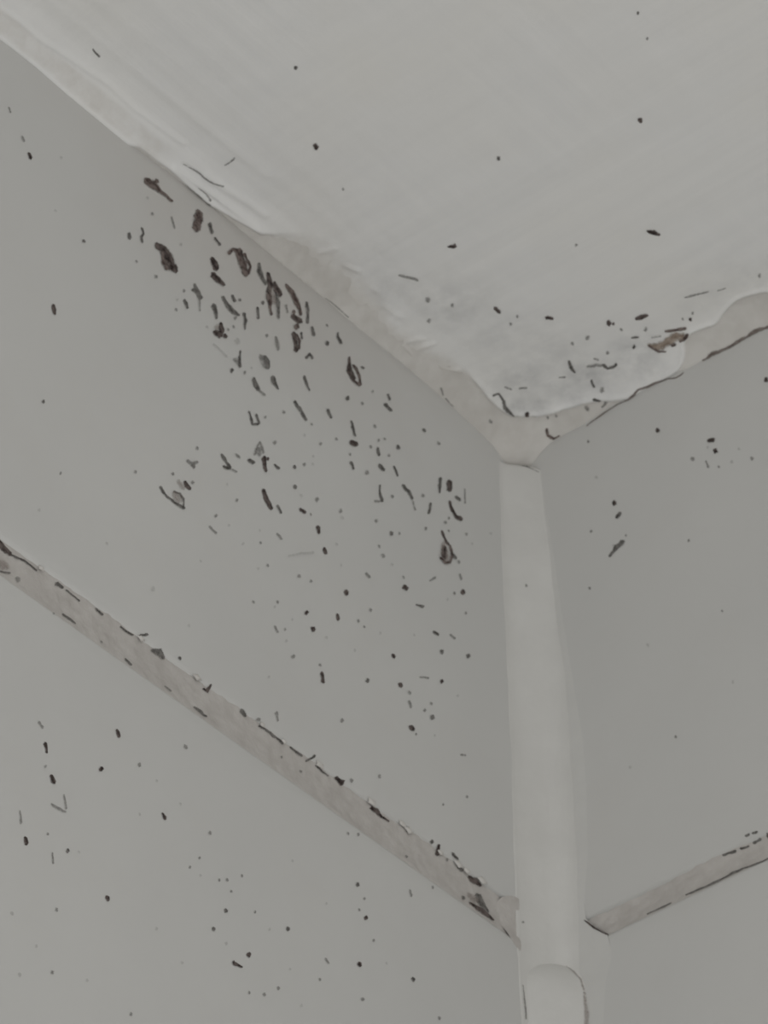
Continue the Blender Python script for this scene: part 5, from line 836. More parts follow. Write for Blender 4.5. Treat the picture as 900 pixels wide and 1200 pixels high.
L~mould_speck~small faint mould dot well upper right of the star-shaped joint spot~f:-73.18 -80.08 -.04 -.05 -73.1 -80.11 -.19 -.2 -73.09 -80.26 -.34 -.36 -72.98 -80.29 -.39 -.42 -72.84 -80.35 -.36 -.38 -72.84 -80.5 -.39 -.42 -72.68 -80.49 -.18 -.19 -72.65 -80.56 -.05 -.05
L~mould_speck~tiny faint mould dot well below the double-lobed black streak~f:-67.23 -76.36 -.05 -.04 -67.23 -76.46 -.25 -.22 -67.11 -76.51 -.39 -.33 -67.17 -76.7 -.47 -.41 -67.02 -76.75 -.41 -.36 -67 -76.87 -.34 -.3 -66.97 -77 -.26 -.22 -66.94 -77.08 -.04 -.04
L~mould_speck~tiny faint mould dot just left of the lone slanting stroke~f:-64.9 -35.53 -.05 -.06 -64.79 -35.53 -.19 -.26 -64.73 -35.67 -.34 -.45 -64.64 -35.75 -.49 -.66 -64.49 -35.79 -.44 -.59 -64.39 -35.85 -.4 -.53 -64.21 -35.83 -.2 -.27 -64.13 -35.87 -.04 -.06
L~mould_speck~tiny faint mould dash well upper right of the star-shaped joint spot~f:-68.08 -81.94 -.03 -.04 -68.04 -82 -.16 -.18 -67.97 -82.06 -.3 -.33 -67.85 -82.07 -.37 -.42 -67.55 -82.41 -.33 -.36 -67.19 -82.69 -.41 -.42 -67.16 -82.8 -.32 -.35 -67.02 -82.81 -.19 -.21 -66.97 -82.87 -.04 -.04
L~mould_speck~tiny faint mould dot well upper right of the star-shaped joint spot~f:-65.33 -80.68 -.04 -.02 -65.35 -80.76 -.2 -.09 -65.41 -80.91 -.37 -.17 -65.36 -81 -.33 -.16 -65.42 -81.18 -.4 -.19 -65.47 -81.31 -.28 -.14 -65.48 -81.44 -.21 -.1 -65.51 -81.53 -.04 -.02
L~mould_speck~small faint mould dot well right of the star-shaped joint spot~f:-63.29 -84.63 -.05 -.02 -63.34 -84.78 -.28 -.09 -63.34 -84.98 -.55 -.17 -63.5 -85.21 -.62 -.19 -63.66 -85.49 -.65 -.2 -63.73 -85.69 -.44 -.14 -63.73 -85.89 -.28 -.09 -63.82 -86.05 -.05 -.02
L~mould_speck~tiny faint mould dot well right of the star-shaped joint spot~f:-57.22 -82.78 -.04 -.04 -57.2 -82.87 -.23 -.23 -57.08 -82.92 -.43 -.42 -57.08 -83.07 -.49 -.47 -56.98 -83.15 -.38 -.38 -56.82 -83.15 -.38 -.37 -56.76 -83.25 -.25 -.25 -56.74 -83.34 -.05 -.05
L~mould_speck~small faint mould dot above the black joint blot~f:-51.89 -90.36 -.06 -.03 -51.9 -90.49 -.3 -.16 -51.87 -90.65 -.5 -.27 -51.89 -90.82 -.59 -.32 -51.94 -91.04 -.62 -.34 -52.07 -91.27 -.56 -.31 -51.97 -91.39 -.27 -.15 -52.02 -91.53 -.06 -.03
L~mould_speck~small faint mould dash well lower right of the star-shaped joint spot~f:-67.83 -98.34 -.05 -.04 -67.77 -98.41 -.31 -.21 -67.75 -98.57 -.47 -.31 -67.85 -98.78 -.58 -.4 -67.67 -99.35 -.32 -.22 -67.56 -100.06 -.35 -.23 -67.58 -100.17 -.3 -.2 -67.59 -100.28 -.16 -.1 -67.59 -100.34 -.03 -.02
L~mould_speck~small faint mould dot well upper right of the black joint blot~f:-34.77 -74.86 -.05 -.05 -34.66 -74.87 -.23 -.25 -34.62 -75.03 -.4 -.42 -34.55 -75.14 -.51 -.54 -34.31 -75.1 -.53 -.56 -34.31 -75.27 -.42 -.45 -34.1 -75.26 -.27 -.29 -34.07 -75.36 -.05 -.05
L~mould_speck~tiny faint mould dash well upper right of the black joint blot~f:-34.75 -76.74 -.05 -.04 -34.69 -76.78 -.22 -.18 -34.65 -76.88 -.39 -.32 -34.64 -77 -.47 -.42 -34.41 -77.42 -.57 -.47 -34.21 -77.84 -.47 -.35 -34.26 -78 -.32 -.26 -34.17 -78.07 -.22 -.18 -34.14 -78.13 -.04 -.04
L~mould_speck~tiny faint mould dot well upper right of the black joint blot, the middle one~f:-30.56 -75.86 -.06 -.03 -30.62 -76 -.26 -.14 -30.55 -76.11 -.4 -.21 -30.55 -76.25 -.53 -.28 -30.71 -76.52 -.59 -.31 -30.73 -76.66 -.43 -.22 -30.72 -76.81 -.26 -.14 -30.72 -76.91 -.05 -.03
L~mould_speck~tiny faint mould dot well upper right of the black joint blot, the nearest~f:-33.19 -82.31 -.04 -.03 -33.19 -82.38 -.17 -.11 -33.2 -82.5 -.32 -.2 -33.22 -82.61 -.37 -.23 -33.19 -82.72 -.4 -.25 -33.15 -82.8 -.35 -.22 -33.2 -82.94 -.17 -.11 -33.19 -83.01 -.04 -.03
L~mould_speck~small faint mould dot right of the black joint blot~f:-43.09 -96.09 -.05 -.03 -43.1 -96.21 -.23 -.16 -43.01 -96.31 -.43 -.29 -43.02 -96.46 -.5 -.33 -43.08 -96.68 -.54 -.36 -42.97 -96.75 -.48 -.32 -42.96 -96.9 -.3 -.2 -42.96 -97.01 -.06 -.04
L~mould_speck~tiny faint mould dash well below the purplish teardrop colony, the farther~f:-31.83 -70.38 -.01 -.03 -31.75 -70.32 -.03 -.15 -31.63 -70.28 -.04 -.24 -31.52 -70.25 -.02 -.24 -30.32 -69.52 -.05 -.29 -29.27 -69.1 -.09 -.37 -29.12 -68.93 -.05 -.26 -28.99 -68.92 -.03 -.15 -28.89 -68.85 -0 -.03
L~mould_speck~tiny faint mould dot well upper right of the black joint blot, the farthest~f:-29.1 -73.77 -.04 -.04 -29.06 -73.84 -.24 -.25 -29.02 -73.95 -.38 -.38 -28.91 -73.98 -.47 -.47 -28.77 -74.03 -.4 -.4 -28.68 -74.08 -.41 -.42 -28.62 -74.18 -.2 -.21 -28.57 -74.23 -.05 -.05
L~mould_speck~tiny faint mould dot well upper right of the slanting joint smear~f:-21.81 -80.2 -.01 -.03 -21.73 -80.17 -.03 -.16 -21.59 -80.1 -.04 -.22 -21.47 -80.04 -.07 -.33 -20.44 -79.53 -.06 -.33 -20.3 -79.44 -.05 -.26 -20.15 -79.39 -.04 -.18 -20.05 -79.34 -.01 -.03
L~mould_speck~tiny faint mould dot well right of the slanting joint smear~f:-20.88 -87.72 -.04 -.04 -20.82 -87.76 -.18 -.18 -20.67 -87.76 -.33 -.34 -20.64 -87.87 -.47 -.47 -20.58 -87.99 -.47 -.48 -20.44 -87.99 -.37 -.37 -20.4 -88.1 -.24 -.24 -20.31 -88.11 -.04 -.04
L~mould_speck~tiny faint mould dot right of the slanting joint smear~f:-26.89 -92.63 -.03 -.01 -26.88 -92.7 -.18 -.08 -26.99 -92.85 -.28 -.12 -26.94 -92.93 -.4 -.16 -27.01 -93.09 -.38 -.16 -27.1 -93.23 -.32 -.13 -27.1 -93.33 -.2 -.08 -27.1 -93.4 -.03 -.01
L~mould_speck~tiny faint mould dash well left of the tadpole-shaped colony~f:-127.06 -20.96 -.03 -.03 -127.02 -20.99 -.16 -.19 -127.02 -21.12 -.26 -.29 -126.95 -21.16 -.28 -.33 -126.75 -21.44 -.37 -.42 -126.5 -21.81 -.3 -.33 -126.48 -21.91 -.29 -.33 -126.47 -22.04 -.15 -.17 -126.43 -22.08 -.03 -.03
L~mould_speck~tiny faint mould dash well upper left of the tadpole-shaped colony~f:-130.19 -17.09 -.03 -.03 -130.18 -17.17 -.16 -.18 -130.14 -17.26 -.24 -.26 -130.07 -17.3 -.28 -.34 -129.89 -17.63 -.21 -.23 -129.76 -18 -.33 -.32 -129.72 -18.08 -.24 -.26 -129.67 -18.16 -.14 -.15 -129.66 -18.23 -.04 -.04
L~mould_speck~tiny faint mould dot well upper right of the dark crust on the joint~f:-116.58 -82.61 -.04 -.02 -116.58 -82.7 -.21 -.13 -116.53 -82.81 -.34 -.21 -116.61 -82.97 -.37 -.23 -116.58 -83.1 -.34 -.21 -116.64 -83.25 -.36 -.22 -116.61 -83.36 -.2 -.13 -116.61 -83.45 -.04 -.03
L~mould_speck~tiny faint mould dot left of the largest black colony~f:-100.35 -27.97 -.04 -.03 -100.35 -28.06 -.17 -.14 -100.36 -28.21 -.3 -.25 -100.36 -28.33 -.44 -.36 -100.23 -28.4 -.34 -.28 -100.26 -28.55 -.3 -.24 -100.29 -28.71 -.17 -.14 -100.25 -28.77 -.03 -.03
M~mould_speck~small black mould dot upper right of the v-shaped mark~k:-106.63 -130.95 -.05 -.01 -106.72 -131.1 -.23 -.05 -106.77 -131.3 -.5 -.12 -106.76 -131.47 -.52 -.12 -106.96 -131.75 -.49 -.11 -106.99 -131.92 -.44 -.1 -107.13 -132.15 -.28 -.06 -107.12 -132.27 -.05 -.01
M~mould_speck~small black mould dot well lower right of the v-shaped mark~k:-105.62 -152.6 -.05 -.05 -105.52 -152.64 -.23 -.23 -105.42 -152.76 -.47 -.47 -105.28 -152.81 -.51 -.51 -105.15 -152.92 -.45 -.45 -105.08 -153.04 -.42 -.42 -105 -153.18 -.28 -.28 -104.9 -153.22 -.05 -.05
M~mould_speck~small black mould dot well lower left of the slanting joint smear~k:-75.08 -145.99 -.05 -.03 -75.08 -146.11 -.29 -.14 -75.08 -146.3 -.57 -.27 -75.12 -146.48 -.63 -.3 -75.21 -146.74 -.62 -.3 -75.19 -146.89 -.51 -.25 -75.16 -147.06 -.34 -.16 -75.18 -147.2 -.07 -.03
M~mould_speck~small black mould dash well lower left of the slanting joint smear~k:-79 -149.73 -.04 -.06 -78.88 -149.74 -.15 -.27 -78.64 -149.67 -.3 -.55 -78.54 -149.79 -.29 -.52 -77.95 -149.72 -.22 -.43 -76.83 -149.58 -.14 -.28 -76.7 -149.5 -.13 -.26 -76.6 -149.52 -.08 -.15 -76.52 -149.51 -.01 -.03
M~mould_speck~small black mould dot well below the slanting joint smear~k:-47.49 -125.04 -.05 -.01 -47.56 -125.18 -.24 -.06 -47.6 -125.37 -.48 -.11 -47.62 -125.54 -.53 -.13 -47.78 -125.81 -.58 -.14 -47.86 -125.99 -.4 -.09 -47.99 -126.2 -.25 -.06 -48.04 -126.33 -.05 -.01
M~mould_speck~small black mould dot well lower left of the triangular joint patch~k:-49.82 -134.58 -.07 -.05 -49.81 -134.7 -.35 -.24 -49.79 -134.88 -.64 -.44 -49.76 -135.04 -.65 -.45 -49.74 -135.24 -.64 -.44 -49.63 -135.33 -.64 -.44 -49.57 -135.48 -.3 -.21 -49.51 -135.58 -.07 -.05
M~mould_speck~small black mould dash well right of the v-shaped mark~k:-93.99 -131.94 -.03 -.03 -93.97 -132 -.15 -.15 -93.93 -132.08 -.27 -.26 -93.83 -132.09 -.26 -.25 -93.35 -132.57 -.49 -.47 -93.27 -132.67 -.38 -.37 -93.17 -132.77 -.25 -.24 -93.13 -132.86 -.05 -.04
M~mould_speck~tiny black mould dash well upper right of the v-shaped mark~k:-103.79 -122.68 -.04 -.04 -103.75 -122.74 -.18 -.15 -103.75 -122.87 -.29 -.25 -103.65 -122.92 -.38 -.31 -103.43 -123.21 -.44 -.38 -103.26 -123.68 -.41 -.37 -103.21 -123.77 -.41 -.35 -103.12 -123.85 -.22 -.19 -103.1 -123.94 -.04 -.04
M~mould_speck~small black mould dash above the v-shaped mark, the farther~k:-118.56 -133.52 -.04 -.03 -118.54 -133.61 -.19 -.14 -118.44 -133.68 -.33 -.25 -118.46 -133.82 -.47 -.36 -118.23 -134.38 -.3 -.23 -118.13 -135.13 -.27 -.2 -118.07 -135.17 -.22 -.16 -118.06 -135.26 -.15 -.12 -118.03 -135.3 -.03 -.02
M~mould_speck~small black mould dash above the v-shaped mark, the nearer~k:-117.19 -138.35 -.04 -.04 -117.16 -138.43 -.19 -.17 -117.08 -138.52 -.36 -.31 -117.05 -138.64 -.42 -.37 -116.59 -139.4 -.59 -.51 -116.53 -139.53 -.39 -.34 -116.41 -139.62 -.23 -.2 -116.38 -139.72 -.05 -.04
M~mould_speck~small black mould dash below the upright drip~k:-122.07 -151.62 -.04 -.03 -122.02 -151.69 -.23 -.17 -122.01 -151.84 -.43 -.32 -121.91 -151.9 -.46 -.34 -121.65 -152.61 -.49 -.36 -121.73 -152.81 -.41 -.3 -121.61 -152.88 -.21 -.16 -121.61 -152.99 -.05 -.04
M~mould_colony~faint v-shaped mould mark on the lower left tile~f:-117.17 -143.39 -.02 -.03 -117.09 -143.37 -.08 -.15 -116.97 -143.34 -.15 -.31 -116.91 -143.4 -.16 -.33 -116.05 -143.39 -.21 -.42 -115.06 -143.24 -.18 -.38 -114.61 -143.23 -.11 -.3 -114.13 -143.1 -.11 -.3 -114.01 -143.04 -.1 -.25 -113.9 -143.04 -.06 -.16 -113.82 -143.02 -.01 -.03;-114.48 -140.21 -.03 -.02 -114.46 -140.25 -.11 -.08 -114.47 -140.33 -.23 -.16 -114.47 -140.4 -.27 -.19 -114.19 -141.39 -.25 -.17 -113.95 -142.44 -.3 -.2 -114 -142.56 -.22 -.15 -113.96 -142.63 -.14 -.1 -113.95 -142.68 -.03 -.02
M~mould_colony~thin upright grey mould drip at the left of the lower left tile~f:-123.14 -147.84 -.02 -.01 -123.12 -147.87 -.12 -.07 -123.1 -147.93 -.17 -.11 -123.14 -148.02 -.22 -.15 -122.95 -148.88 -.27 -.17 -122.87 -149.88 -.36 -.22 -122.85 -149.97 -.29 -.19 -122.8 -150.07 -.17 -.11 -122.78 -150.14 -.04 -.03
M~mould_speck~small grey mould dot well lower left of the triangular joint patch~g:-36.86 -130.65 -.07 -.04 -36.82 -130.75 -.3 -.2 -36.87 -130.96 -.61 -.41 -36.66 -130.98 -.59 -.4 -36.59 -131.13 -.57 -.38 -36.63 -131.32 -.48 -.32 -36.62 -131.49 -.32 -.21 -36.58 -131.59 -.06 -.04
M~mould_speck~small grey mould dot well below the slanting joint smear~g:-49.22 -119.87 -.06 -.02 -49.28 -120.01 -.29 -.1 -49.39 -120.22 -.46 -.15 -49.47 -120.41 -.49 -.16 -49.4 -120.59 -.57 -.19 -49.53 -120.79 -.47 -.15 -49.56 -120.98 -.26 -.08 -49.63 -121.13 -.06 -.02
M~mould_speck~small grey mould dot below the v-shaped mark~g:-113.39 -148.8 -.05 -.02 -113.42 -148.92 -.27 -.1 -113.49 -149.1 -.39 -.15 -113.39 -149.2 -.44 -.17 -113.44 -149.4 -.53 -.2 -113.6 -149.6 -.44 -.17 -113.6 -149.76 -.26 -.1 -113.58 -149.85 -.04 -.02
M~mould_speck~small grey mould dot well lower left of the slanting joint smear~g:-66.33 -137 -.05 -.03 -66.26 -137.06 -.29 -.19 -66.25 -137.21 -.46 -.3 -66.18 -137.31 -.56 -.36 -66.23 -137.52 -.57 -.37 -66.19 -137.64 -.53 -.34 -66.19 -137.8 -.24 -.16 -66.17 -137.89 -.06 -.04
M~mould_speck~small grey mould dot well lower left of the black joint blot~g:-80.28 -141.22 -.05 -.04 -80.27 -141.32 -.23 -.2 -80.23 -141.46 -.44 -.37 -80.1 -141.5 -.42 -.35 -79.95 -141.57 -.53 -.44 -80.03 -141.79 -.46 -.39 -79.87 -141.83 -.24 -.2 -79.85 -141.92 -.05 -.04
M~mould_speck~small grey mould dot well lower right of the v-shaped mark~g:-82.97 -145.8 -.05 -.04 -82.95 -145.89 -.23 -.17 -82.9 -146 -.41 -.29 -82.83 -146.09 -.44 -.31 -82.86 -146.28 -.52 -.37 -82.83 -146.39 -.45 -.32 -82.78 -146.5 -.23 -.17 -82.73 -146.57 -.05 -.04
M~mould_speck~tiny faint mould dash well above the v-shaped mark~f:-119.99 -130.73 -.03 -.04 -119.95 -130.78 -.15 -.17 -119.88 -130.85 -.26 -.3 -119.8 -130.9 -.34 -.37 -119.47 -131.18 -.22 -.26 -119.03 -131.31 -.29 -.37 -119.04 -131.46 -.3 -.36 -118.9 -131.46 -.15 -.18 -118.85 -131.5 -.03 -.04
M~mould_speck~tiny faint mould dot above the v-shaped mark~f:-118.17 -137.24 -.04 -.01 -118.16 -137.34 -.23 -.07 -118.19 -137.49 -.31 -.09 -118.33 -137.66 -.35 -.1 -118.32 -137.81 -.4 -.12 -118.34 -137.95 -.33 -.1 -118.42 -138.11 -.21 -.06 -118.44 -138.22 -.04 -.01
M~mould_speck~tiny faint mould dot lower left of the v-shaped mark~f:-117.65 -148.48 -.03 -.02 -117.63 -148.53 -.14 -.11 -117.62 -148.64 -.23 -.19 -117.53 -148.67 -.3 -.24 -117.54 -148.82 -.35 -.28 -117.5 -148.88 -.3 -.24 -117.45 -148.96 -.17 -.13 -117.4 -148.99 -.03 -.03
M~mould_speck~tiny faint mould streak lower right of the upright drip~f:-116.53 -151.19 -.02 -.01 -116.51 -151.22 -.12 -.07 -116.51 -151.31 -.19 -.11 -116.5 -151.37 -.21 -.12 -116.44 -152.16 -.26 -.16 -116.31 -152.98 -.24 -.16 -116.28 -153.04 -.25 -.15 -116.29 -153.13 -.16 -.1 -116.26 -153.17 -.03 -.02
M~mould_speck~small faint mould dot well below the upright drip, the nearer~f:-115.66 -159.91 -.04 -.03 -115.65 -160.01 -.2 -.16 -115.52 -160.06 -.42 -.33 -115.47 -160.16 -.43 -.33 -115.55 -160.39 -.47 -.36 -115.42 -160.43 -.39 -.3 -115.36 -160.54 -.24 -.18 -115.34 -160.62 -.05 -.04
M~mould_speck~small faint mould dot well below the upright drip, the farther~f:-116.23 -170.37 -.05 -.04 -116.2 -170.44 -.19 -.14 -116.1 -170.52 -.32 -.25 -116.05 -170.62 -.5 -.38 -116.09 -170.83 -.42 -.32 -115.98 -170.88 -.42 -.32 -115.91 -170.97 -.24 -.19 -115.9 -171.07 -.04 -.03
M~mould_speck~small faint mould dot well below the v-shaped mark~f:-100.3 -168.99 -.04 -.03 -100.32 -169.1 -.22 -.15 -100.28 -169.22 -.34 -.22 -100.22 -169.31 -.44 -.29 -100.26 -169.49 -.45 -.29 -100.14 -169.54 -.42 -.27 -100.1 -169.66 -.2 -.13 -100.1 -169.76 -.05 -.03
M~mould_speck~small faint mould dot well upper right of the v-shaped mark~f:-98.83 -125.76 -.06 -.03 -98.81 -125.85 -.27 -.14 -98.79 -126.01 -.38 -.2 -98.89 -126.21 -.45 -.24 -98.87 -126.37 -.43 -.23 -98.84 -126.5 -.48 -.25 -98.9 -126.69 -.28 -.15 -98.89 -126.79 -.05 -.03
M~mould_speck~small faint mould dot below the star-shaped joint spot~f:-89.19 -117.04 -.05 -.06 -89.09 -117.08 -.24 -.29 -89.02 -117.23 -.35 -.42 -88.87 -117.25 -.48 -.58 -88.72 -117.31 -.44 -.53 -88.61 -117.39 -.38 -.45 -88.44 -117.42 -.22 -.27 -88.35 -117.47 -.05 -.06
M~mould_speck~tiny faint mould dot well left of the black joint blot, the farther~f:-83.76 -129.53 -.05 -.05 -83.68 -129.56 -.21 -.21 -83.56 -129.61 -.38 -.37 -83.55 -129.74 -.46 -.44 -83.43 -129.81 -.38 -.36 -83.42 -129.94 -.37 -.36 -83.3 -129.98 -.21 -.2 -83.26 -130.05 -.05 -.05
M~mould_speck~tiny faint mould dot well right of the v-shaped mark~f:-85.66 -135.05 -.03 -.01 -85.69 -135.14 -.15 -.04 -85.74 -135.27 -.27 -.08 -85.8 -135.39 -.33 -.09 -85.84 -135.55 -.38 -.11 -85.9 -135.67 -.3 -.08 -85.9 -135.79 -.17 -.05 -85.93 -135.88 -.03 -.01
M~mould_speck~tiny faint mould dot well lower right of the v-shaped mark~f:-87.99 -137.91 -.04 -.03 -87.97 -137.98 -.2 -.14 -87.92 -138.06 -.29 -.21 -87.89 -138.14 -.37 -.26 -87.93 -138.29 -.36 -.26 -87.91 -138.38 -.35 -.25 -87.86 -138.46 -.16 -.11 -87.82 -138.51 -.04 -.02
M~mould_speck~tiny faint mould dot well lower left of the black joint blot, the farthest~f:-81.59 -136.73 -.04 -.03 -81.57 -136.79 -.2 -.14 -81.54 -136.88 -.32 -.22 -81.52 -136.96 -.4 -.27 -81.54 -137.12 -.39 -.26 -81.52 -137.21 -.35 -.24 -81.43 -137.26 -.17 -.11 -81.44 -137.34 -.03 -.02
M~mould_speck~tiny faint mould dot well lower left of the black joint blot, second nearest~f:-79.93 -135.71 -.04 -.03 -79.93 -135.81 -.2 -.15 -79.82 -135.87 -.4 -.29 -79.88 -136.04 -.38 -.27 -79.77 -136.12 -.5 -.36 -79.7 -136.19 -.39 -.28 -79.69 -136.33 -.22 -.16 -79.7 -136.43 -.05 -.03
M~mould_speck~tiny faint mould dot well lower left of the black joint blot, the nearest~f:-76.57 -133.22 -.03 -.03 -76.56 -133.29 -.17 -.14 -76.48 -133.35 -.33 -.27 -76.5 -133.47 -.37 -.3 -76.46 -133.59 -.38 -.31 -76.4 -133.64 -.33 -.27 -76.33 -133.71 -.2 -.16 -76.27 -133.74 -.04 -.03
M~mould_speck~tiny faint mould dot well lower left of the black joint blot, third nearest~f:-79.12 -137.39 -.04 -.04 -79.08 -137.43 -.15 -.15 -78.96 -137.44 -.24 -.25 -78.93 -137.52 -.31 -.32 -78.86 -137.61 -.32 -.33 -78.74 -137.61 -.24 -.25 -78.72 -137.72 -.17 -.18 -78.66 -137.74 -.03 -.03
M~mould_speck~tiny faint mould dot well lower left of the black joint blot, fourth nearest~f:-73.65 -138 -.04 -.02 -73.62 -138.06 -.2 -.12 -73.67 -138.2 -.27 -.16 -73.57 -138.24 -.34 -.21 -73.63 -138.42 -.37 -.23 -73.61 -138.51 -.34 -.21 -73.6 -138.61 -.2 -.12 -73.57 -138.66 -.04 -.02
M~mould_speck~tiny faint mould dash well below the slanting joint smear~f:-57.86 -138.1 -.03 -.03 -57.79 -138.12 -.13 -.13 -57.74 -138.18 -.22 -.22 -57.63 -138.18 -.29 -.29 -57.39 -138.46 -.31 -.32 -57.02 -138.66 -.3 -.33 -56.98 -138.72 -.26 -.27 -56.86 -138.72 -.17 -.17 -56.81 -138.74 -.03 -.03
M~mould_speck~tiny faint mould dot well below the slanting joint smear, the farthest~f:-59.32 -142.42 -.03 -.03 -59.3 -142.48 -.16 -.15 -59.17 -142.48 -.33 -.31 -59.14 -142.56 -.32 -.3 -59.11 -142.69 -.38 -.36 -58.98 -142.69 -.26 -.25 -58.93 -142.77 -.17 -.16 -58.86 -142.79 -.03 -.03
M~mould_speck~small faint mould dot well lower left of the slanting joint smear, the nearer~f:-68.75 -148.65 -.04 -.03 -68.73 -148.73 -.22 -.12 -68.76 -148.88 -.44 -.25 -68.65 -148.94 -.41 -.24 -68.62 -149.09 -.44 -.25 -68.68 -149.24 -.4 -.23 -68.64 -149.35 -.23 -.13 -68.67 -149.45 -.04 -.02
M~mould_speck~small faint mould dot well lower left of the slanting joint smear, the farther~f:-72.07 -151.43 -.05 -.04 -72.05 -151.51 -.24 -.2 -71.88 -151.53 -.43 -.36 -71.96 -151.73 -.47 -.39 -71.76 -151.76 -.41 -.33 -71.72 -151.86 -.42 -.34 -71.66 -151.97 -.23 -.19 -71.63 -152.04 -.04 -.04
M~mould_speck~tiny faint mould dot well lower left of the slanting joint smear~f:-75.28 -152.8 -.04 -.02 -75.3 -152.89 -.19 -.13 -75.21 -152.94 -.34 -.24 -75.21 -153.05 -.36 -.25 -75.22 -153.19 -.39 -.27 -75.15 -153.25 -.32 -.22 -75.08 -153.32 -.2 -.14 -75.09 -153.41 -.04 -.03
M~mould_speck~tiny faint mould dot well below the slanting joint smear, the middle one~f:-49.5 -124.83 -.04 -.04 -49.43 -124.85 -.22 -.2 -49.39 -124.94 -.38 -.34 -49.29 -124.97 -.35 -.31 -49.22 -125.07 -.38 -.34 -49.22 -125.19 -.33 -.3 -49.09 -125.21 -.2 -.18 -49.08 -125.29 -.04 -.03
M~mould_speck~tiny faint mould dot well left of the triangular joint patch~f:-45.87 -128.45 -.04 -.01 -45.88 -128.54 -.21 -.06 -46 -128.7 -.38 -.12 -45.97 -128.8 -.42 -.13 -46.08 -128.99 -.35 -.11 -46.15 -129.12 -.38 -.12 -46.15 -129.24 -.19 -.06 -46.2 -129.34 -.05 -.01
M~mould_speck~small faint mould dot well lower left of the triangular joint patch~f:-49.53 -140.82 -.04 -.04 -49.45 -140.86 -.21 -.2 -49.33 -140.93 -.45 -.43 -49.25 -141.01 -.51 -.49 -49.13 -141.08 -.51 -.49 -48.98 -141.09 -.44 -.42 -48.99 -141.28 -.26 -.25 -48.88 -141.29 -.05 -.05
M~mould_speck~tiny faint mould dot well below the triangular joint patch~f:-30.75 -134.61 -.05 -.03 -30.73 -134.7 -.23 -.13 -30.74 -134.84 -.5 -.3 -30.62 -134.9 -.51 -.3 -30.63 -135.06 -.48 -.28 -30.62 -135.18 -.43 -.25 -30.65 -135.34 -.26 -.16 -30.66 -135.44 -.05 -.03
M~mould_speck~tiny faint mould dash well left of the triangular joint patch~f:-36.63 -114.46 -.04 -.03 -36.61 -114.51 -.2 -.14 -36.61 -114.62 -.31 -.22 -36.5 -114.64 -.35 -.23 -36.47 -115.05 -.39 -.28 -36.21 -115.43 -.44 -.34 -36.31 -115.61 -.42 -.3 -36.21 -115.67 -.23 -.16 -36.2 -115.75 -.04 -.03
M~mould_speck~tiny faint mould dot left of the triangular joint patch~f:-30.63 -110.47 -.04 -.03 -30.6 -110.53 -.23 -.14 -30.69 -110.71 -.42 -.25 -30.64 -110.79 -.42 -.25 -30.55 -110.88 -.41 -.24 -30.66 -111.05 -.4 -.23 -30.59 -111.14 -.21 -.12 -30.61 -111.23 -.05 -.03
M~mould_speck~tiny faint mould dot well below the slanting joint smear, the nearest~f:-48 -121.96 -.04 -.02 -47.98 -122.02 -.21 -.14 -47.93 -122.11 -.33 -.21 -47.97 -122.25 -.41 -.27 -47.87 -122.32 -.41 -.26 -47.91 -122.45 -.36 -.23 -47.89 -122.56 -.21 -.14 -47.89 -122.64 -.04 -.03
M~mould_speck~tiny faint mould dot lower left of the slanting joint smear, the farther~f:-51.56 -111.81 -.04 -.03 -51.54 -111.89 -.19 -.16 -51.42 -111.92 -.41 -.36 -51.4 -112.03 -.45 -.39 -51.27 -112.07 -.4 -.35 -51.3 -112.22 -.41 -.36 -51.2 -112.27 -.24 -.2 -51.18 -112.35 -.04 -.03
M~mould_speck~tiny faint mould dot lower left of the slanting joint smear, the nearer~f:-48.62 -110.31 -.04 -.01 -48.63 -110.41 -.19 -.06 -48.67 -110.56 -.39 -.12 -48.78 -110.72 -.41 -.13 -48.81 -110.91 -.46 -.14 -48.85 -111.05 -.32 -.1 -48.99 -111.23 -.2 -.06 -48.98 -111.33 -.04 -.01
R~mould_speck~small black mould dot well above the club-shaped mark~k:29.34 -12.7 -.06 .02 29.33 -12.84 -.26 .09 29.43 -13.1 -.4 .14 29.41 -13.29 -.49 .17 29.51 -13.58 -.51 .18 29.44 -13.75 -.49 .17 29.45 -13.97 -.23 .08 29.47 -14.13 -.06 .02
R~mould_speck~small black mould dash well upper right of the club-shaped mark~k:38.86 -21.35 .01 -.06 38.98 -21.42 .04 -.25 39.15 -21.49 .06 -.4 39.3 -21.49 .08 -.53 40.17 -21.78 .1 -.67 40.33 -21.79 .09 -.58 40.49 -21.73 .05 -.31 40.62 -21.78 .01 -.06
R~mould_speck~small black mould dot well upper right of the club-shaped mark, the nearer~k:40.57 -23.79 -.06 .04 40.5 -23.91 -.25 .19 40.4 -24.08 -.46 .34 40.38 -24.29 -.58 .42 40.45 -24.61 -.56 .41 40.26 -24.7 -.43 .32 40.24 -24.93 -.28 .2 40.23 -25.09 -.06 .05
R~mould_speck~small black mould dot above the club-shaped mark~k:19.54 -23.37 -.05 .04 19.46 -23.47 -.24 .19 19.51 -23.75 -.44 .35 19.44 -23.9 -.46 .36 19.41 -24.16 -.58 .46 19.34 -24.31 -.46 .37 19.2 -24.44 -.27 .22 19.17 -24.57 -.05 .04
R~mould_speck~small black mould dot well upper right of the club-shaped mark, the farther~k:51.98 -14.56 -.04 .04 51.88 -14.64 -.23 .22 51.79 -14.81 -.42 .41 51.82 -15.06 -.46 .45 51.76 -15.28 -.5 .48 51.61 -15.36 -.41 .4 51.48 -15.49 -.23 .23 51.46 -15.63 -.04 .04
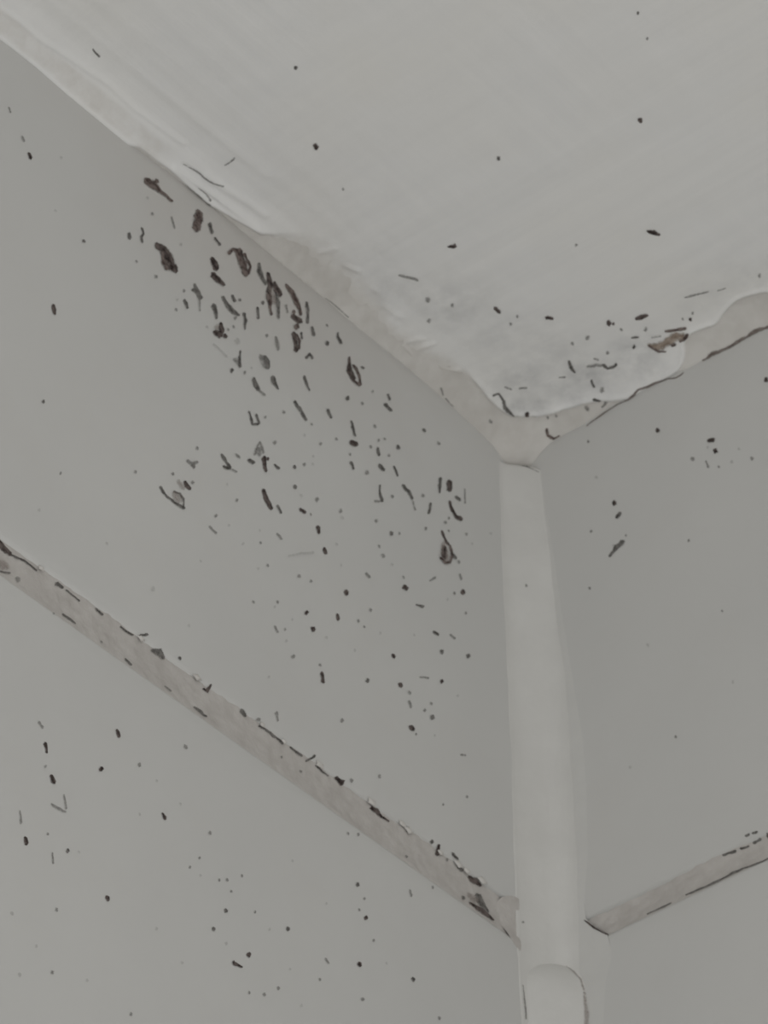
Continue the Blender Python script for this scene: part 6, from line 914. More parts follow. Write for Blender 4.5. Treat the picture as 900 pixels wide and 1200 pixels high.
R~mould_colony~club-shaped grey mould mark on the right wall tile~g:17.33 -34.77 .03 -.04 17.41 -34.76 .14 -.22 17.48 -34.65 .25 -.38 17.63 -34.69 .29 -.42 18.4 -34.12 .25 -.38 19.09 -33.51 .4 -.71 19.8 -33.47 .34 -.64 20.37 -33.12 .4 -.7 20.5 -33.02 .29 -.54 20.72 -33.04 .18 -.34 20.81 -32.95 .03 -.06
R~mould_speck~small grey oval mould speck above the club-shaped mark on the right tile~g:19.3 -27.42 .03 -.04 19.37 -27.36 .15 -.25 19.53 -27.36 .23 -.37 19.67 -27.33 .35 -.56 20.39 -26.86 .29 -.46 20.5 -26.78 .26 -.43 20.63 -26.72 .15 -.24 20.69 -26.65 .03 -.05
R~mould_speck~small faint mould dot well upper right of the club-shaped mark, the nearer~f:35.53 -22.81 -.05 -.01 35.57 -22.96 -.19 -.04 35.62 -23.19 -.39 -.08 35.78 -23.38 -.45 -.09 35.86 -23.63 -.41 -.08 35.94 -23.83 -.41 -.08 36 -24.06 -.24 -.05 36.1 -24.2 -.04 -.01
R~mould_speck~tiny faint mould dash well upper right of the club-shaped mark~f:38.31 -25.21 -.02 0 38.33 -25.28 -.1 .01 38.38 -25.4 -.2 .02 38.34 -25.49 -.21 .02 38.58 -26.3 -.22 .02 38.69 -27.02 -.35 .04 38.74 -27.17 -.3 .03 38.84 -27.34 -.17 .02 38.85 -27.45 -.04 0
R~mould_speck~tiny faint mould dot well upper right of the club-shaped mark~f:40.6 -27.6 -.03 0 40.61 -27.7 -.14 0 40.7 -27.85 -.22 .01 40.66 -27.98 -.32 .01 40.79 -28.16 -.31 .01 40.8 -28.3 -.26 .01 40.83 -28.45 -.15 0 40.87 -28.55 -.03 0
R~mould_speck~tiny faint mould dot upper left of the club-shaped mark~f:14.31 -26.98 -.04 .02 14.32 -27.09 -.17 .09 14.31 -27.24 -.28 .15 14.3 -27.36 -.36 .2 14.27 -27.54 -.31 .17 14.28 -27.67 -.3 .17 14.24 -27.8 -.18 .1 14.23 -27.9 -.04 .02
R~mould_speck~tiny faint mould dot just upper right of the club-shaped mark~f:21.16 -31.82 -.03 .01 21.18 -31.91 -.17 .05 21.2 -32.05 -.27 .08 21.19 -32.16 -.27 .08 21.24 -32.33 -.29 .08 21.21 -32.44 -.3 .09 21.24 -32.58 -.14 .04 21.27 -32.67 -.03 .01
R~mould_speck~tiny faint mould dot well right of the club-shaped mark~f:33.57 -39.75 -.03 .03 33.52 -39.8 -.14 .12 33.46 -39.9 -.22 .2 33.44 -40.01 -.26 .24 33.42 -40.17 -.31 .28 33.31 -40.19 -.27 .24 33.28 -40.32 -.16 .15 33.27 -40.41 -.03 .03
R~mould_speck~tiny faint mould dot well above the club-shaped mark~f:15.31 -7.2 -.03 .02 15.26 -7.28 -.19 .14 15.23 -7.42 -.28 .21 15.19 -7.54 -.38 .28 15.25 -7.76 -.38 .28 15.21 -7.88 -.32 .23 15.11 -7.97 -.17 .12 15.11 -8.09 -.03 .02
R~mould_speck~small faint mould dot well upper right of the club-shaped mark, the farther~f:47.17 -29.44 -.04 .01 47.18 -29.56 -.22 .07 47.16 -29.73 -.39 .12 47.29 -29.93 -.4 .12 47.3 -30.14 -.45 .14 47.28 -30.29 -.32 .1 47.28 -30.48 -.2 .06 47.3 -30.6 -.04 .01
R~mould_speck~tiny faint mould dot well below the club-shaped mark~f:27.29 -77.39 -.04 .02 27.28 -77.48 -.15 .06 27.26 -77.61 -.32 .14 27.26 -77.73 -.3 .13 27.28 -77.91 -.38 .16 27.25 -78.02 -.25 .11 27.28 -78.16 -.16 .07 27.28 -78.25 -.03 .01
R~mould_speck~tiny faint mould dot well lower right of the club-shaped mark~f:38.36 -57.44 -.03 .01 38.37 -57.52 -.13 .03 38.42 -57.64 -.2 .04 38.38 -57.74 -.26 .05 38.44 -57.88 -.25 .05 38.49 -57.99 -.21 .04 38.46 -58.1 -.12 .03 38.48 -58.18 -.03 .01
R~mould_speck~tiny faint mould dot lower left of the club-shaped mark~f:12.85 -38.78 -.03 -0 12.89 -38.88 -.15 -.02 12.98 -39.03 -.3 -.04 13.04 -39.17 -.27 -.04 13.09 -39.35 -.27 -.04 13.13 -39.49 -.26 -.04 13.23 -39.64 -.14 -.02 13.25 -39.75 -.03 -0
J~mould_colony~dark mould crust at the far left end of the left grout joint~k:-128.95 -103.33 -.04 -.06 -128.85 -103.33 -.17 -.26 -128.74 -103.39 -.28 -.41 -128.61 -103.4 -.35 -.53 -127.98 -103.71 -.47 -.68 -127.28 -104.07 -.49 -.74 -126.08 -104.14 -.29 -.45 -126.07 -104.3 -.27 -.42 -125.92 -104.29 -.13 -.2 -125.83 -104.29 -.03 -.05|g:-126.38 -104.26 -.01 -.03 -126.3 -104.22 -.06 -.16 -126.22 -104.24 -.1 -.28 -126.13 -104.23 -.1 -.27 -124.72 -103.91 -.11 -.29 -123.29 -103.59 -.13 -.3 -121.91 -103.57 -.11 -.21 -120.59 -103.71 -.14 -.26 -120.53 -103.73 -.12 -.22 -120.45 -103.73 -.07 -.12 -120.39 -103.72 -.02 -.03;-128.72 -108.95 -0 -.03 -128.65 -108.92 -.02 -.14 -128.53 -108.83 -.02 -.22 -128.42 -108.76 -.04 -.26 -127.25 -108.22 -.03 -.25 -126 -107.6 -.02 -.23 -125.92 -107.56 -.02 -.18 -125.83 -107.51 -.01 -.11 -125.76 -107.47 -0 -.02|w:-129.39 -107.43 -.04 -.1 -129.15 -107.4 -.24 -.62 -128.84 -107.45 -.38 -.99 -128.43 -107.13 -.43 -1.11 -127.08 -107.01 -.58 -1.48 -126.67 -106.86 -.42 -1.08 -126.27 -106.84 -.25 -.64 -126 -106.81 -.05 -.13
J~mould_speck~small grey mould dash lower right of the dark crust on the joint~g:-116.65 -103.44 -.03 -.06 -116.56 -103.48 -.13 -.23 -116.43 -103.52 -.24 -.45 -116.31 -103.54 -.32 -.59 -115.74 -103.46 -.2 -.37 -115.19 -103.51 -.22 -.42 -115.03 -103.44 -.23 -.41 -114.92 -103.49 -.14 -.25 -114.84 -103.5 -.02 -.04
J~mould_speck~tiny grey mould streak well lower right of the dark crust on the joint, the nearer~g:-114.42 -103.37 -.01 -.02 -114.38 -103.38 -.08 -.13 -114.33 -103.4 -.13 -.22 -114.29 -103.44 -.14 -.25 -112.84 -103.53 -.12 -.2 -111.51 -103.74 -.16 -.25 -111.45 -103.74 -.13 -.22 -111.41 -103.78 -.07 -.11 -111.36 -103.77 -.01 -.02
J~mould_speck~tiny grey mould dash well lower right of the dark crust on the joint~g:-108.29 -103.14 -.02 -.04 -108.21 -103.13 -.1 -.17 -108.1 -103.12 -.2 -.33 -108.01 -103.15 -.22 -.34 -107.48 -103.39 -.26 -.42 -106.76 -103.37 -.21 -.36 -106.64 -103.34 -.24 -.39 -106.5 -103.32 -.13 -.22 -106.44 -103.36 -.03 -.04
J~mould_speck~tiny grey mould streak well upper left of the star-shaped joint spot~g:-102.91 -103.23 -.01 -.03 -102.85 -103.23 -.08 -.16 -102.73 -103.18 -.15 -.31 -102.66 -103.23 -.15 -.28 -101.35 -103.16 -.15 -.29 -100.06 -103.1 -.15 -.3 -99.92 -103 -.16 -.31 -99.85 -103.06 -.1 -.19 -99.77 -103.03 -.02 -.03
J~mould_speck~tiny grey mould dash well upper left of the star-shaped joint spot~g:-98.85 -102.48 0 -.02 -98.77 -102.42 0 -.12 -98.65 -102.33 0 -.25 -98.55 -102.33 .01 -.29 -97.96 -101.97 0 -.29 -97.23 -101.45 -0 -.34 -97.1 -101.39 0 -.25 -96.95 -101.33 0 -.17 -96.84 -101.27 0 -.03
J~mould_speck~small grey mould streak upper left of the star-shaped joint spot~g:-96 -103.33 -.02 -.05 -95.87 -103.28 -.08 -.26 -95.7 -103.27 -.14 -.44 -95.53 -103.2 -.17 -.53 -94.36 -102.75 -.45 -.82 -93.08 -103.15 -.3 -.43 -92.96 -103.14 -.21 -.3 -92.88 -103.21 -.12 -.18 -92.78 -103.2 -.03 -.04
J~mould_speck~tiny grey mould dot upper left of the star-shaped joint spot~g:-90.33 -101.36 -.04 -.04 -90.25 -101.4 -.2 -.23 -90.16 -101.47 -.35 -.41 -90.05 -101.51 -.39 -.46 -89.9 -101.54 -.36 -.43 -89.83 -101.62 -.32 -.38 -89.75 -101.7 -.22 -.26 -89.69 -101.76 -.04 -.04
J~mould_speck~small grey mould dash lower right of the star-shaped joint spot~g:-76.01 -102.59 -.05 -.06 -75.91 -102.6 -.23 -.29 -75.84 -102.73 -.32 -.4 -75.74 -102.8 -.43 -.52 -75.22 -102.87 -.42 -.52 -74.76 -103.19 -.35 -.45 -74.62 -103.16 -.31 -.39 -74.5 -103.18 -.15 -.19 -74.45 -103.23 -.03 -.04
J~mould_speck~tiny grey mould streak well lower right of the star-shaped joint spot~g:-71.75 -103.22 -.01 -.02 -71.71 -103.23 -.06 -.11 -71.64 -103.24 -.1 -.19 -71.55 -103.19 -.13 -.26 -70.23 -103.02 -.15 -.27 -68.98 -103 -.21 -.33 -68.36 -103.18 -.24 -.38 -67.58 -103.07 -.17 -.28 -66.69 -103.06 -.23 -.35 -66.01 -103.23 -.22 -.31 -65.89 -103.19 -.2 -.31 -65.8 -103.2 -.1 -.16 -65.74 -103.22 -.02 -.03
J~mould_speck~tiny grey mould streak upper left of the black joint blot~g:-64.39 -102.95 -.02 -.03 -64.35 -102.97 -.07 -.12 -64.24 -102.93 -.14 -.22 -64.2 -102.98 -.16 -.26 -62.88 -103.07 -.21 -.32 -61.54 -103.02 -.2 -.31 -61.5 -103.1 -.19 -.29 -61.38 -103.07 -.11 -.17 -61.32 -103.09 -.02 -.03
J~mould_speck~tiny grey mould dash upper left of the black joint blot~g:-60.83 -103.73 .01 -.01 -60.76 -103.66 .08 -.06 -60.65 -103.57 .14 -.11 -60.59 -103.46 .15 -.13 -59.73 -102.66 .18 -.13 -58.87 -101.72 .27 -.17 -58.78 -101.54 .22 -.17 -58.59 -101.39 .12 -.09 -58.5 -101.27 .03 -.02
J~mould_speck~tiny grey mould streak just upper left of the black joint blot~g:-58.55 -103.16 -.02 -.03 -58.49 -103.14 -.09 -.15 -58.4 -103.14 -.14 -.22 -58.31 -103.11 -.19 -.29 -56.86 -103.23 -.15 -.24 -55.32 -103.24 -.15 -.26 -55.2 -103.17 -.17 -.27 -55.14 -103.23 -.08 -.13 -55.08 -103.21 -.02 -.03
J~mould_speck~tiny grey mould dot lower right of the slanting joint smear~g:-30.15 -101.45 -.06 -.03 -30.19 -101.57 -.26 -.13 -30.15 -101.72 -.45 -.23 -30.27 -101.92 -.59 -.3 -30.25 -102.08 -.6 -.3 -30.28 -102.24 -.53 -.27 -30.29 -102.41 -.27 -.14 -30.28 -102.51 -.06 -.03
J~mould_speck~tiny grey mould dash upper left of the triangular joint patch, the farther~g:-25.3 -101.31 -.03 -.04 -25.23 -101.34 -.17 -.2 -25.14 -101.39 -.26 -.31 -25.03 -101.41 -.43 -.46 -24.49 -101.62 -.35 -.41 -23.81 -101.68 -.29 -.38 -23.76 -101.77 -.32 -.38 -23.64 -101.79 -.18 -.21 -23.57 -101.82 -.03 -.04
J~mould_speck~tiny grey mould dash upper left of the triangular joint patch, the nearer~g:-23.58 -102.92 -.03 -.04 -23.51 -102.97 -.17 -.25 -23.33 -102.94 -.27 -.4 -23.14 -102.88 -.39 -.56 -22.35 -102.99 -.36 -.52 -22.13 -102.88 -.29 -.43 -22.05 -102.99 -.18 -.26 -21.92 -102.96 -.03 -.05
J~mould_speck~tiny grey mould streak well lower right of the dark crust on the joint, the farther~g:-115.16 -108.34 -.02 -.04 -115.08 -108.34 -.11 -.2 -114.96 -108.32 -.16 -.3 -114.88 -108.36 -.21 -.39 -113.58 -108.33 -.21 -.39 -112.35 -108.38 -.15 -.27 -112.27 -108.38 -.13 -.23 -112.18 -108.36 -.07 -.14 -112.13 -108.35 -.01 -.03
J~mould_speck~tiny grey mould dash well left of the star-shaped joint spot~g:-101.79 -108.48 -.03 -.04 -101.7 -108.47 -.12 -.18 -101.55 -108.45 -.25 -.38 -101.48 -108.52 -.24 -.39 -100.87 -108.55 -.23 -.36 -100.4 -108.77 -.26 -.39 -100.27 -108.74 -.22 -.33 -100.16 -108.79 -.16 -.24 -100.07 -108.77 -.03 -.04
J~mould_speck~small grey mould streak just below the star-shaped joint spot~g:-86.26 -108.07 -.02 -.03 -86.22 -108.1 -.11 -.18 -86.07 -108.03 -.16 -.27 -86.01 -108.07 -.16 -.28 -85.3 -108.05 -.26 -.42 -84.62 -108.09 -.32 -.47 -84.14 -108.33 -.2 -.31 -83.55 -108.33 -.22 -.36 -83.43 -108.27 -.18 -.28 -83.36 -108.32 -.11 -.18 -83.29 -108.31 -.02 -.03
J~mould_colony~star-shaped black mould spot on the upper edge of the left grout joint~k:-84.33 -103.5 -.02 -.04 -84.27 -103.51 -.11 -.19 -84.18 -103.54 -.18 -.3 -84.05 -103.48 -.18 -.31 -83.33 -103.49 .26 -.28 -82.88 -102.32 .3 .1 -82.88 -102.23 .26 .08 -82.85 -102.11 .17 .05 -82.79 -102.02 .03 .01
J~mould_colony~black mould blot halfway along the upper edge of the left grout joint~k:-53.78 -102.59 -.03 -.04 -53.71 -102.63 -.16 -.24 -53.56 -102.62 -.3 -.43 -53.46 -102.66 -.26 -.41 -52.66 -102.65 -.26 -.38 -51.93 -102.68 -.5 -.67 -51.9 -102.9 -.36 -.52 -51.63 -102.82 -.22 -.32 -51.51 -102.85 -.05 -.07|f:-50.31 -100.99 -.05 -.04 -50.23 -101.04 -.3 -.25 -50.25 -101.25 -.55 -.46 -50.1 -101.28 -.5 -.41 -49.96 -101.37 -.62 -.52 -49.96 -101.53 -.55 -.46 -49.99 -101.74 -.3 -.25 -49.91 -101.8 -.06 -.05
J~mould_colony~slanting dark mould smear on the left grout joint beside a pale flake~k:-45.23 -103.53 -.02 -.04 -45.14 -103.53 -.12 -.23 -44.93 -103.42 -.22 -.44 -44.8 -103.42 -.21 -.42 -43.53 -103.18 -.41 -.63 -42.83 -103.4 -.34 -.44 -42.12 -103.56 -.26 -.41 -41.31 -103.47 -.14 -.24 -40.45 -103.46 -.16 -.25 -40.38 -103.47 -.12 -.2 -40.28 -103.43 -.08 -.14 -40.21 -103.43 -.02 -.03
J~mould_colony~upright black mould spot on the left grout joint near the corner~k:-28.6 -101.42 -.06 -.03 -28.59 -101.51 -.25 -.15 -28.52 -101.62 -.43 -.25 -28.5 -101.74 -.49 -.3 -28.58 -102.55 -.53 -.31 -28.63 -103.37 -.63 -.35 -28.51 -103.46 -.54 -.32 -28.62 -103.7 -.3 -.18 -28.59 -103.79 -.05 -.03
J~mould_colony~black mould dash just above the triangular patch at the joint end~k:-20.75 -103.12 -.03 -.05 -20.67 -103.15 -.17 -.24 -20.54 -103.17 -.27 -.39 -20.4 -103.16 -.34 -.49 -19.08 -103.17 -.55 -.78 -17.56 -103.25 -.29 -.41 -17.42 -103.24 -.29 -.4 -17.28 -103.24 -.14 -.19 -17.2 -103.27 -.03 -.05
J~mould_colony~triangular black grey mould patch at the corner end of the left grout joint~k:-20.83 -108.22 -.02 -.03 -20.75 -108.2 -.12 -.19 -20.61 -108.17 -.2 -.32 -20.55 -108.22 -.24 -.38 -19.14 -108 -.31 -.5 -17.86 -107.93 -.46 -.67 -16.19 -108.02 -.4 -.56 -14.6 -108.24 -.25 -.34 -14.5 -108.24 -.22 -.31 -14.33 -108.16 -.13 -.18 -14.28 -108.2 -.03 -.04|g:-18.55 -105.06 -.1 -.09 -18.36 -105.09 -.44 -.39 -18.42 -105.43 -.78 -.69 -18.04 -105.35 -.9 -.79 -17.54 -106.49 -1.01 -.91 -16.63 -106.88 -.65 -.63 -15.91 -107.36 -.51 -.52 -15.87 -107.47 -.41 -.39 -15.73 -107.5 -.24 -.23 -15.66 -107.54 -.05 -.05|w:-21.23 -106.6 -.05 -.07 -21.06 -106.58 -.25 -.36 -20.78 -106.53 -.43 -.62 -20.63 -106.61 -.48 -.69 -18.98 -106.78 -.88 -1.26 -18.56 -106.68 -.81 -1.16 -18.14 -106.66 -.49 -.7 -17.89 -106.68 -.08 -.11|g:-22.62 -107.92 -.06 -.06 -22.49 -107.92 -.26 -.26 -22.46 -108.08 -.4 -.4 -22.32 -108.09 -.45 -.46 -22.2 -108.19 -.56 -.57 -22.11 -108.27 -.41 -.42 -21.94 -108.28 -.21 -.21 -21.9 -108.36 -.05 -.05
J~mould_speck~small faint mould dot just lower right of the dark crust on the joint~f:-124.29 -107.01 -.07 -.03 -124.25 -107.16 -.38 -.18 -124.35 -107.45 -.66 -.31 -124.41 -107.7 -.71 -.34 -124.35 -107.95 -.63 -.3 -124.43 -108.21 -.55 -.26 -124.47 -108.47 -.34 -.16 -124.51 -108.66 -.07 -.03
J~mould_speck~tiny faint mould dot well upper left of the star-shaped joint spot~f:-107.15 -108.43 -.03 -.04 -107.09 -108.46 -.18 -.23 -106.96 -108.46 -.23 -.3 -106.89 -108.52 -.36 -.46 -106.73 -108.53 -.33 -.42 -106.65 -108.58 -.3 -.38 -106.61 -108.7 -.16 -.21 -106.54 -108.72 -.03 -.04
J~mould_speck~tiny faint mould dot well lower right of the dark crust on the joint~f:-117.34 -109.54 -.03 -.03 -117.3 -109.58 -.13 -.13 -117.28 -109.68 -.27 -.26 -117.21 -109.72 -.27 -.26 -117.18 -109.84 -.31 -.31 -117.13 -109.9 -.27 -.27 -117.08 -109.97 -.13 -.13 -117.02 -109.99 -.03 -.03
J~mould_speck~tiny faint mould dash left of the star-shaped joint spot~f:-92.94 -108.15 -.02 -.03 -92.88 -108.17 -.09 -.16 -92.77 -108.14 -.14 -.25 -92.64 -108.08 -.21 -.37 -92.02 -108.21 -.2 -.35 -91.37 -108.18 -.2 -.37 -91.25 -108.14 -.16 -.28 -91.15 -108.15 -.11 -.19 -91.09 -108.15 -.02 -.03
J~mould_speck~small faint mould dot lower right of the star-shaped joint spot~f:-72.3 -102.11 -.04 -.05 -72.23 -102.16 -.2 -.24 -72.13 -102.24 -.4 -.46 -72 -102.27 -.45 -.53 -71.82 -102.27 -.48 -.56 -71.73 -102.35 -.34 -.4 -71.62 -102.42 -.19 -.22 -71.57 -102.49 -.05 -.06
J~mould_speck~tiny faint mould dot left of the black joint blot~f:-61.97 -105.83 -.03 -.04 -61.9 -105.85 -.17 -.2 -61.82 -105.93 -.26 -.3 -61.7 -105.93 -.3 -.35 -61.56 -105.95 -.37 -.43 -61.5 -106.02 -.32 -.37 -61.4 -106.06 -.19 -.22 -61.36 -106.13 -.03 -.04
J~mould_speck~tiny faint mould dot well left of the black joint blot, the nearer~f:-65.91 -105.31 -.04 -.01 -65.94 -105.4 -.17 -.06 -66.03 -105.56 -.29 -.1 -66.08 -105.69 -.32 -.11 -66.04 -105.83 -.42 -.14 -66.12 -105.98 -.31 -.11 -66.17 -106.12 -.19 -.07 -66.2 -106.21 -.04 -.01
J~mould_speck~tiny faint mould dot upper left of the triangular joint patch~f:-26.26 -102.73 -.05 -.03 -26.29 -102.83 -.24 -.15 -26.27 -102.95 -.39 -.25 -26.22 -103.04 -.49 -.32 -26.18 -103.17 -.39 -.26 -26.16 -103.27 -.36 -.23 -26.16 -103.4 -.22 -.15 -26.16 -103.49 -.05 -.03
J~mould_speck~tiny faint mould dot lower right of the slanting joint smear, the farther~f:-36.6 -107.73 -.05 -.03 -36.55 -107.79 -.25 -.18 -36.58 -107.94 -.4 -.28 -36.52 -108.02 -.4 -.29 -36.43 -108.1 -.5 -.36 -36.45 -108.23 -.39 -.28 -36.44 -108.36 -.23 -.16 -36.4 -108.42 -.04 -.03
J~mould_speck~tiny faint mould dot lower right of the slanting joint smear, the nearer~f:-36.35 -102.74 -.05 -.04 -36.3 -102.79 -.22 -.17 -36.31 -102.93 -.36 -.28 -36.25 -103 -.4 -.32 -36.24 -103.15 -.39 -.31 -36.09 -103.15 -.4 -.32 -36.07 -103.27 -.19 -.15 -36.07 -103.36 -.05 -.04
J~mould_speck~tiny faint mould dot lower right of the triangular joint patch~f:-7.82 -105.15 -.03 -.03 -7.81 -105.22 -.2 -.18 -7.72 -105.26 -.29 -.27 -7.65 -105.3 -.41 -.38 -7.58 -105.36 -.4 -.37 -7.46 -105.36 -.33 -.31 -7.42 -105.44 -.2 -.18 -7.4 -105.5 -.04 -.03
K~mould_speck~tiny grey mould dot upper right of the dark lower joint line, the nearer~g:38.08 -102.71 .01 -.04 38.15 -102.74 .04 -.14 38.25 -102.7 .07 -.26 38.36 -102.77 .08 -.3 38.92 -102.76 .09 -.33 38.99 -102.72 .06 -.24 39.09 -102.76 .03 -.12 39.15 -102.77 .01 -.03
K~mould_speck~tiny grey mould dot upper right of the dark lower joint line, the farther~g:39.37 -102.82 .01 -.03 39.45 -102.85 .03 -.14 39.55 -102.88 .05 -.25 39.64 -102.87 .06 -.31 40.36 -103.02 .06 -.31 40.44 -102.98 .04 -.23 40.55 -103.01 .03 -.16 40.61 -103 .01 -.03
K~mould_speck~tiny grey mould dash upper right of the dark lower joint line, the farther~g:39.11 -104.39 .01 -.03 39.18 -104.37 .05 -.15 39.28 -104.34 .09 -.27 39.4 -104.39 .13 -.38 40.04 -104.31 .08 -.23 40.59 -104.26 .12 -.38 40.71 -104.28 .1 -.28 40.85 -104.32 .06 -.17 40.92 -104.29 .01 -.03
K~mould_speck~tiny grey mould dash upper right of the dark lower joint line, the nearer~g:36.7 -104.31 .01 -.03 36.77 -104.32 .03 -.17 36.88 -104.34 .05 -.24 36.97 -104.36 .04 -.29 37.73 -104.51 .05 -.25 38.41 -104.57 .06 -.25 38.49 -104.6 .05 -.25 38.57 -104.58 .03 -.14 38.63 -104.58 .01 -.03
K~mould_speck~tiny grey mould streak upper right of the dark lower joint line~g:33.48 -104.07 .01 -.03 33.54 -104.06 .03 -.15 33.64 -104.07 .06 -.26 33.74 -104.12 .06 -.28 34.87 -104.24 .07 -.32 36.01 -104.44 .09 -.39 36.1 -104.43 .06 -.26 36.21 -104.4 .03 -.16 36.29 -104.4 .01 -.03
K~mould_line~dark mould line along the lower edge of the right grout joint~g:18.42 -108.09 .01 -.02 18.46 -108.08 .03 -.09 18.52 -108.08 .05 -.17 18.57 -108.07 .06 -.2 20.01 -108.13 .04 -.15 21.53 -108.15 .08 -.25 22.34 -108.17 .07 -.21 23.2 -108.16 .05 -.14 23.24 -108.12 .04 -.12 23.3 -108.15 .03 -.08 23.33 -108.14 0 -.01;26 -108.07 0 -.02 26.04 -108.05 .03 -.1 26.11 -108.08 .05 -.17 26.15 -108.06 .06 -.2 27.51 -108.12 .07 -.27 28.92 -108.24 .06 -.25 29.99 -108.3 .05 -.19 31.03 -108.34 .09 -.32 32.11 -108.37 .1 -.31 33.15 -108.3 .07 -.19 33.21 -108.3 .06 -.2 33.28 -108.31 .03 -.09 33.32 -108.3 .01 -.02;32.99 -108.32 .01 -.02 33.03 -108.31 .04 -.11 33.1 -108.32 .06 -.16 33.16 -108.33 .08 -.22 34.2 -108.24 .08 -.24 35.1 -108.15 .1 -.34 36.1 -108.28 .07 -.29 37.03 -108.26 .05 -.22 38.26 -108.44 .04 -.18 39.44 -108.57 .06 -.27 40.64 -108.67 .08 -.3 41.84 -108.67 .09 -.31 43.02 -108.7 .05 -.19 44.23 -108.76 .07 -.25 44.29 -108.74 .06 -.22 44.37 -108.73 .03 -.12 44.42 -108.75 .01 -.02
K~mould_speck~black mould spot on the right grout joint at the picture edge~k:41.99 -103.73 -.04 0 42.01 -103.87 -.23 .02 42.13 -104.08 -.4 .04 42.16 -104.27 -.47 .04 42.22 -104.51 -.46 .04 42.17 -104.68 -.36 .03 42.23 -104.89 -.26 .02 42.29 -105.03 -.04 0
K~crack_line~dark crack line where the corner sealant ends on the right grout joint~k:6.85 -103.98 -.01 -.01 6.88 -104.01 -.05 -.04 6.92 -104.07 -.1 -.07 6.96 -104.11 -.09 -.07 7.74 -105.09 -.16 -.11 8.49 -106.11 -.17 -.17 9.72 -107.32 -.17 -.21 10.94 -108.63 -.11 -.13 11.02 -108.67 -.08 -.1 11.07 -108.74 -.04 -.05 11.11 -108.78 -.01 -.01
R~mould_line~thin wavy brown mould line between ceiling paint and right wall tile~l:15.01 -3.95 .01 -.02 15.04 -3.94 .04 -.09 15.09 -3.92 .05 -.13 15.15 -3.95 .08 -.16 16.21 -3.64 .07 -.17 17.36 -3.52 .09 -.22 18.47 -3.3 .11 -.26 19.61 -3.09 .07 -.18 20.8 -3.02 .06 -.17 21.99 -2.9 .05 -.16 23.12 -3.08 .04 -.15 24.17 -3.23 .08 -.22 25.44 -2.99 .1 -.23 26.57 -2.65 .06 -.18 28.24 -2.84 .05 -.19 29.82 -2.91 .05 -.18 31.26 -3.15 .04 -.18 32.66 -3.41 .02 -.19 33.49 -3.86 0 -.18 34.2 -4.12 .04 -.24 34.61 -4.09 .06 -.18 35.11 -4.09 .08 -.19 35.47 -3.95 .1 -.18 35.68 -3.85 .08 -.15 35.7 -3.81 .07 -.13 35.74 -3.8 .04 -.07 35.76 -3.79 .01 -.01
R~mould_line~straight dark mould line under the exposed sealant at the right wall top~l:39.67 -3.56 .01 -.02 39.7 -3.55 .03 -.1 39.77 -3.58 .06 -.18 39.81 -3.53 .06 -.19 40.59 -3.58 .06 -.21 41.4 -3.47 .15 -.46 41.79 -3.47 .14 -.41 42.3 -3.44 .13 -.45 43.23 -3.64 .11 -.38 44.1 -3.63 .08 -.31 45.69 -3.79 .11 -.42 47.24 -3.65 .13 -.42 48.12 -3.66 .13 -.38 49.05 -3.67 .1 -.31 50.19 -3.54 .12 -.42 51.5 -3.62 .1 -.43 52.59 -3.85 .07 -.35 53.77 -4.12 .12 -.52 54.84 -4.08 .07 -.29 55.82 -4.19 .07 -.31 55.9 -4.21 .06 -.27 55.99 -4.25 .04 -.16 56.04 -4.23 .01 -.03
C~mould_colony~black mould spot with a tiny satellite on the open ceiling paint~k:22.16 -47.75 -.02 .03 22.21 -47.73 -.09 .12 22.28 -47.68 -.16 .23 22.32 -47.61 -.15 .22 23.09 -47.1 -.4 .58 23.31 -47.09 -.41 .58 23.38 -46.85 -.2 .28 23.54 -46.83 -.04 .06
C~mould_colony~black oval mould spot on the ceiling at the right~k:49.48 -29.27 -.03 .03 49.5 -29.18 -.16 .13 49.61 -29.11 -.27 .22 49.62 -28.98 -.32 .27 50.13 -27.99 -.54 .49 50.48 -27.07 -.27 .26 50.54 -26.98 -.27 .26 50.62 -26.9 -.16 .15 50.68 -26.84 -.03 .03
C~mould_colony~curled grey mould mark inside the paint edge at the ceiling corner~g:5.48 -14.13 -.02 .03 5.53 -14.09 -.06 .13 5.61 -14.05 -.12 .25 5.67 -13.99 -.11 .28 6.13 -13.83 -.13 .26 6.57 -13.49 -.3 .14 6.34 -12.61 -.24 -.05 6.14 -11.72 -.3 -.13 5.82 -11.08 -.31 -.22 5.45 -10.47 -.36 -.09 5.42 -9.59 -.36 .03 5.42 -8.64 -.26 .01 5.41 -7.92 -.14 -0 5.42 -7.85 -.11 -.01 5.42 -7.79 -.07 -0 5.43 -7.73 -.02 .01
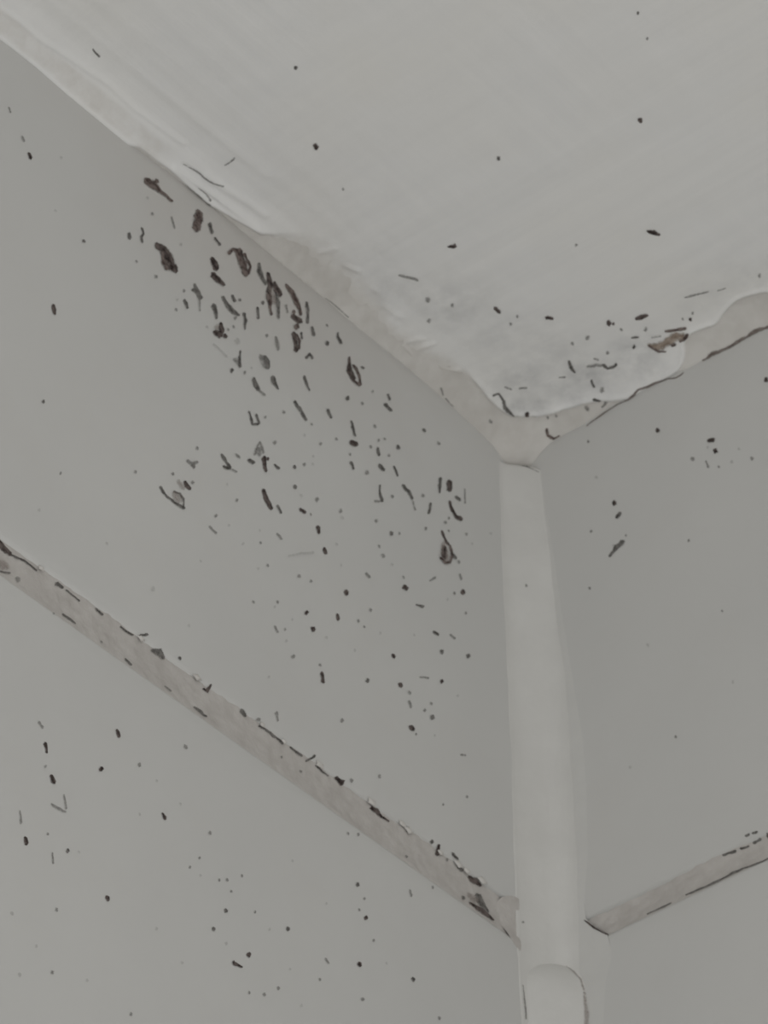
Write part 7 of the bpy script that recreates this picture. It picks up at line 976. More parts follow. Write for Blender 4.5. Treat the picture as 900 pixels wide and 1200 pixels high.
C~mould_colony~rusty brown mould patch on the ceiling paint near the right wall~r:33.11 -6.81 -.07 .08 33.25 -6.71 -.28 .32 33.39 -6.47 -.45 .52 33.55 -6.31 -.52 .6 34.6 -5.28 -.71 1.15 35.96 -5.2 -.2 1.1 37.94 -5.51 -.34 1.22 39.35 -4.96 -.38 .75 39.62 -4.91 -.33 .65 39.89 -4.78 -.2 .4 40.08 -4.71 -.04 .08|b:37.35 -7.52 -.02 .03 37.41 -7.49 -.11 .18 37.48 -7.4 -.17 .28 37.59 -7.39 -.2 .31 38.28 -6.89 -.21 .36 39.13 -6.56 -.19 .33 39.88 -6.2 -.24 .42 40.58 -5.86 -.17 .31 40.71 -5.87 -.18 .31 40.8 -5.78 -.09 .15 40.88 -5.76 -.02 .04;37.36 -5.64 -.02 .05 37.45 -5.63 -.05 .18 37.58 -5.6 -.08 .32 37.71 -5.62 -.08 .34 38.42 -5.61 -.11 .42 38.57 -5.65 -.07 .33 38.73 -5.62 -.07 .24 38.83 -5.61 -.02 .06;36.38 -4.75 -.03 .04 36.46 -4.68 -.11 .14 36.63 -4.65 -.23 .31 36.67 -4.47 -.28 .36 37.19 -4.21 -.24 .32 37.34 -4.2 -.24 .31 37.46 -4.13 -.1 .13 37.55 -4.09 -.04 .05;40.64 -4.98 -.02 0 40.57 -4.94 -.02 -.11 40.47 -4.87 -.03 -.21 40.37 -4.92 -.05 -.26 39.72 -4.59 -.07 -.37 39.16 -4.42 -.02 -.37 38.37 -4.39 -0 -.23 38.27 -4.31 .01 -.24 38.17 -4.31 .01 -.13 38.11 -4.31 .01 -.03;33.39 -6.66 -.02 .01 33.42 -6.62 -.15 .08 33.45 -6.52 -.24 .13 33.42 -6.39 -.28 .13 33.69 -5.43 -.34 .19 34 -4.51 -.24 .17 34.51 -4.29 -.13 .18 35.01 -3.94 -.11 .14 35.11 -3.96 -.1 .13 35.17 -3.94 -.07 .09 35.19 -3.88 -.02 .02|f:34.8 -7.79 -.01 .02 34.84 -7.77 -.06 .11 34.89 -7.73 -.11 .2 34.95 -7.72 -.13 .23 35.58 -7.37 -.1 .17 36.26 -7.06 -.13 .21 36.34 -7.04 -.15 .25 36.4 -6.98 -.09 .15 36.45 -6.95 -.02 .03
C~mould_colony~grey ring-shaped mould patch with a black dot on the ceiling corner paint~g:24.49 -7.89 -.04 .02 24.5 -7.79 -.16 .07 24.53 -7.66 -.3 .13 24.48 -7.51 -.4 .13 24.52 -6.99 -.45 .2 24.54 -6.37 -.26 .23 24.95 -6.25 -.18 .31 25.41 -6.1 -.13 .43 26.21 -6.12 -.04 .32 26.32 -6.24 -.05 .28 26.41 -6.18 -.03 .18 26.49 -6.21 -.01 .03|k:26.61 -6.68 -.02 -.02 26.56 -6.58 -.11 -.1 26.43 -6.48 -.19 -.19 26.32 -6.39 -.23 -.22 26.28 -6.22 -.2 -.15 26.19 -6.11 -.17 -.16 26.06 -6.01 -.11 -.1 26.03 -5.94 -.02 -.02|f:21.95 -9.06 -.03 .04 22.03 -9.02 -.15 .24 22.17 -8.99 -.2 .32 22.28 -8.95 -.24 .36 22.76 -8.59 -.26 .41 23.31 -8.39 -.33 .57 23.77 -8.05 -.24 .39 24.22 -7.61 -.33 .5 24.41 -7.66 -.26 .42 24.5 -7.5 -.18 .29 24.62 -7.5 -.03 .05;24.14 -10.09 -.03 .02 24.15 -10.02 -.13 .12 24.2 -9.94 -.19 .17 24.24 -9.86 -.25 .24 24.44 -9.48 -.21 .19 24.6 -9.13 -.28 .23 24.65 -9.06 -.19 .17 24.7 -8.97 -.14 .13 24.72 -8.91 -.03 .02
C~mould_colony~upright grey mould smudge left of the ring-shaped patch on the ceiling~g:20.71 -12.35 -.03 -.01 20.64 -12.25 -.17 -.05 20.55 -12.1 -.24 -.07 20.5 -11.96 -.28 -.08 19.87 -10.63 -.48 -.03 19.62 -9.31 -.3 .04 19.65 -9.18 -.28 .04 19.59 -9.01 -.16 .02 19.55 -8.91 -.03 0
C~mould_speck~dark round mould spot on the ceiling above the ring-shaped patch~k:31.84 -16.08 -.05 -.02 31.79 -15.91 -.23 -.08 31.55 -15.67 -.45 -.16 31.52 -15.42 -.44 -.16 31.34 -15.13 -.5 -.18 31.23 -14.91 -.4 -.14 31.09 -14.67 -.25 -.09 31.05 -14.5 -.05 -.02;32.23 -14.99 -.02 -.02 32.16 -14.92 -.11 -.1 32.05 -14.82 -.17 -.15 31.97 -14.71 -.19 -.18 31.86 -14.58 -.22 -.21 31.79 -14.46 -.15 -.14 31.72 -14.32 -.11 -.1 31.65 -14.25 -.02 -.02
C~mould_colony~dark slanting mould dash on the ceiling above the rusty patch~k:35.33 -13.19 -.02 .04 35.43 -13.19 -.12 .23 35.57 -13.17 -.22 .43 35.68 -13.13 -.24 .46 36.54 -12.84 -.31 .65 37.45 -12.63 -.19 .45 37.53 -12.54 -.14 .33 37.64 -12.51 -.09 .2 37.71 -12.48 -.02 .04
C~mould_speck~small black mould dot well right of the paint lip crack~k:20.85 -80.6 -.06 -.02 20.74 -80.44 -.26 -.1 20.53 -80.18 -.43 -.17 20.51 -79.92 -.51 -.2 20.37 -79.62 -.48 -.19 20.14 -79.44 -.4 -.16 20.04 -79.17 -.25 -.1 19.94 -79.01 -.05 -.02
C~mould_speck~small black mould dot well above the black ceiling oval~k:63.92 -51.1 -.05 0 63.86 -50.96 -.21 .01 63.9 -50.75 -.43 .02 63.84 -50.56 -.51 .02 63.8 -50.31 -.45 .02 63.66 -50.11 -.4 .05 63.7 -49.9 -.25 .04 63.61 -49.73 -.04 0
C~mould_speck~small black mould dash well lower right of the satellite spot on the ceiling~k:19.13 -31.21 -.04 .01 19.12 -31.08 -.19 .06 19.07 -30.88 -.34 .1 19.05 -30.71 -.45 .16 19.02 -29.54 -.43 .13 18.94 -29.36 -.33 .1 19 -29.2 -.24 .07 18.97 -29.08 -.04 .01
C~mould_speck~small black mould dash well upper left of the ring-shaped ceiling patch~k:24.02 -23.53 -.05 .05 24.12 -23.47 -.21 .22 24.12 -23.22 -.41 .42 24.35 -23.24 -.4 .42 24.87 -22.5 -.32 .33 24.87 -22.34 -.26 .28 24.97 -22.28 -.13 .14 24.99 -22.19 -.03 .04
C~mould_speck~small black mould dot lower right of the curled mark~k:7.63 -6.74 -.03 -.04 7.52 -6.68 -.12 -.21 7.41 -6.52 -.22 -.31 7.21 -6.5 -.25 -.43 7.06 -6.32 -.23 -.4 6.93 -6.25 -.2 -.35 6.83 -6.06 -.12 -.21 6.73 -6.04 -.02 -.04
C~mould_speck~small black mould dot upper right of the rusty patch~k:42.73 -7.47 -.03 -.01 42.69 -7.36 -.14 -.07 42.61 -7.24 -.29 -.09 42.55 -7.09 -.3 -.14 42.38 -6.91 -.26 -.12 42.37 -6.74 -.27 -.13 42.28 -6.62 -.16 -.08 42.21 -6.52 -.03 -.01
C~mould_speck~small grey mould dot well upper right of the paint lip crack~g:29.31 -95.92 -.04 -.01 29.25 -95.8 -.18 -.02 29.19 -95.62 -.36 -.04 29.15 -95.46 -.38 -.05 29.1 -95.24 -.46 -.06 28.96 -95.1 -.31 -.04 28.9 -94.92 -.23 -.03 28.9 -94.79 -.04 -.01
C~mould_speck~small grey mould dot well upper right of the satellite spot on the ceiling~g:41.27 -59.01 -.05 0 41.25 -58.88 -.2 .02 41.18 -58.7 -.38 .06 41.23 -58.55 -.45 .07 41.1 -58.31 -.42 .04 41.05 -58.15 -.4 .03 41.05 -57.97 -.19 .02 41.01 -57.84 -.04 0
C~mould_speck~tiny grey mould streak well upper left of the paint lip crack~g:7.56 -119.42 -.02 0 7.55 -119.37 -.09 .01 7.52 -119.3 -.15 -0 7.5 -119.23 -.17 -.02 7.3 -118.34 -.22 0 7.26 -117.48 -.25 .03 7.2 -117.37 -.24 .01 7.18 -117.26 -.12 -.01 7.18 -117.2 -.03 0
C~mould_speck~tiny grey mould dash just lower left of the ring-shaped ceiling patch~g:20.76 -6.15 -.03 -0 20.74 -6.04 -.15 -.02 20.72 -5.91 -.32 -.01 20.62 -5.77 -.3 -.08 20.33 -5.1 -.25 -.03 20.22 -4.5 -.32 0 20.2 -4.38 -.28 -.04 20.12 -4.26 -.16 -.02 20.11 -4.18 -.03 -0
C~mould_speck~small grey mould dash below the ring-shaped ceiling patch~g:18.46 -2.72 -.03 .03 18.5 -2.65 -.13 .1 18.61 -2.6 -.2 .15 18.69 -2.53 -.29 .24 19.26 -1.87 -.32 .26 19.41 -1.82 -.23 .17 19.5 -1.72 -.18 .15 19.55 -1.64 -.04 .03
C~mould_speck~tiny grey mould dash left of the rusty patch~g:32.08 -9.88 -.01 .02 32.13 -9.86 -.08 .11 32.16 -9.78 -.15 .22 32.25 -9.8 -.14 .22 32.66 -9.47 -.2 .3 33.13 -9.16 -.16 .23 33.18 -9.13 -.11 .17 33.21 -9.06 -.06 .09 33.26 -9.06 -.01 .02
C~mould_speck~small grey mould dot upper right of the ring-shaped ceiling patch~g:31.62 -8.22 -.02 -.04 31.52 -8.12 -.11 -.18 31.39 -7.93 -.17 -.29 31.25 -7.81 -.21 -.35 31.05 -7.68 -.2 -.34 30.94 -7.5 -.21 -.35 30.77 -7.39 -.1 -.17 30.66 -7.29 -.02 -.03
C~mould_speck~tiny grey mould dot well above the black ceiling oval~g:77.64 -69.85 -.02 -.02 77.58 -69.78 -.09 -.09 77.52 -69.65 -.16 -.16 77.42 -69.59 -.16 -.17 77.34 -69.44 -.2 -.2 77.2 -69.37 -.18 -.18 77.16 -69.22 -.09 -.09 77.09 -69.17 -.02 -.02
C~mould_speck~tiny faint mould streak upper right of the paint lip crack~f:6.48 -86.29 -.01 .02 6.53 -86.28 -.03 .1 6.6 -86.29 -.05 .16 6.63 -86.25 -.07 .22 7.33 -86.19 -.07 .24 7.94 -86.23 -.06 .28 8.42 -86.28 -.04 .3 8.85 -86.43 -.04 .25 8.92 -86.44 -.04 .21 8.99 -86.46 -.01 .1 9.04 -86.46 -0 .02
C~mould_speck~tiny faint mould dot well upper left of the satellite spot on the ceiling~f:17.88 -69.89 -.03 -.01 17.81 -69.81 -.13 -.05 17.79 -69.66 -.23 -.1 17.7 -69.55 -.23 -.1 17.54 -69.38 -.28 -.12 17.49 -69.26 -.23 -.09 17.42 -69.12 -.14 -.06 17.38 -69.03 -.03 -.01
C~mould_speck~tiny faint mould dot well above the black ceiling oval~f:75.55 -64.47 -.02 -.02 75.47 -64.41 -.1 -.11 75.4 -64.24 -.12 -.2 75.26 -64.21 -.16 -.2 75.17 -64.07 -.16 -.2 75.11 -63.95 -.13 -.16 75.01 -63.84 -.08 -.09 74.95 -63.78 -.02 -.02
C~mould_speck~tiny faint mould dot well left of the black ceiling oval~f:38.98 -34.52 -.02 -.02 38.9 -34.45 -.1 -.1 38.82 -34.29 -.17 -.19 38.72 -34.19 -.23 -.25 38.61 -34.02 -.19 -.21 38.46 -33.97 -.16 -.17 38.36 -33.84 -.11 -.12 38.31 -33.73 -.02 -.03
C~mould_speck~tiny faint mould dot well above the curled mark~f:21.03 -27.23 -.02 -.02 20.98 -27.13 -.12 -.1 20.85 -27.03 -.21 -.17 20.82 -26.87 -.23 -.19 20.63 -26.77 -.2 -.17 20.6 -26.62 -.17 -.14 20.5 -26.49 -.12 -.1 20.42 -26.42 -.02 -.02
C~mould_speck~small faint mould dot well above the curled mark~f:18.98 -26.55 -.03 -.01 18.93 -26.44 -.13 -.07 18.82 -26.3 -.26 -.14 18.78 -26.14 -.27 -.14 18.66 -25.95 -.28 -.14 18.58 -25.82 -.27 -.14 18.44 -25.69 -.14 -.07 18.4 -25.58 -.03 -.01
C~mould_speck~small faint mould dot lower left of the satellite spot on the ceiling~f:12.08 -40.61 -.06 -.01 11.98 -40.45 -.3 -.06 11.92 -40.18 -.5 -.1 11.85 -39.95 -.52 -.11 11.66 -39.69 -.6 -.13 11.63 -39.45 -.51 -.11 11.44 -39.21 -.24 -.05 11.38 -39.04 -.05 -.01
C~mould_speck~small faint mould dot below the satellite spot on the ceiling~f:14.3 -36.62 -.03 -.01 14.23 -36.51 -.19 -.04 14.21 -36.32 -.34 -.06 14.13 -36.16 -.35 -.07 13.95 -35.97 -.36 -.07 13.89 -35.81 -.31 -.06 13.87 -35.62 -.17 -.03 13.82 -35.5 -.04 -.01
C~mould_speck~tiny faint mould streak lower left of the satellite spot on the ceiling~f:11.74 -47.82 -.03 .02 11.78 -47.76 -.13 .11 11.86 -47.69 -.23 .2 11.91 -47.61 -.31 .27 12.2 -47 -.3 .26 12.46 -46.5 -.3 .27 13.02 -45.69 -.36 .29 13.45 -44.72 -.33 .26 13.44 -44.59 -.26 .21 13.47 -44.46 -.18 .15 13.53 -44.4 -.03 .03
C~mould_speck~small faint mould dot well below the satellite spot on the ceiling~f:9.16 -36.21 -.04 -.03 9.06 -36.08 -.17 -.12 8.98 -35.84 -.29 -.2 8.74 -35.74 -.4 -.27 8.59 -35.52 -.38 -.26 8.5 -35.31 -.3 -.21 8.39 -35.09 -.17 -.11 8.29 -34.96 -.03 -.02
C~mould_speck~tiny faint mould dash just above the curled mark~f:8.25 -14.3 -.02 .02 8.26 -14.23 -.14 .1 8.31 -14.14 -.25 .18 8.36 -14.07 -.31 .22 8.51 -13.47 -.21 .15 8.73 -12.87 -.24 .18 8.72 -12.76 -.18 .13 8.75 -12.68 -.11 .08 8.76 -12.62 -.02 .02
C~mould_speck~tiny faint mould dash upper right of the curled mark~f:9.74 -12.17 -.02 .03 9.8 -12.16 -.09 .14 9.87 -12.1 -.15 .24 9.94 -12.04 -.2 .32 10.45 -11.8 -.15 .24 10.94 -11.42 -.22 .35 11.04 -11.4 -.2 .31 11.12 -11.34 -.11 .18 11.2 -11.32 -.02 .03
C~mould_speck~tiny faint mould dash left of the ring-shaped ceiling patch~f:16.69 -9.93 -.02 .03 16.75 -9.91 -.11 .16 16.84 -9.87 -.16 .24 16.89 -9.81 -.17 .25 17.25 -9.61 -.17 .25 17.63 -9.32 -.19 .28 17.68 -9.28 -.14 .2 17.75 -9.24 -.09 .13 17.78 -9.19 -.01 .02
C~mould_speck~small faint mould dot upper left of the rusty patch~f:35.74 -10.49 -.03 -.03 35.63 -10.39 -.13 -.16 35.48 -10.17 -.21 -.3 35.38 -9.97 -.25 -.3 35.14 -9.83 -.24 -.29 34.99 -9.7 -.27 -.32 34.89 -9.47 -.15 -.19 34.78 -9.37 -.03 -.03
C~mould_speck~tiny faint mould dot upper right of the ring-shaped ceiling patch~f:32.21 -13.16 -.04 0 32.2 -13.05 -.15 .02 32.12 -12.89 -.33 .04 32.16 -12.76 -.34 .04 32.04 -12.56 -.32 .07 32.02 -12.39 -.34 .04 32.03 -12.24 -.19 .02 31.99 -12.13 -.04 .01
C~mould_speck~tiny faint mould dot upper right of the rusty patch, the nearer~f:41.57 -8.26 -.03 0 41.57 -8.18 -.15 .02 41.55 -8.05 -.25 .03 41.5 -7.93 -.25 .03 41.46 -7.76 -.27 .03 41.47 -7.65 -.27 .03 41.44 -7.52 -.13 .02 41.41 -7.43 -.03 0
C~mould_speck~tiny faint mould dot upper right of the rusty patch, the farther~f:43.97 -8.32 -.02 -.03 43.89 -8.27 -.08 -.14 43.77 -8.19 -.14 -.25 43.69 -8 -.11 -.27 43.55 -7.91 -.14 -.25 43.48 -7.78 -.11 -.2 43.34 -7.73 -.08 -.15 43.28 -7.64 -.01 -.03
C~mould_speck~small faint mould dot upper left of the ring-shaped ceiling patch, the nearer~f:27.19 -15.32 -.02 -.06 27.07 -15.18 -.09 -.22 26.85 -15.06 -.17 -.41 26.68 -14.89 -.19 -.46 26.45 -14.64 -.2 -.48 26.22 -14.62 -.19 -.45 26.06 -14.37 -.11 -.26 25.91 -14.28 -.02 -.04
C~mould_speck~small faint mould dot upper left of the ring-shaped ceiling patch, the farther~f:24.06 -15.84 -.04 -.02 23.99 -15.72 -.2 -.08 23.85 -15.55 -.26 -.11 23.77 -15.39 -.31 -.13 23.65 -15.18 -.37 -.15 23.58 -14.97 -.26 -.11 23.5 -14.78 -.18 -.07 23.42 -14.67 -.03 -.01
C~mould_speck~tiny faint mould dot just above the ring-shaped ceiling patch~f:27.13 -10.01 -.03 -.01 27.08 -9.89 -.16 -.06 27 -9.69 -.24 -.09 26.87 -9.56 -.32 -.12 26.8 -9.35 -.37 -.13 26.69 -9.22 -.29 -.11 26.63 -9.04 -.18 -.06 26.57 -8.93 -.03 -.01
C~mould_speck~small faint mould dot below the ring-shaped ceiling patch, the nearer~f:21.54 -3.64 -.03 -.06 21.4 -3.59 -.17 -.2 21.2 -3.44 -.29 -.39 21.03 -3.31 -.28 -.36 20.9 -3.12 -.35 -.37 20.71 -3.03 -.29 -.32 20.52 -2.87 -.17 -.22 20.41 -2.76 -.02 -.05
C~mould_speck~small faint mould dot below the ring-shaped ceiling patch, the farther~f:16.51 -2.36 -.07 .01 16.57 -2.24 -.28 .02 16.61 -2.03 -.6 .06 16.56 -1.85 -.55 .05 16.65 -1.59 -.57 .02 16.54 -1.42 -.5 .04 16.64 -1.23 -.34 .01 16.62 -1.11 -.07 .01
C~mould_speck~small faint mould dash below the ring-shaped ceiling patch~f:20.49 -1.08 -0 -.07 20.39 -1.03 -.09 -.18 20.19 -.92 -.14 -.37 20 -.92 -.14 -.36 19.07 -.67 -.09 -.24 18.94 -.67 -.07 -.22 18.83 -.6 -.05 -.14 18.73 -.6 -0 -.04
C~mould_speck~tiny faint mould dot right of the curled mark, the nearer~f:9.58 -3.83 -.04 -.01 9.55 -3.75 -.16 -.04 9.49 -3.65 -.32 -.05 9.49 -3.52 -.29 -.08 9.44 -3.38 -.31 -.08 9.42 -3.29 -.33 -.05 9.35 -3.16 -.15 -.04 9.28 -3.08 -.03 -.01
C~mould_speck~tiny faint mould dot right of the curled mark, the farther~f:11.18 -3.33 -.03 -.02 11.11 -3.28 -.15 -.08 11.01 -3.17 -.24 -.11 11.03 -3.04 -.29 -.15 10.94 -2.95 -.26 -.12 10.83 -2.87 -.24 -.11 10.75 -2.75 -.15 -.08 10.68 -2.69 -.02 -.02
C~mould_speck~tiny faint mould streak upper right of the rusty patch~f:44.76 -12.11 -.01 .02 44.79 -12.09 -.05 .09 44.84 -12.08 -.07 .14 44.89 -12.07 -.1 .18 45.37 -11.74 -.14 .25 45.97 -11.62 -.18 .36 46.55 -11.39 -.13 .29 47.11 -11.21 -.13 .29 47.93 -10.9 -.13 .26 48.77 -10.57 -.12 .23 48.84 -10.58 -.09 .19 48.91 -10.58 -.05 .11 48.94 -10.55 -.01 .02
C~mould_speck~small faint mould dot well upper right of the rusty patch~f:57.94 -8.67 -.03 -.02 57.84 -8.57 -.17 -.14 57.74 -8.31 -.26 -.22 57.55 -8.22 -.3 -.26 57.5 -7.96 -.31 -.27 57.34 -7.83 -.24 -.21 57.19 -7.66 -.18 -.15 57.13 -7.52 -.03 -.02
C~mould_speck~small faint mould dot just lower left of the curled mark~f:2.2 -10.82 -.04 .01 2.2 -10.7 -.17 -.06 2.14 -10.53 -.25 -.1 2.08 -10.39 -.26 -.12 2.16 -10.17 -.33 -.14 2.09 -10.03 -.24 -.13 2.07 -9.87 -.13 -.06 2.06 -9.77 -.02 -.02
C~mould_speck~tiny faint mould dash well upper right of the rusty patch~f:49.97 -9.79 -.01 .02 50 -9.77 -.05 .1 50.05 -9.75 -.07 .15 50.12 -9.76 -.1 .22 50.78 -9.49 -.09 .19 51.42 -9.36 -.11 .23 51.45 -9.32 -.09 .19 51.52 -9.32 -.04 .09 51.55 -9.3 -.01 .02
C~crack_line~thin grey crack in the ceiling paint lip above the mould cluster~f:2.32 -91.72 -.02 .01 2.33 -91.68 -.08 .04 2.33 -91.59 -.1 .03 2.37 -91.55 -.14 .05 2.56 -90.37 -.15 .07 2.77 -89.32 -.24 .09 2.88 -88.04 -.24 .04 2.86 -86.86 -.23 .06 2.91 -85.92 -.29 .09 3.11 -85 -.18 .1 3.46 -84.1 -.16 .12 3.79 -83.25 -.17 .13 3.82 -83.2 -.12 .09 3.87 -83.17 -.08 .06 3.86 -83.1 0 -.01|f:2.81 -89.44 -.01 0 2.8 -89.41 -.06 .02 2.8 -89.37 -.11 .04 2.8 -89.31 -.1 .02 2.84 -88.11 -.11 .02 2.89 -86.87 -.13 .04 2.94 -85.96 -.1 .04 3.07 -84.97 -.1 .03 3.07 -84.93 -.09 .03 3.1 -84.89 -.05 .01 3.1 -84.85 -.01 .01
C~crack_line~hairpin grey crack at the loose end of the ceiling paint lip~f:.35 -88.74 -.02 0 .36 -88.7 -.05 -0 .34 -88.64 -.1 -.01 .33 -88.59 -.09 -.02 .26 -87.49 -.17 -.01 .26 -86.36 -.18 .01 .27 -85.44 -.21 -.01 .2 -84.58 -.21 -.06 .06 -83.57 -.08 -.14 .08 -82.58 -.09 .25 .79 -83 .17 .23 .96 -83.82 .18 .06 1.16 -84.63 .18 .01 1.19 -85.6 .17 .01 1.19 -86.4 .14 -0 1.21 -86.47 .11 0 1.18 -86.53 .08 -0 1.19 -86.59 .02 -.01|g:.14 -83.64 -.02 .01 .13 -83.6 -.04 .01 .17 -83.55 -.11 .04 .16 -83.48 -.12 .03 .19 -82.99 -.14 .05 .21 -82.51 -.21 .06 .28 -82.46 -.18 .06 .28 -82.36 -.12 .04 .27 -82.29 -.03 .01
C~stain_mark~small brown l-shaped stain on the exposed sealant at the ceiling corner~b:8.19 -2.24 -.03 -.02 8.15 -2.18 -.16 -.08 8.11 -2.04 -.28 -.14 8.02 -1.95 -.31 -.16 7.64 -1.26 -.33 -.07 7.93 -.71 -.38 .11 8.2 -.31 -.21 .2 8.68 -.22 -.03 .2 9.23 -.2 -.02 .22 9.36 -.23 -.01 .22 9.48 -.19 -.01 .11 9.57 -.2 .01 .01
C~mould_line~broken thin grey mould line on the left ceiling sealant near the corner~f:1.11 -22.91 -.03 -.01 1.04 -22.83 -.07 -.1 1.03 -22.71 -.16 -.17 .95 -22.64 -.17 -.17 .72 -22.08 -.15 -.13 .44 -21.54 -.13 -.16 .43 -21.42 -.13 -.16 .36 -21.33 -.06 -.09 .33 -21.29 -0 -.04;.34 -20.85 -.02 0 .35 -20.81 -.06 -.01 .32 -20.75 -.13 -.02 .34 -20.66 -.14 -.05 .19 -19.5 -.15 -.04 .14 -18.33 -.15 -.1 .17 -18.25 -.17 -.03 .15 -18.17 -.08 -0 .14 -18.1 -.03 .01
C~mould_line~thin brown line at the lower rim of the left ceiling sealant~f:.15 -53.03 -.01 .01 .15 -52.99 -.04 -0 .15 -52.94 -.1 .02 .14 -52.89 -.09 0 .24 -51.41 -.08 -0 .3 -49.92 -.15 .01 .27 -48.38 -.09 -.02 .26 -46.94 -.12 -0 .26 -46.88 -.11 -.01 .24 -46.8 -.04 -.03 .27 -46.78 -.02 .01
B~crack_line~short dark crack across the top of the corner sealant bead~g:-1.14 -6.43 -0 -.01 -1.12 -6.45 -.01 -.06 -1.08 -6.44 -.03 -.11 -1.05 -6.48 -.03 -.12 -.42 -6.69 -.05 -.21 .11 -6.95 -.08 -.26 .7 -7.32 -.09 -.29 1.4 -7.6 -.06 -.24 1.45 -7.65 -.06 -.18 1.52 -7.67 -.03 -.1 1.56 -7.68 -.01 -.02|f:1.27 -7.52 -.01 -.02 1.3 -7.54 -.03 -.1 1.35 -7.58 -.05 -.16 1.4 -7.63 -.07 -.21 2.46 -8.2 -.04 -.13 3.41 -8.72 -.04 -.14 3.45 -8.71 -.03 -.1 3.48 -8.73 -.02 -.06 3.51 -8.75 -0 -.01
B~mould_speck~tiny faint mould dot on the corner bead~f:-.2 -34.4 -.03 -.01 -.15 -34.47 -.12 -.07 -.15 -34.61 -.19 -.11 -.1 -34.71 -.24 -.13 -.05 -34.86 -.27 -.15 -.02 -34.97 -.22 -.12 .02 -35.09 -.13 -.07 .04 -35.18 -.02 -.01
B~crack_line~thin dark crack at the left side of the lower sealant bead~f:-4.97 -117.61 -.02 -0 -4.98 -117.65 -.08 -.01 -4.98 -117.72 -.13 -.01 -4.98 -117.77 -.13 -.01 -4.91 -119.28 -.12 -.01 -4.86 -120.82 -.2 -.01 -4.79 -122.36 -.2 -.01 -4.84 -124 -.18 -0 -4.85 -124.07 -.13 -0 -4.82 -124.14 -.07 -0 -4.83 -124.2 -.02 -0
B~stain_mark~brownish stain line round the right shoulder of the lower sealant bead~w:2.1 -111.58 -.01 -.01 2.12 -111.62 -.06 -.06 2.18 -111.65 -.11 -.12 2.18 -111.74 -.12 -.13 2.8 -112.47 -.12 -.12 3.3 -113.25 -.2 -.17 3.68 -114.11 -.18 -.13 4.19 -114.88 -.25 -.14 4.36 -115.9 -.22 -.07 4.57 -117.01 -.24 -.07 4.54 -117.14 -.26 -.08 4.59 -117.26 -.12 -.04 4.62 -117.33 -.02 -.01;4.65 -117.29 -.03 -0 4.63 -117.39 -.16 -.01 4.61 -117.54 -.26 -.01 4.67 -117.66 -.31 -.01 4.6 -119.55 -.37 -.02 4.71 -121.34 -.57 -.02 4.63 -123.04 -.51 -0 4.57 -124.67 -.54 -.02 4.62 -124.9 -.45 -0 4.56 -125.15 -.3 -0 4.61 -125.32 -.06 -0
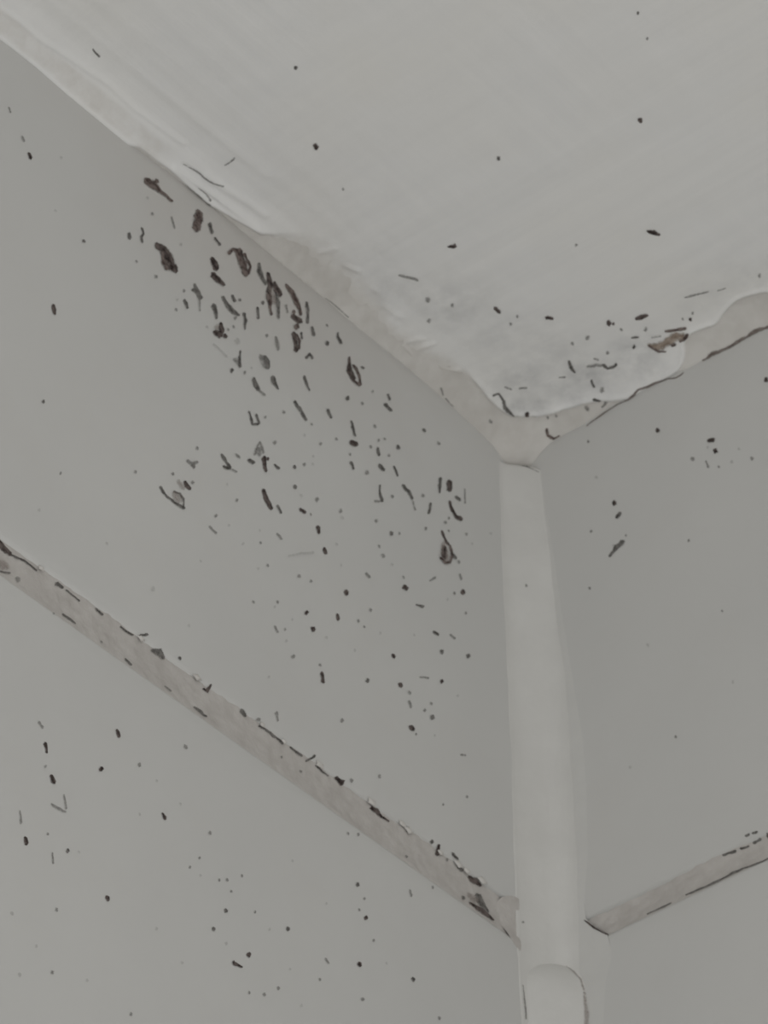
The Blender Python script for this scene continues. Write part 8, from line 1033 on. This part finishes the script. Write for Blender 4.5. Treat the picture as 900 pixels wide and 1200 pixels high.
L~faint~~v:-90.02 -16.62 -.04 -.05 -89.97 -16.69 -.22 -.25 -89.84 -16.74 -.34 -.4 -89.75 -16.8 -.52 -.61 -89.77 -17.03 -.51 -.6 -89.58 -16.98 -.38 -.45 -89.58 -17.18 -.2 -.23 -89.49 -17.21 -.04 -.05;-98.09 -12.27 -.05 -.05 -98.05 -12.35 -.21 -.24 -97.97 -12.43 -.32 -.36 -97.91 -12.53 -.41 -.46 -97.77 -12.57 -.43 -.48 -97.79 -12.76 -.42 -.47 -97.69 -12.82 -.23 -.25 -97.66 -12.9 -.04 -.05;-90.66 -29.3 -.04 -.03 -90.64 -29.38 -.22 -.15 -90.6 -29.49 -.36 -.25 -90.62 -29.62 -.42 -.29 -90.64 -29.79 -.36 -.25 -90.67 -29.93 -.3 -.2 -90.69 -30.08 -.2 -.13 -90.69 -30.17 -.04 -.03;-83.71 -30.23 -.04 -.05 -83.66 -30.3 -.2 -.23 -83.53 -30.34 -.34 -.39 -83.56 -30.53 -.48 -.54 -83.42 -30.58 -.39 -.44 -83.33 -30.64 -.33 -.38 -83.24 -30.72 -.25 -.28 -83.21 -30.81 -.04 -.05;-72.79 -31.56 -.04 -.04 -72.75 -31.62 -.2 -.22 -72.73 -31.73 -.33 -.36 -72.58 -31.7 -.36 -.39 -72.53 -31.8 -.4 -.43 -72.51 -31.91 -.28 -.31 -72.43 -31.95 -.2 -.22 -72.39 -32.01 -.04 -.04;-82.1 -33.06 -.02 -.04 -82.06 -33.1 -.11 -.18 -81.94 -33.05 -.22 -.35 -81.92 -33.17 -.25 -.41 -80.25 -33.22 -.19 -.3 -78.72 -33.55 -.28 -.43 -78.67 -33.62 -.21 -.33 -78.57 -33.65 -.14 -.22 -78.51 -33.67 -.02 -.04;-76.09 -27.51 -.1 -.08 -76.08 -27.71 -.43 -.33 -76.09 -28.03 -.72 -.56 -76.17 -28.36 -.98 -.75 -75.93 -28.55 -.87 -.67 -76.08 -28.94 -.85 -.65 -75.89 -29.1 -.52 -.4 -75.97 -29.36 -.1 -.07;-57.72 -41.98 -.05 -.04 -57.68 -42.05 -.21 -.19 -57.7 -42.21 -.41 -.36 -57.67 -42.32 -.42 -.37 -57.58 -42.43 -.52 -.46 -57.52 -42.51 -.37 -.33 -57.48 -42.63 -.19 -.17 -57.45 -42.7 -.05 -.04;-59.59 -36.99 -.05 -.03 -59.64 -37.13 -.24 -.17 -59.6 -37.26 -.35 -.25 -59.61 -37.4 -.49 -.35 -59.62 -37.57 -.51 -.37 -59.59 -37.69 -.4 -.29 -59.58 -37.83 -.28 -.2 -59.56 -37.92 -.04 -.03;-55.26 -36.01 -.04 -.02 -55.28 -36.11 -.17 -.06 -55.38 -36.3 -.33 -.12 -55.43 -36.45 -.45 -.16 -55.53 -36.64 -.44 -.16 -55.51 -36.76 -.38 -.13 -55.62 -36.95 -.18 -.06 -55.63 -37.05 -.04 -.01;-57.46 -40.21 -.05 -.03 -57.51 -40.32 -.2 -.12 -57.5 -40.45 -.3 -.17 -57.57 -40.61 -.41 -.24 -57.57 -40.77 -.41 -.24 -57.58 -40.89 -.31 -.18 -57.62 -41.04 -.22 -.13 -57.59 -41.12 -.04 -.02;-61.23 -50.99 -.04 -.05 -61.19 -51.07 -.18 -.22 -61.08 -51.13 -.35 -.42 -60.93 -51.12 -.38 -.46 -60.79 -51.16 -.37 -.45 -60.72 -51.24 -.39 -.48 -60.62 -51.31 -.22 -.26 -60.57 -51.38 -.04 -.05;-50.77 -48.77 -.05 -.05 -50.75 -48.88 -.29 -.29 -50.65 -48.97 -.44 -.44 -50.66 -49.15 -.55 -.54 -50.4 -49.11 -.56 -.56 -50.39 -49.27 -.4 -.4 -50.33 -49.4 -.27 -.26 -50.27 -49.46 -.05 -.05;-64.76 -66.23 .01 -.02 -64.66 -66.17 .04 -.13 -64.52 -66.07 .06 -.22 -64.41 -65.89 .06 -.27 -62.93 -64.76 .06 -.24 -61.42 -63.49 .05 -.34 -59.92 -62.52 .02 -.33 -58.42 -61.43 .04 -.39 -58.24 -61.3 .02 -.39 -58.05 -61.18 .01 -.22 -57.92 -61.11 0 -.04;-96.26 -91.81 -.07 -.03 -96.27 -91.96 -.29 -.14 -96.41 -92.23 -.53 -.26 -96.37 -92.4 -.69 -.33 -96.42 -92.67 -.6 -.29 -96.36 -92.82 -.58 -.28 -96.52 -93.11 -.29 -.14 -96.52 -93.25 -.06 -.03;-71.51 -64.93 -.03 -.03 -71.54 -65.03 -.2 -.14 -71.54 -65.16 -.33 -.24 -71.54 -65.27 -.39 -.28 -71.41 -65.31 -.39 -.29 -71.5 -65.48 -.32 -.23 -71.44 -65.57 -.2 -.15 -71.43 -65.64 -.04 -.03;-71.78 -72.79 -.04 -.01 -71.81 -72.9 -.17 -.05 -71.91 -73.07 -.31 -.09 -72 -73.22 -.41 -.12 -72.06 -73.4 -.41 -.12 -72.07 -73.53 -.3 -.09 -72.11 -73.68 -.17 -.05 -72.16 -73.8 -.04 -.01;-68.2 -78.18 -.05 -.03 -68.17 -78.25 -.22 -.14 -68.2 -78.4 -.35 -.22 -68.2 -78.52 -.39 -.24 -68.28 -78.71 -.44 -.27 -68.19 -78.77 -.34 -.21 -68.23 -78.93 -.23 -.14 -68.22 -79.01 -.04 -.03;-88.51 -94.27 -.05 -.04 -88.51 -94.37 -.26 -.18 -88.42 -94.45 -.41 -.28 -88.5 -94.64 -.4 -.28 -88.43 -94.75 -.44 -.31 -88.41 -94.87 -.4 -.28 -88.4 -95.01 -.24 -.17 -88.4 -95.11 -.04 -.03;-69.88 -92.88 -.04 -.02 -69.92 -92.98 -.21 -.08 -69.9 -93.11 -.37 -.14 -69.95 -93.25 -.38 -.15 -70.07 -93.47 -.38 -.15 -70.1 -93.6 -.39 -.15 -70.15 -93.75 -.18 -.07 -70.15 -93.84 -.04 -.02;-65.54 -83.28 -.05 -.02 -65.6 -83.4 -.21 -.08 -65.55 -83.53 -.42 -.16 -65.64 -83.69 -.42 -.16 -65.73 -83.88 -.47 -.18 -65.79 -84.04 -.36 -.14 -65.83 -84.2 -.22 -.09 -65.84 -84.3 -.04 -.02;-56.02 -76.86 -.04 -.04 -55.96 -76.9 -.22 -.22 -55.92 -77 -.39 -.39 -55.88 -77.1 -.43 -.43 -55.68 -77.07 -.43 -.43 -55.67 -77.19 -.39 -.39 -55.63 -77.3 -.22 -.22 -55.57 -77.34 -.05 -.05;-64.03 -78.19 -.04 -.02 -64.06 -78.29 -.18 -.08 -64.04 -78.4 -.32 -.15 -64.07 -78.53 -.37 -.17 -64.2 -78.73 -.33 -.15 -64.12 -78.8 -.33 -.15 -64.23 -78.97 -.18 -.08 -64.23 -79.06 -.04 -.02;-22 -68.15 -.05 -.02 -21.99 -68.24 -.22 -.1 -22.05 -68.41 -.42 -.19 -22.13 -68.57 -.52 -.23 -22.19 -68.76 -.51 -.23 -22.14 -68.86 -.37 -.16 -22.27 -69.06 -.22 -.1 -22.28 -69.16 -.05 -.02;-28.95 -80.34 -.04 -.03 -28.91 -80.41 -.21 -.13 -28.96 -80.57 -.39 -.24 -28.92 -80.67 -.41 -.25 -29.01 -80.87 -.4 -.24 -28.95 -80.95 -.37 -.23 -28.97 -81.1 -.24 -.15 -28.95 -81.18 -.05 -.03;-118.85 -19.43 -.04 -.05 -118.76 -19.45 -.17 -.22 -118.69 -19.54 -.3 -.39 -118.65 -19.64 -.36 -.47 -118.6 -19.79 -.43 -.55 -118.49 -19.83 -.35 -.45 -118.39 -19.88 -.18 -.23 -118.34 -19.94 -.04 -.05;-121.36 -93.06 -.04 -.02 -121.38 -93.16 -.19 -.09 -121.42 -93.33 -.3 -.14 -121.46 -93.48 -.42 -.2 -121.53 -93.67 -.44 -.21 -121.45 -93.76 -.4 -.19 -121.48 -93.92 -.2 -.09 -121.53 -94.04 -.03 -.02;-79.44 -69.1 -.03 -.04 -79.37 -69.12 -.18 -.2 -79.29 -69.2 -.27 -.31 -79.2 -69.23 -.37 -.41 -79.11 -69.33 -.42 -.47 -79.07 -69.42 -.28 -.32 -78.97 -69.46 -.21 -.24 -78.95 -69.54 -.04 -.04;-79.68 -60.96 -.04 -.04 -79.62 -60.99 -.17 -.16 -79.55 -61.06 -.31 -.3 -79.6 -61.23 -.35 -.34 -79.49 -61.29 -.36 -.36 -79.39 -61.31 -.27 -.27 -79.4 -61.46 -.17 -.17 -79.33 -61.48 -.03 -.03;-53.01 -56.01 -.05 -.06 -52.93 -56.04 -.21 -.24 -52.92 -56.21 -.37 -.41 -52.81 -56.25 -.44 -.49 -52.67 -56.3 -.49 -.55 -52.52 -56.28 -.42 -.47 -52.5 -56.44 -.21 -.24 -52.41 -56.46 -.04 -.04;-38.68 -51.23 -.05 -.05 -38.6 -51.26 -.2 -.21 -38.51 -51.33 -.36 -.39 -38.42 -51.39 -.48 -.52 -38.3 -51.46 -.41 -.45 -38.32 -51.63 -.36 -.39 -38.16 -51.63 -.23 -.25 -38.11 -51.68 -.04 -.04;-23.57 -49.16 -.04 -.01 -23.62 -49.28 -.25 -.09 -23.73 -49.48 -.35 -.12 -23.69 -49.59 -.39 -.14 -23.9 -49.86 -.4 -.14 -23.83 -49.98 -.43 -.15 -23.94 -50.17 -.2 -.07 -24.01 -50.29 -.04 -.02;-51.91 -59.74 -.04 -.04 -51.91 -59.83 -.22 -.19 -51.79 -59.86 -.34 -.29 -51.79 -59.99 -.45 -.38 -51.8 -60.17 -.43 -.36 -51.75 -60.24 -.4 -.34 -51.73 -60.37 -.22 -.19 -51.67 -60.41 -.04 -.03;-75.77 -70.51 -.04 -.01 -75.83 -70.63 -.18 -.05 -75.84 -70.78 -.36 -.1 -75.95 -70.95 -.39 -.11 -76.04 -71.15 -.35 -.09 -76.09 -71.3 -.35 -.09 -76.17 -71.47 -.18 -.05 -76.21 -71.59 -.04 -.01;-86.37 -80.68 -.03 -.04 -86.3 -80.69 -.17 -.22 -86.25 -80.8 -.26 -.34 -86.16 -80.83 -.31 -.4 -86.04 -80.9 -.29 -.38 -85.93 -80.9 -.26 -.33 -85.82 -80.93 -.14 -.19 -85.76 -80.96 -.04 -.05;-107.34 -90.56 -.04 -.04 -107.33 -90.66 -.2 -.21 -107.28 -90.78 -.35 -.36 -107.09 -90.73 -.44 -.45 -107.14 -90.96 -.35 -.36 -107.01 -90.98 -.36 -.36 -106.98 -91.12 -.24 -.24 -106.9 -91.14 -.04 -.04;-120.14 -32.14 -.03 -.05 -120.08 -32.18 -.18 -.27 -120.01 -32.26 -.3 -.46 -119.9 -32.28 -.31 -.48 -119.73 -32.25 -.29 -.44 -119.69 -32.36 -.23 -.35 -119.57 -32.37 -.15 -.23 -119.51 -32.42 -.03 -.04;-10.94 -26.98 -.04 -.05 -10.9 -27.06 -.23 -.25 -10.81 -27.13 -.4 -.44 -10.69 -27.16 -.44 -.48 -10.5 -27.15 -.49 -.53 -10.55 -27.36 -.4 -.43 -10.42 -27.4 -.27 -.29 -10.34 -27.42 -.04 -.05;-16.44 -32.8 -.04 -.04 -16.37 -32.82 -.18 -.19 -16.35 -32.94 -.34 -.35 -16.2 -32.92 -.37 -.38 -16.13 -33.01 -.36 -.37 -16.13 -33.14 -.39 -.4 -16.06 -33.21 -.2 -.2 -16 -33.24 -.04 -.05;-33.57 -62.84 -.05 -.03 -33.54 -62.91 -.21 -.15 -33.56 -63.04 -.31 -.22 -33.56 -63.16 -.36 -.26 -33.51 -63.27 -.44 -.32 -33.46 -63.34 -.39 -.28 -33.46 -63.47 -.19 -.14 -33.48 -63.56 -.04 -.03;-49.23 -75.41 -.04 -.03 -49.23 -75.51 -.23 -.14 -49.25 -75.66 -.38 -.24 -49.18 -75.74 -.49 -.31 -49.21 -75.92 -.53 -.33 -49.24 -76.06 -.39 -.24 -49.26 -76.21 -.25 -.16 -49.25 -76.3 -.05 -.03;-42.67 -68.03 -.05 -.04 -42.67 -68.12 -.24 -.22 -42.53 -68.13 -.38 -.34 -42.46 -68.21 -.45 -.41 -42.52 -68.42 -.43 -.39 -42.46 -68.49 -.42 -.38 -42.38 -68.56 -.23 -.21 -42.32 -68.61 -.05 -.04
M~faint~~v:-124.4 -165.22 -.03 -.04 -124.35 -165.28 -.16 -.18 -124.23 -165.31 -.27 -.29 -124.14 -165.37 -.34 -.37 -124.05 -165.48 -.33 -.36 -123.98 -165.56 -.31 -.34 -123.87 -165.6 -.18 -.2 -123.81 -165.65 -.03 -.03;-122.42 -173.91 -.05 -.03 -122.4 -174.01 -.24 -.14 -122.37 -174.14 -.47 -.28 -122.38 -174.3 -.51 -.3 -122.28 -174.4 -.45 -.27 -122.32 -174.57 -.39 -.23 -122.32 -174.73 -.27 -.16 -122.28 -174.81 -.05 -.03;-90.23 -128.03 -.04 -.03 -90.19 -128.1 -.2 -.17 -90.16 -128.21 -.36 -.31 -90.04 -128.23 -.34 -.3 -90 -128.35 -.4 -.35 -90 -128.48 -.3 -.26 -89.92 -128.55 -.18 -.16 -89.87 -128.6 -.03 -.03;-99 -134.75 -.04 -.03 -99 -134.84 -.18 -.15 -98.86 -134.86 -.35 -.28 -98.89 -135 -.36 -.3 -98.77 -135.06 -.41 -.34 -98.77 -135.17 -.3 -.25 -98.73 -135.27 -.2 -.17 -98.7 -135.34 -.03 -.03;-95.44 -126.93 -.03 -.03 -95.38 -126.96 -.16 -.16 -95.33 -127.04 -.25 -.25 -95.23 -127.06 -.35 -.33 -95.17 -127.16 -.34 -.33 -95.19 -127.29 -.26 -.25 -95.11 -127.34 -.19 -.18 -95.04 -127.36 -.03 -.03;-70.38 -139.38 -.04 -.01 -70.4 -139.48 -.19 -.04 -70.49 -139.64 -.38 -.08 -70.49 -139.76 -.42 -.09 -70.67 -139.98 -.43 -.09 -70.66 -140.1 -.31 -.07 -70.76 -140.26 -.21 -.05 -70.8 -140.37 -.04 -.01;-66.09 -144.15 -.03 -.02 -66.1 -144.22 -.19 -.1 -66.08 -144.32 -.29 -.15 -66.07 -144.4 -.38 -.19 -66.12 -144.56 -.36 -.18 -66.15 -144.67 -.3 -.15 -66.14 -144.76 -.2 -.1 -66.12 -144.82 -.03 -.02;-86.04 -138.37 -.03 -.03 -85.98 -138.4 -.19 -.19 -85.93 -138.48 -.25 -.24 -85.86 -138.53 -.32 -.32 -85.78 -138.61 -.28 -.28 -85.71 -138.66 -.32 -.32 -85.65 -138.73 -.14 -.14 -85.58 -138.76 -.04 -.04;-80.2 -146.98 -.04 -.02 -80.24 -147.08 -.23 -.08 -80.29 -147.24 -.37 -.13 -80.33 -147.38 -.5 -.18 -80.34 -147.53 -.46 -.16 -80.34 -147.66 -.35 -.12 -80.42 -147.82 -.23 -.08 -80.44 -147.92 -.05 -.02;-109.33 -168.27 -.03 -.02 -109.36 -168.36 -.2 -.11 -109.36 -168.47 -.29 -.15 -109.39 -168.59 -.36 -.19 -109.28 -168.67 -.39 -.21 -109.35 -168.81 -.33 -.17 -109.3 -168.9 -.21 -.11 -109.3 -168.97 -.04 -.02;-119.37 -167.94 -.03 -.01 -119.36 -168.03 -.21 -.05 -119.46 -168.18 -.34 -.09 -119.5 -168.31 -.42 -.11 -119.44 -168.44 -.42 -.11 -119.55 -168.59 -.35 -.09 -119.6 -168.73 -.2 -.05 -119.62 -168.82 -.04 -.01;-111.57 -148.32 -.03 -.02 -111.53 -148.36 -.16 -.12 -111.53 -148.48 -.28 -.21 -111.5 -148.57 -.36 -.26 -111.45 -148.67 -.3 -.22 -111.39 -148.74 -.26 -.19 -111.4 -148.86 -.19 -.14 -111.35 -148.9 -.04 -.03;-65.45 -124.65 -.04 -.04 -65.41 -124.71 -.16 -.16 -65.26 -124.69 -.33 -.34 -65.2 -124.76 -.35 -.36 -65.12 -124.85 -.39 -.4 -65.08 -124.95 -.29 -.3 -64.96 -124.96 -.16 -.17 -64.92 -125.02 -.04 -.04;-57.46 -128.03 -.04 -.03 -57.44 -128.09 -.19 -.12 -57.43 -128.19 -.29 -.18 -57.49 -128.32 -.41 -.26 -57.41 -128.41 -.32 -.2 -57.44 -128.53 -.3 -.19 -57.41 -128.62 -.19 -.12 -57.37 -128.67 -.04 -.03;-43.62 -131.48 -.04 -.03 -43.58 -131.53 -.23 -.15 -43.52 -131.62 -.36 -.23 -43.61 -131.79 -.38 -.24 -43.58 -131.92 -.4 -.26 -43.45 -131.94 -.41 -.27 -43.46 -132.07 -.24 -.16 -43.47 -132.16 -.05 -.03;-63.72 -149.28 -.04 -.01 -63.79 -149.38 -.19 -.03 -63.84 -149.54 -.38 -.06 -63.89 -149.68 -.36 -.06 -63.96 -149.85 -.44 -.07 -64.07 -150 -.3 -.05 -64.17 -150.17 -.2 -.03 -64.2 -150.27 -.04 -.01;-95.55 -152.6 -.05 -.03 -95.52 -152.67 -.22 -.13 -95.5 -152.8 -.32 -.2 -95.44 -152.88 -.5 -.31 -95.45 -153.03 -.42 -.26 -95.52 -153.2 -.42 -.26 -95.44 -153.29 -.23 -.14 -95.44 -153.37 -.05 -.03;-90.39 -155.73 -.03 -.03 -90.3 -155.74 -.18 -.2 -90.27 -155.87 -.26 -.29 -90.12 -155.84 -.34 -.37 -90 -155.89 -.39 -.42 -89.95 -155.98 -.32 -.35 -89.87 -156.05 -.2 -.22 -89.79 -156.08 -.04 -.04
R~faint~~v:43.38 -27.96 -.04 .02 43.4 -28.09 -.19 .12 43.36 -28.24 -.32 .2 43.33 -28.37 -.36 .22 43.29 -28.54 -.42 .26 43.31 -28.71 -.36 .23 43.27 -28.86 -.21 .13 43.23 -28.95 -.04 .03;44.82 -26.16 -.03 -.01 44.84 -26.26 -.14 -.03 44.92 -26.39 -.24 -.05 44.92 -26.53 -.29 -.06 45.01 -26.7 -.24 -.05 45.14 -26.81 -.25 -.06 45.16 -26.95 -.14 -.03 45.19 -27.05 -.02 -.01;39.09 -22.42 -.03 .03 39.06 -22.5 -.14 .11 39.04 -22.64 -.27 .21 39.02 -22.75 -.31 .24 38.96 -22.87 -.28 .21 38.97 -23.01 -.26 .2 38.9 -23.11 -.15 .12 38.88 -23.19 -.03 .02;23.37 -56.52 -.04 -0 23.38 -56.64 -.21 -.01 23.51 -56.83 -.3 -.02 23.56 -57 -.45 -.03 23.62 -57.21 -.34 -.02 23.7 -57.38 -.34 -.02 23.76 -57.57 -.22 -.01 23.78 -57.7 -.04 -0;18.79 -32.65 -.03 .03 18.75 -32.72 -.14 .14 18.68 -32.82 -.27 .26 18.62 -32.91 -.33 .33 18.52 -33 -.32 .31 18.51 -33.14 -.27 .27 18.47 -33.27 -.14 .14 18.42 -33.33 -.03 .03;16.3 -15.97 -.04 .01 16.3 -16.08 -.21 .08 16.3 -16.25 -.31 .12 16.34 -16.42 -.44 .17 16.28 -16.59 -.43 .16 16.39 -16.78 -.39 .15 16.34 -16.93 -.2 .08 16.38 -17.06 -.04 .01;39.07 -72.37 -.04 .01 39.09 -72.47 -.18 .07 39.12 -72.62 -.33 .13 39.09 -72.74 -.29 .11 39.06 -72.9 -.32 .12 39.1 -73.04 -.3 .12 39.07 -73.17 -.17 .06 39.09 -73.27 -.03 .01;18.41 -79.1 -.04 .04 18.4 -79.21 -.17 .16 18.3 -79.29 -.33 .32 18.18 -79.33 -.39 .38 18.16 -79.51 -.34 .32 18.09 -79.6 -.32 .31 18.03 -79.71 -.17 .16 17.98 -79.78 -.03 .03
"""
ACROSS = ((-1.0, 0.0), (-.55, .62), (0.0, 1.0), (.55, .62), (1.0, 0.0))
def build_spot(name, pl, parts):
    V, F, core, mats, midx = [], [], [], [], []
    lift = .05
    for tone, strokes in parts:
        if tone not in mats:
            mats.append(tone)
        for st in strokes:
            n = len(st) // 4
            b0 = len(V)
            wmax = max(math.hypot(st[4 * i + 2], st[4 * i + 3]) for i in range(n))
            hgt = min(.16, .05 + .12 * wmax)
            for i in range(n):
                a, b, da, db = st[4 * i:4 * i + 4]
                endf = 0.0 if i in (0, n - 1) else (.5 if i in (1, n - 2) else (.85 if i in (2, n - 3) else 1.0))
                for s, c in ACROSS:
                    V.append(tuple(place(pl, a + da * s, b + db * s, lift + hgt * c * endf)))
                    core.append(c * endf)
            for i in range(n - 1):
                for j in range(4):
                    q = b0 + i * 5 + j
                    F.append((q, q + 1, q + 6, q + 5))
                    midx.append(mats.index(tone))
            lift += .02
    c = [sum(p[k] for p in V) / len(V) for k in range(3)]
    V = [tuple(p[k] - c[k] for k in range(3)) for p in V]
    o = mesh_obj(name, V, F, [MOULD[t] for t in mats], None, True, {'core': core}, midx)
    o.location = Vector(c) * MM
    return o

def region_group(pl, name, a, b):
    w = 'mould colonies' if name == 'mould_colony' else 'mould specks'
    if pl == 'L':
        if a < -104: return w + ' on the clean left side of the upper left tile'
        if b > -36 and a < -38: return w + ' in the dense cluster under the ceiling'
        if a > -32: return w + ' on the upper left tile close to the corner'
        return w + ' below the cluster on the upper left tile'
    return w + {'M': ' on the lower left tile', 'R': ' on the upper right tile', 'J': ' along the left grout joint', 'K': ' along the right grout joint',
                'B': ' on the corner bead', 'C': ' on the ceiling paint'}[pl]

for line in TABLE.strip().split('\n'):
    pl, name, text, body = line.split('~')
    parts = []
    for chunk in body.split('|'):
        tone, s = chunk.split(':')
        parts.append((tone, [[float(x) for x in q.split()] for q in s.split(';')]))
    if name == 'faint':
        where = {'L': 'upper left tile', 'M': 'lower left tile', 'R': 'upper right tile'}[pl]
        o = build_spot('mould_haze', pl, parts)
        label(o, 'barely visible pale mould traces dusted over the %s' % where, 'mould', kind='stuff')
        continue
    o = build_spot(name, pl, parts)
    cat = {'mould_colony': 'mould', 'mould_speck': 'mould', 'mould_line': 'mould', 'crack_line': 'crack', 'stain_mark': 'stain'}[name]
    label(o, text, cat)
    if name in ('mould_colony', 'mould_speck'):
        s = parts[0][1][0]
        label(o, group=region_group(pl, name, s[4], s[5]))
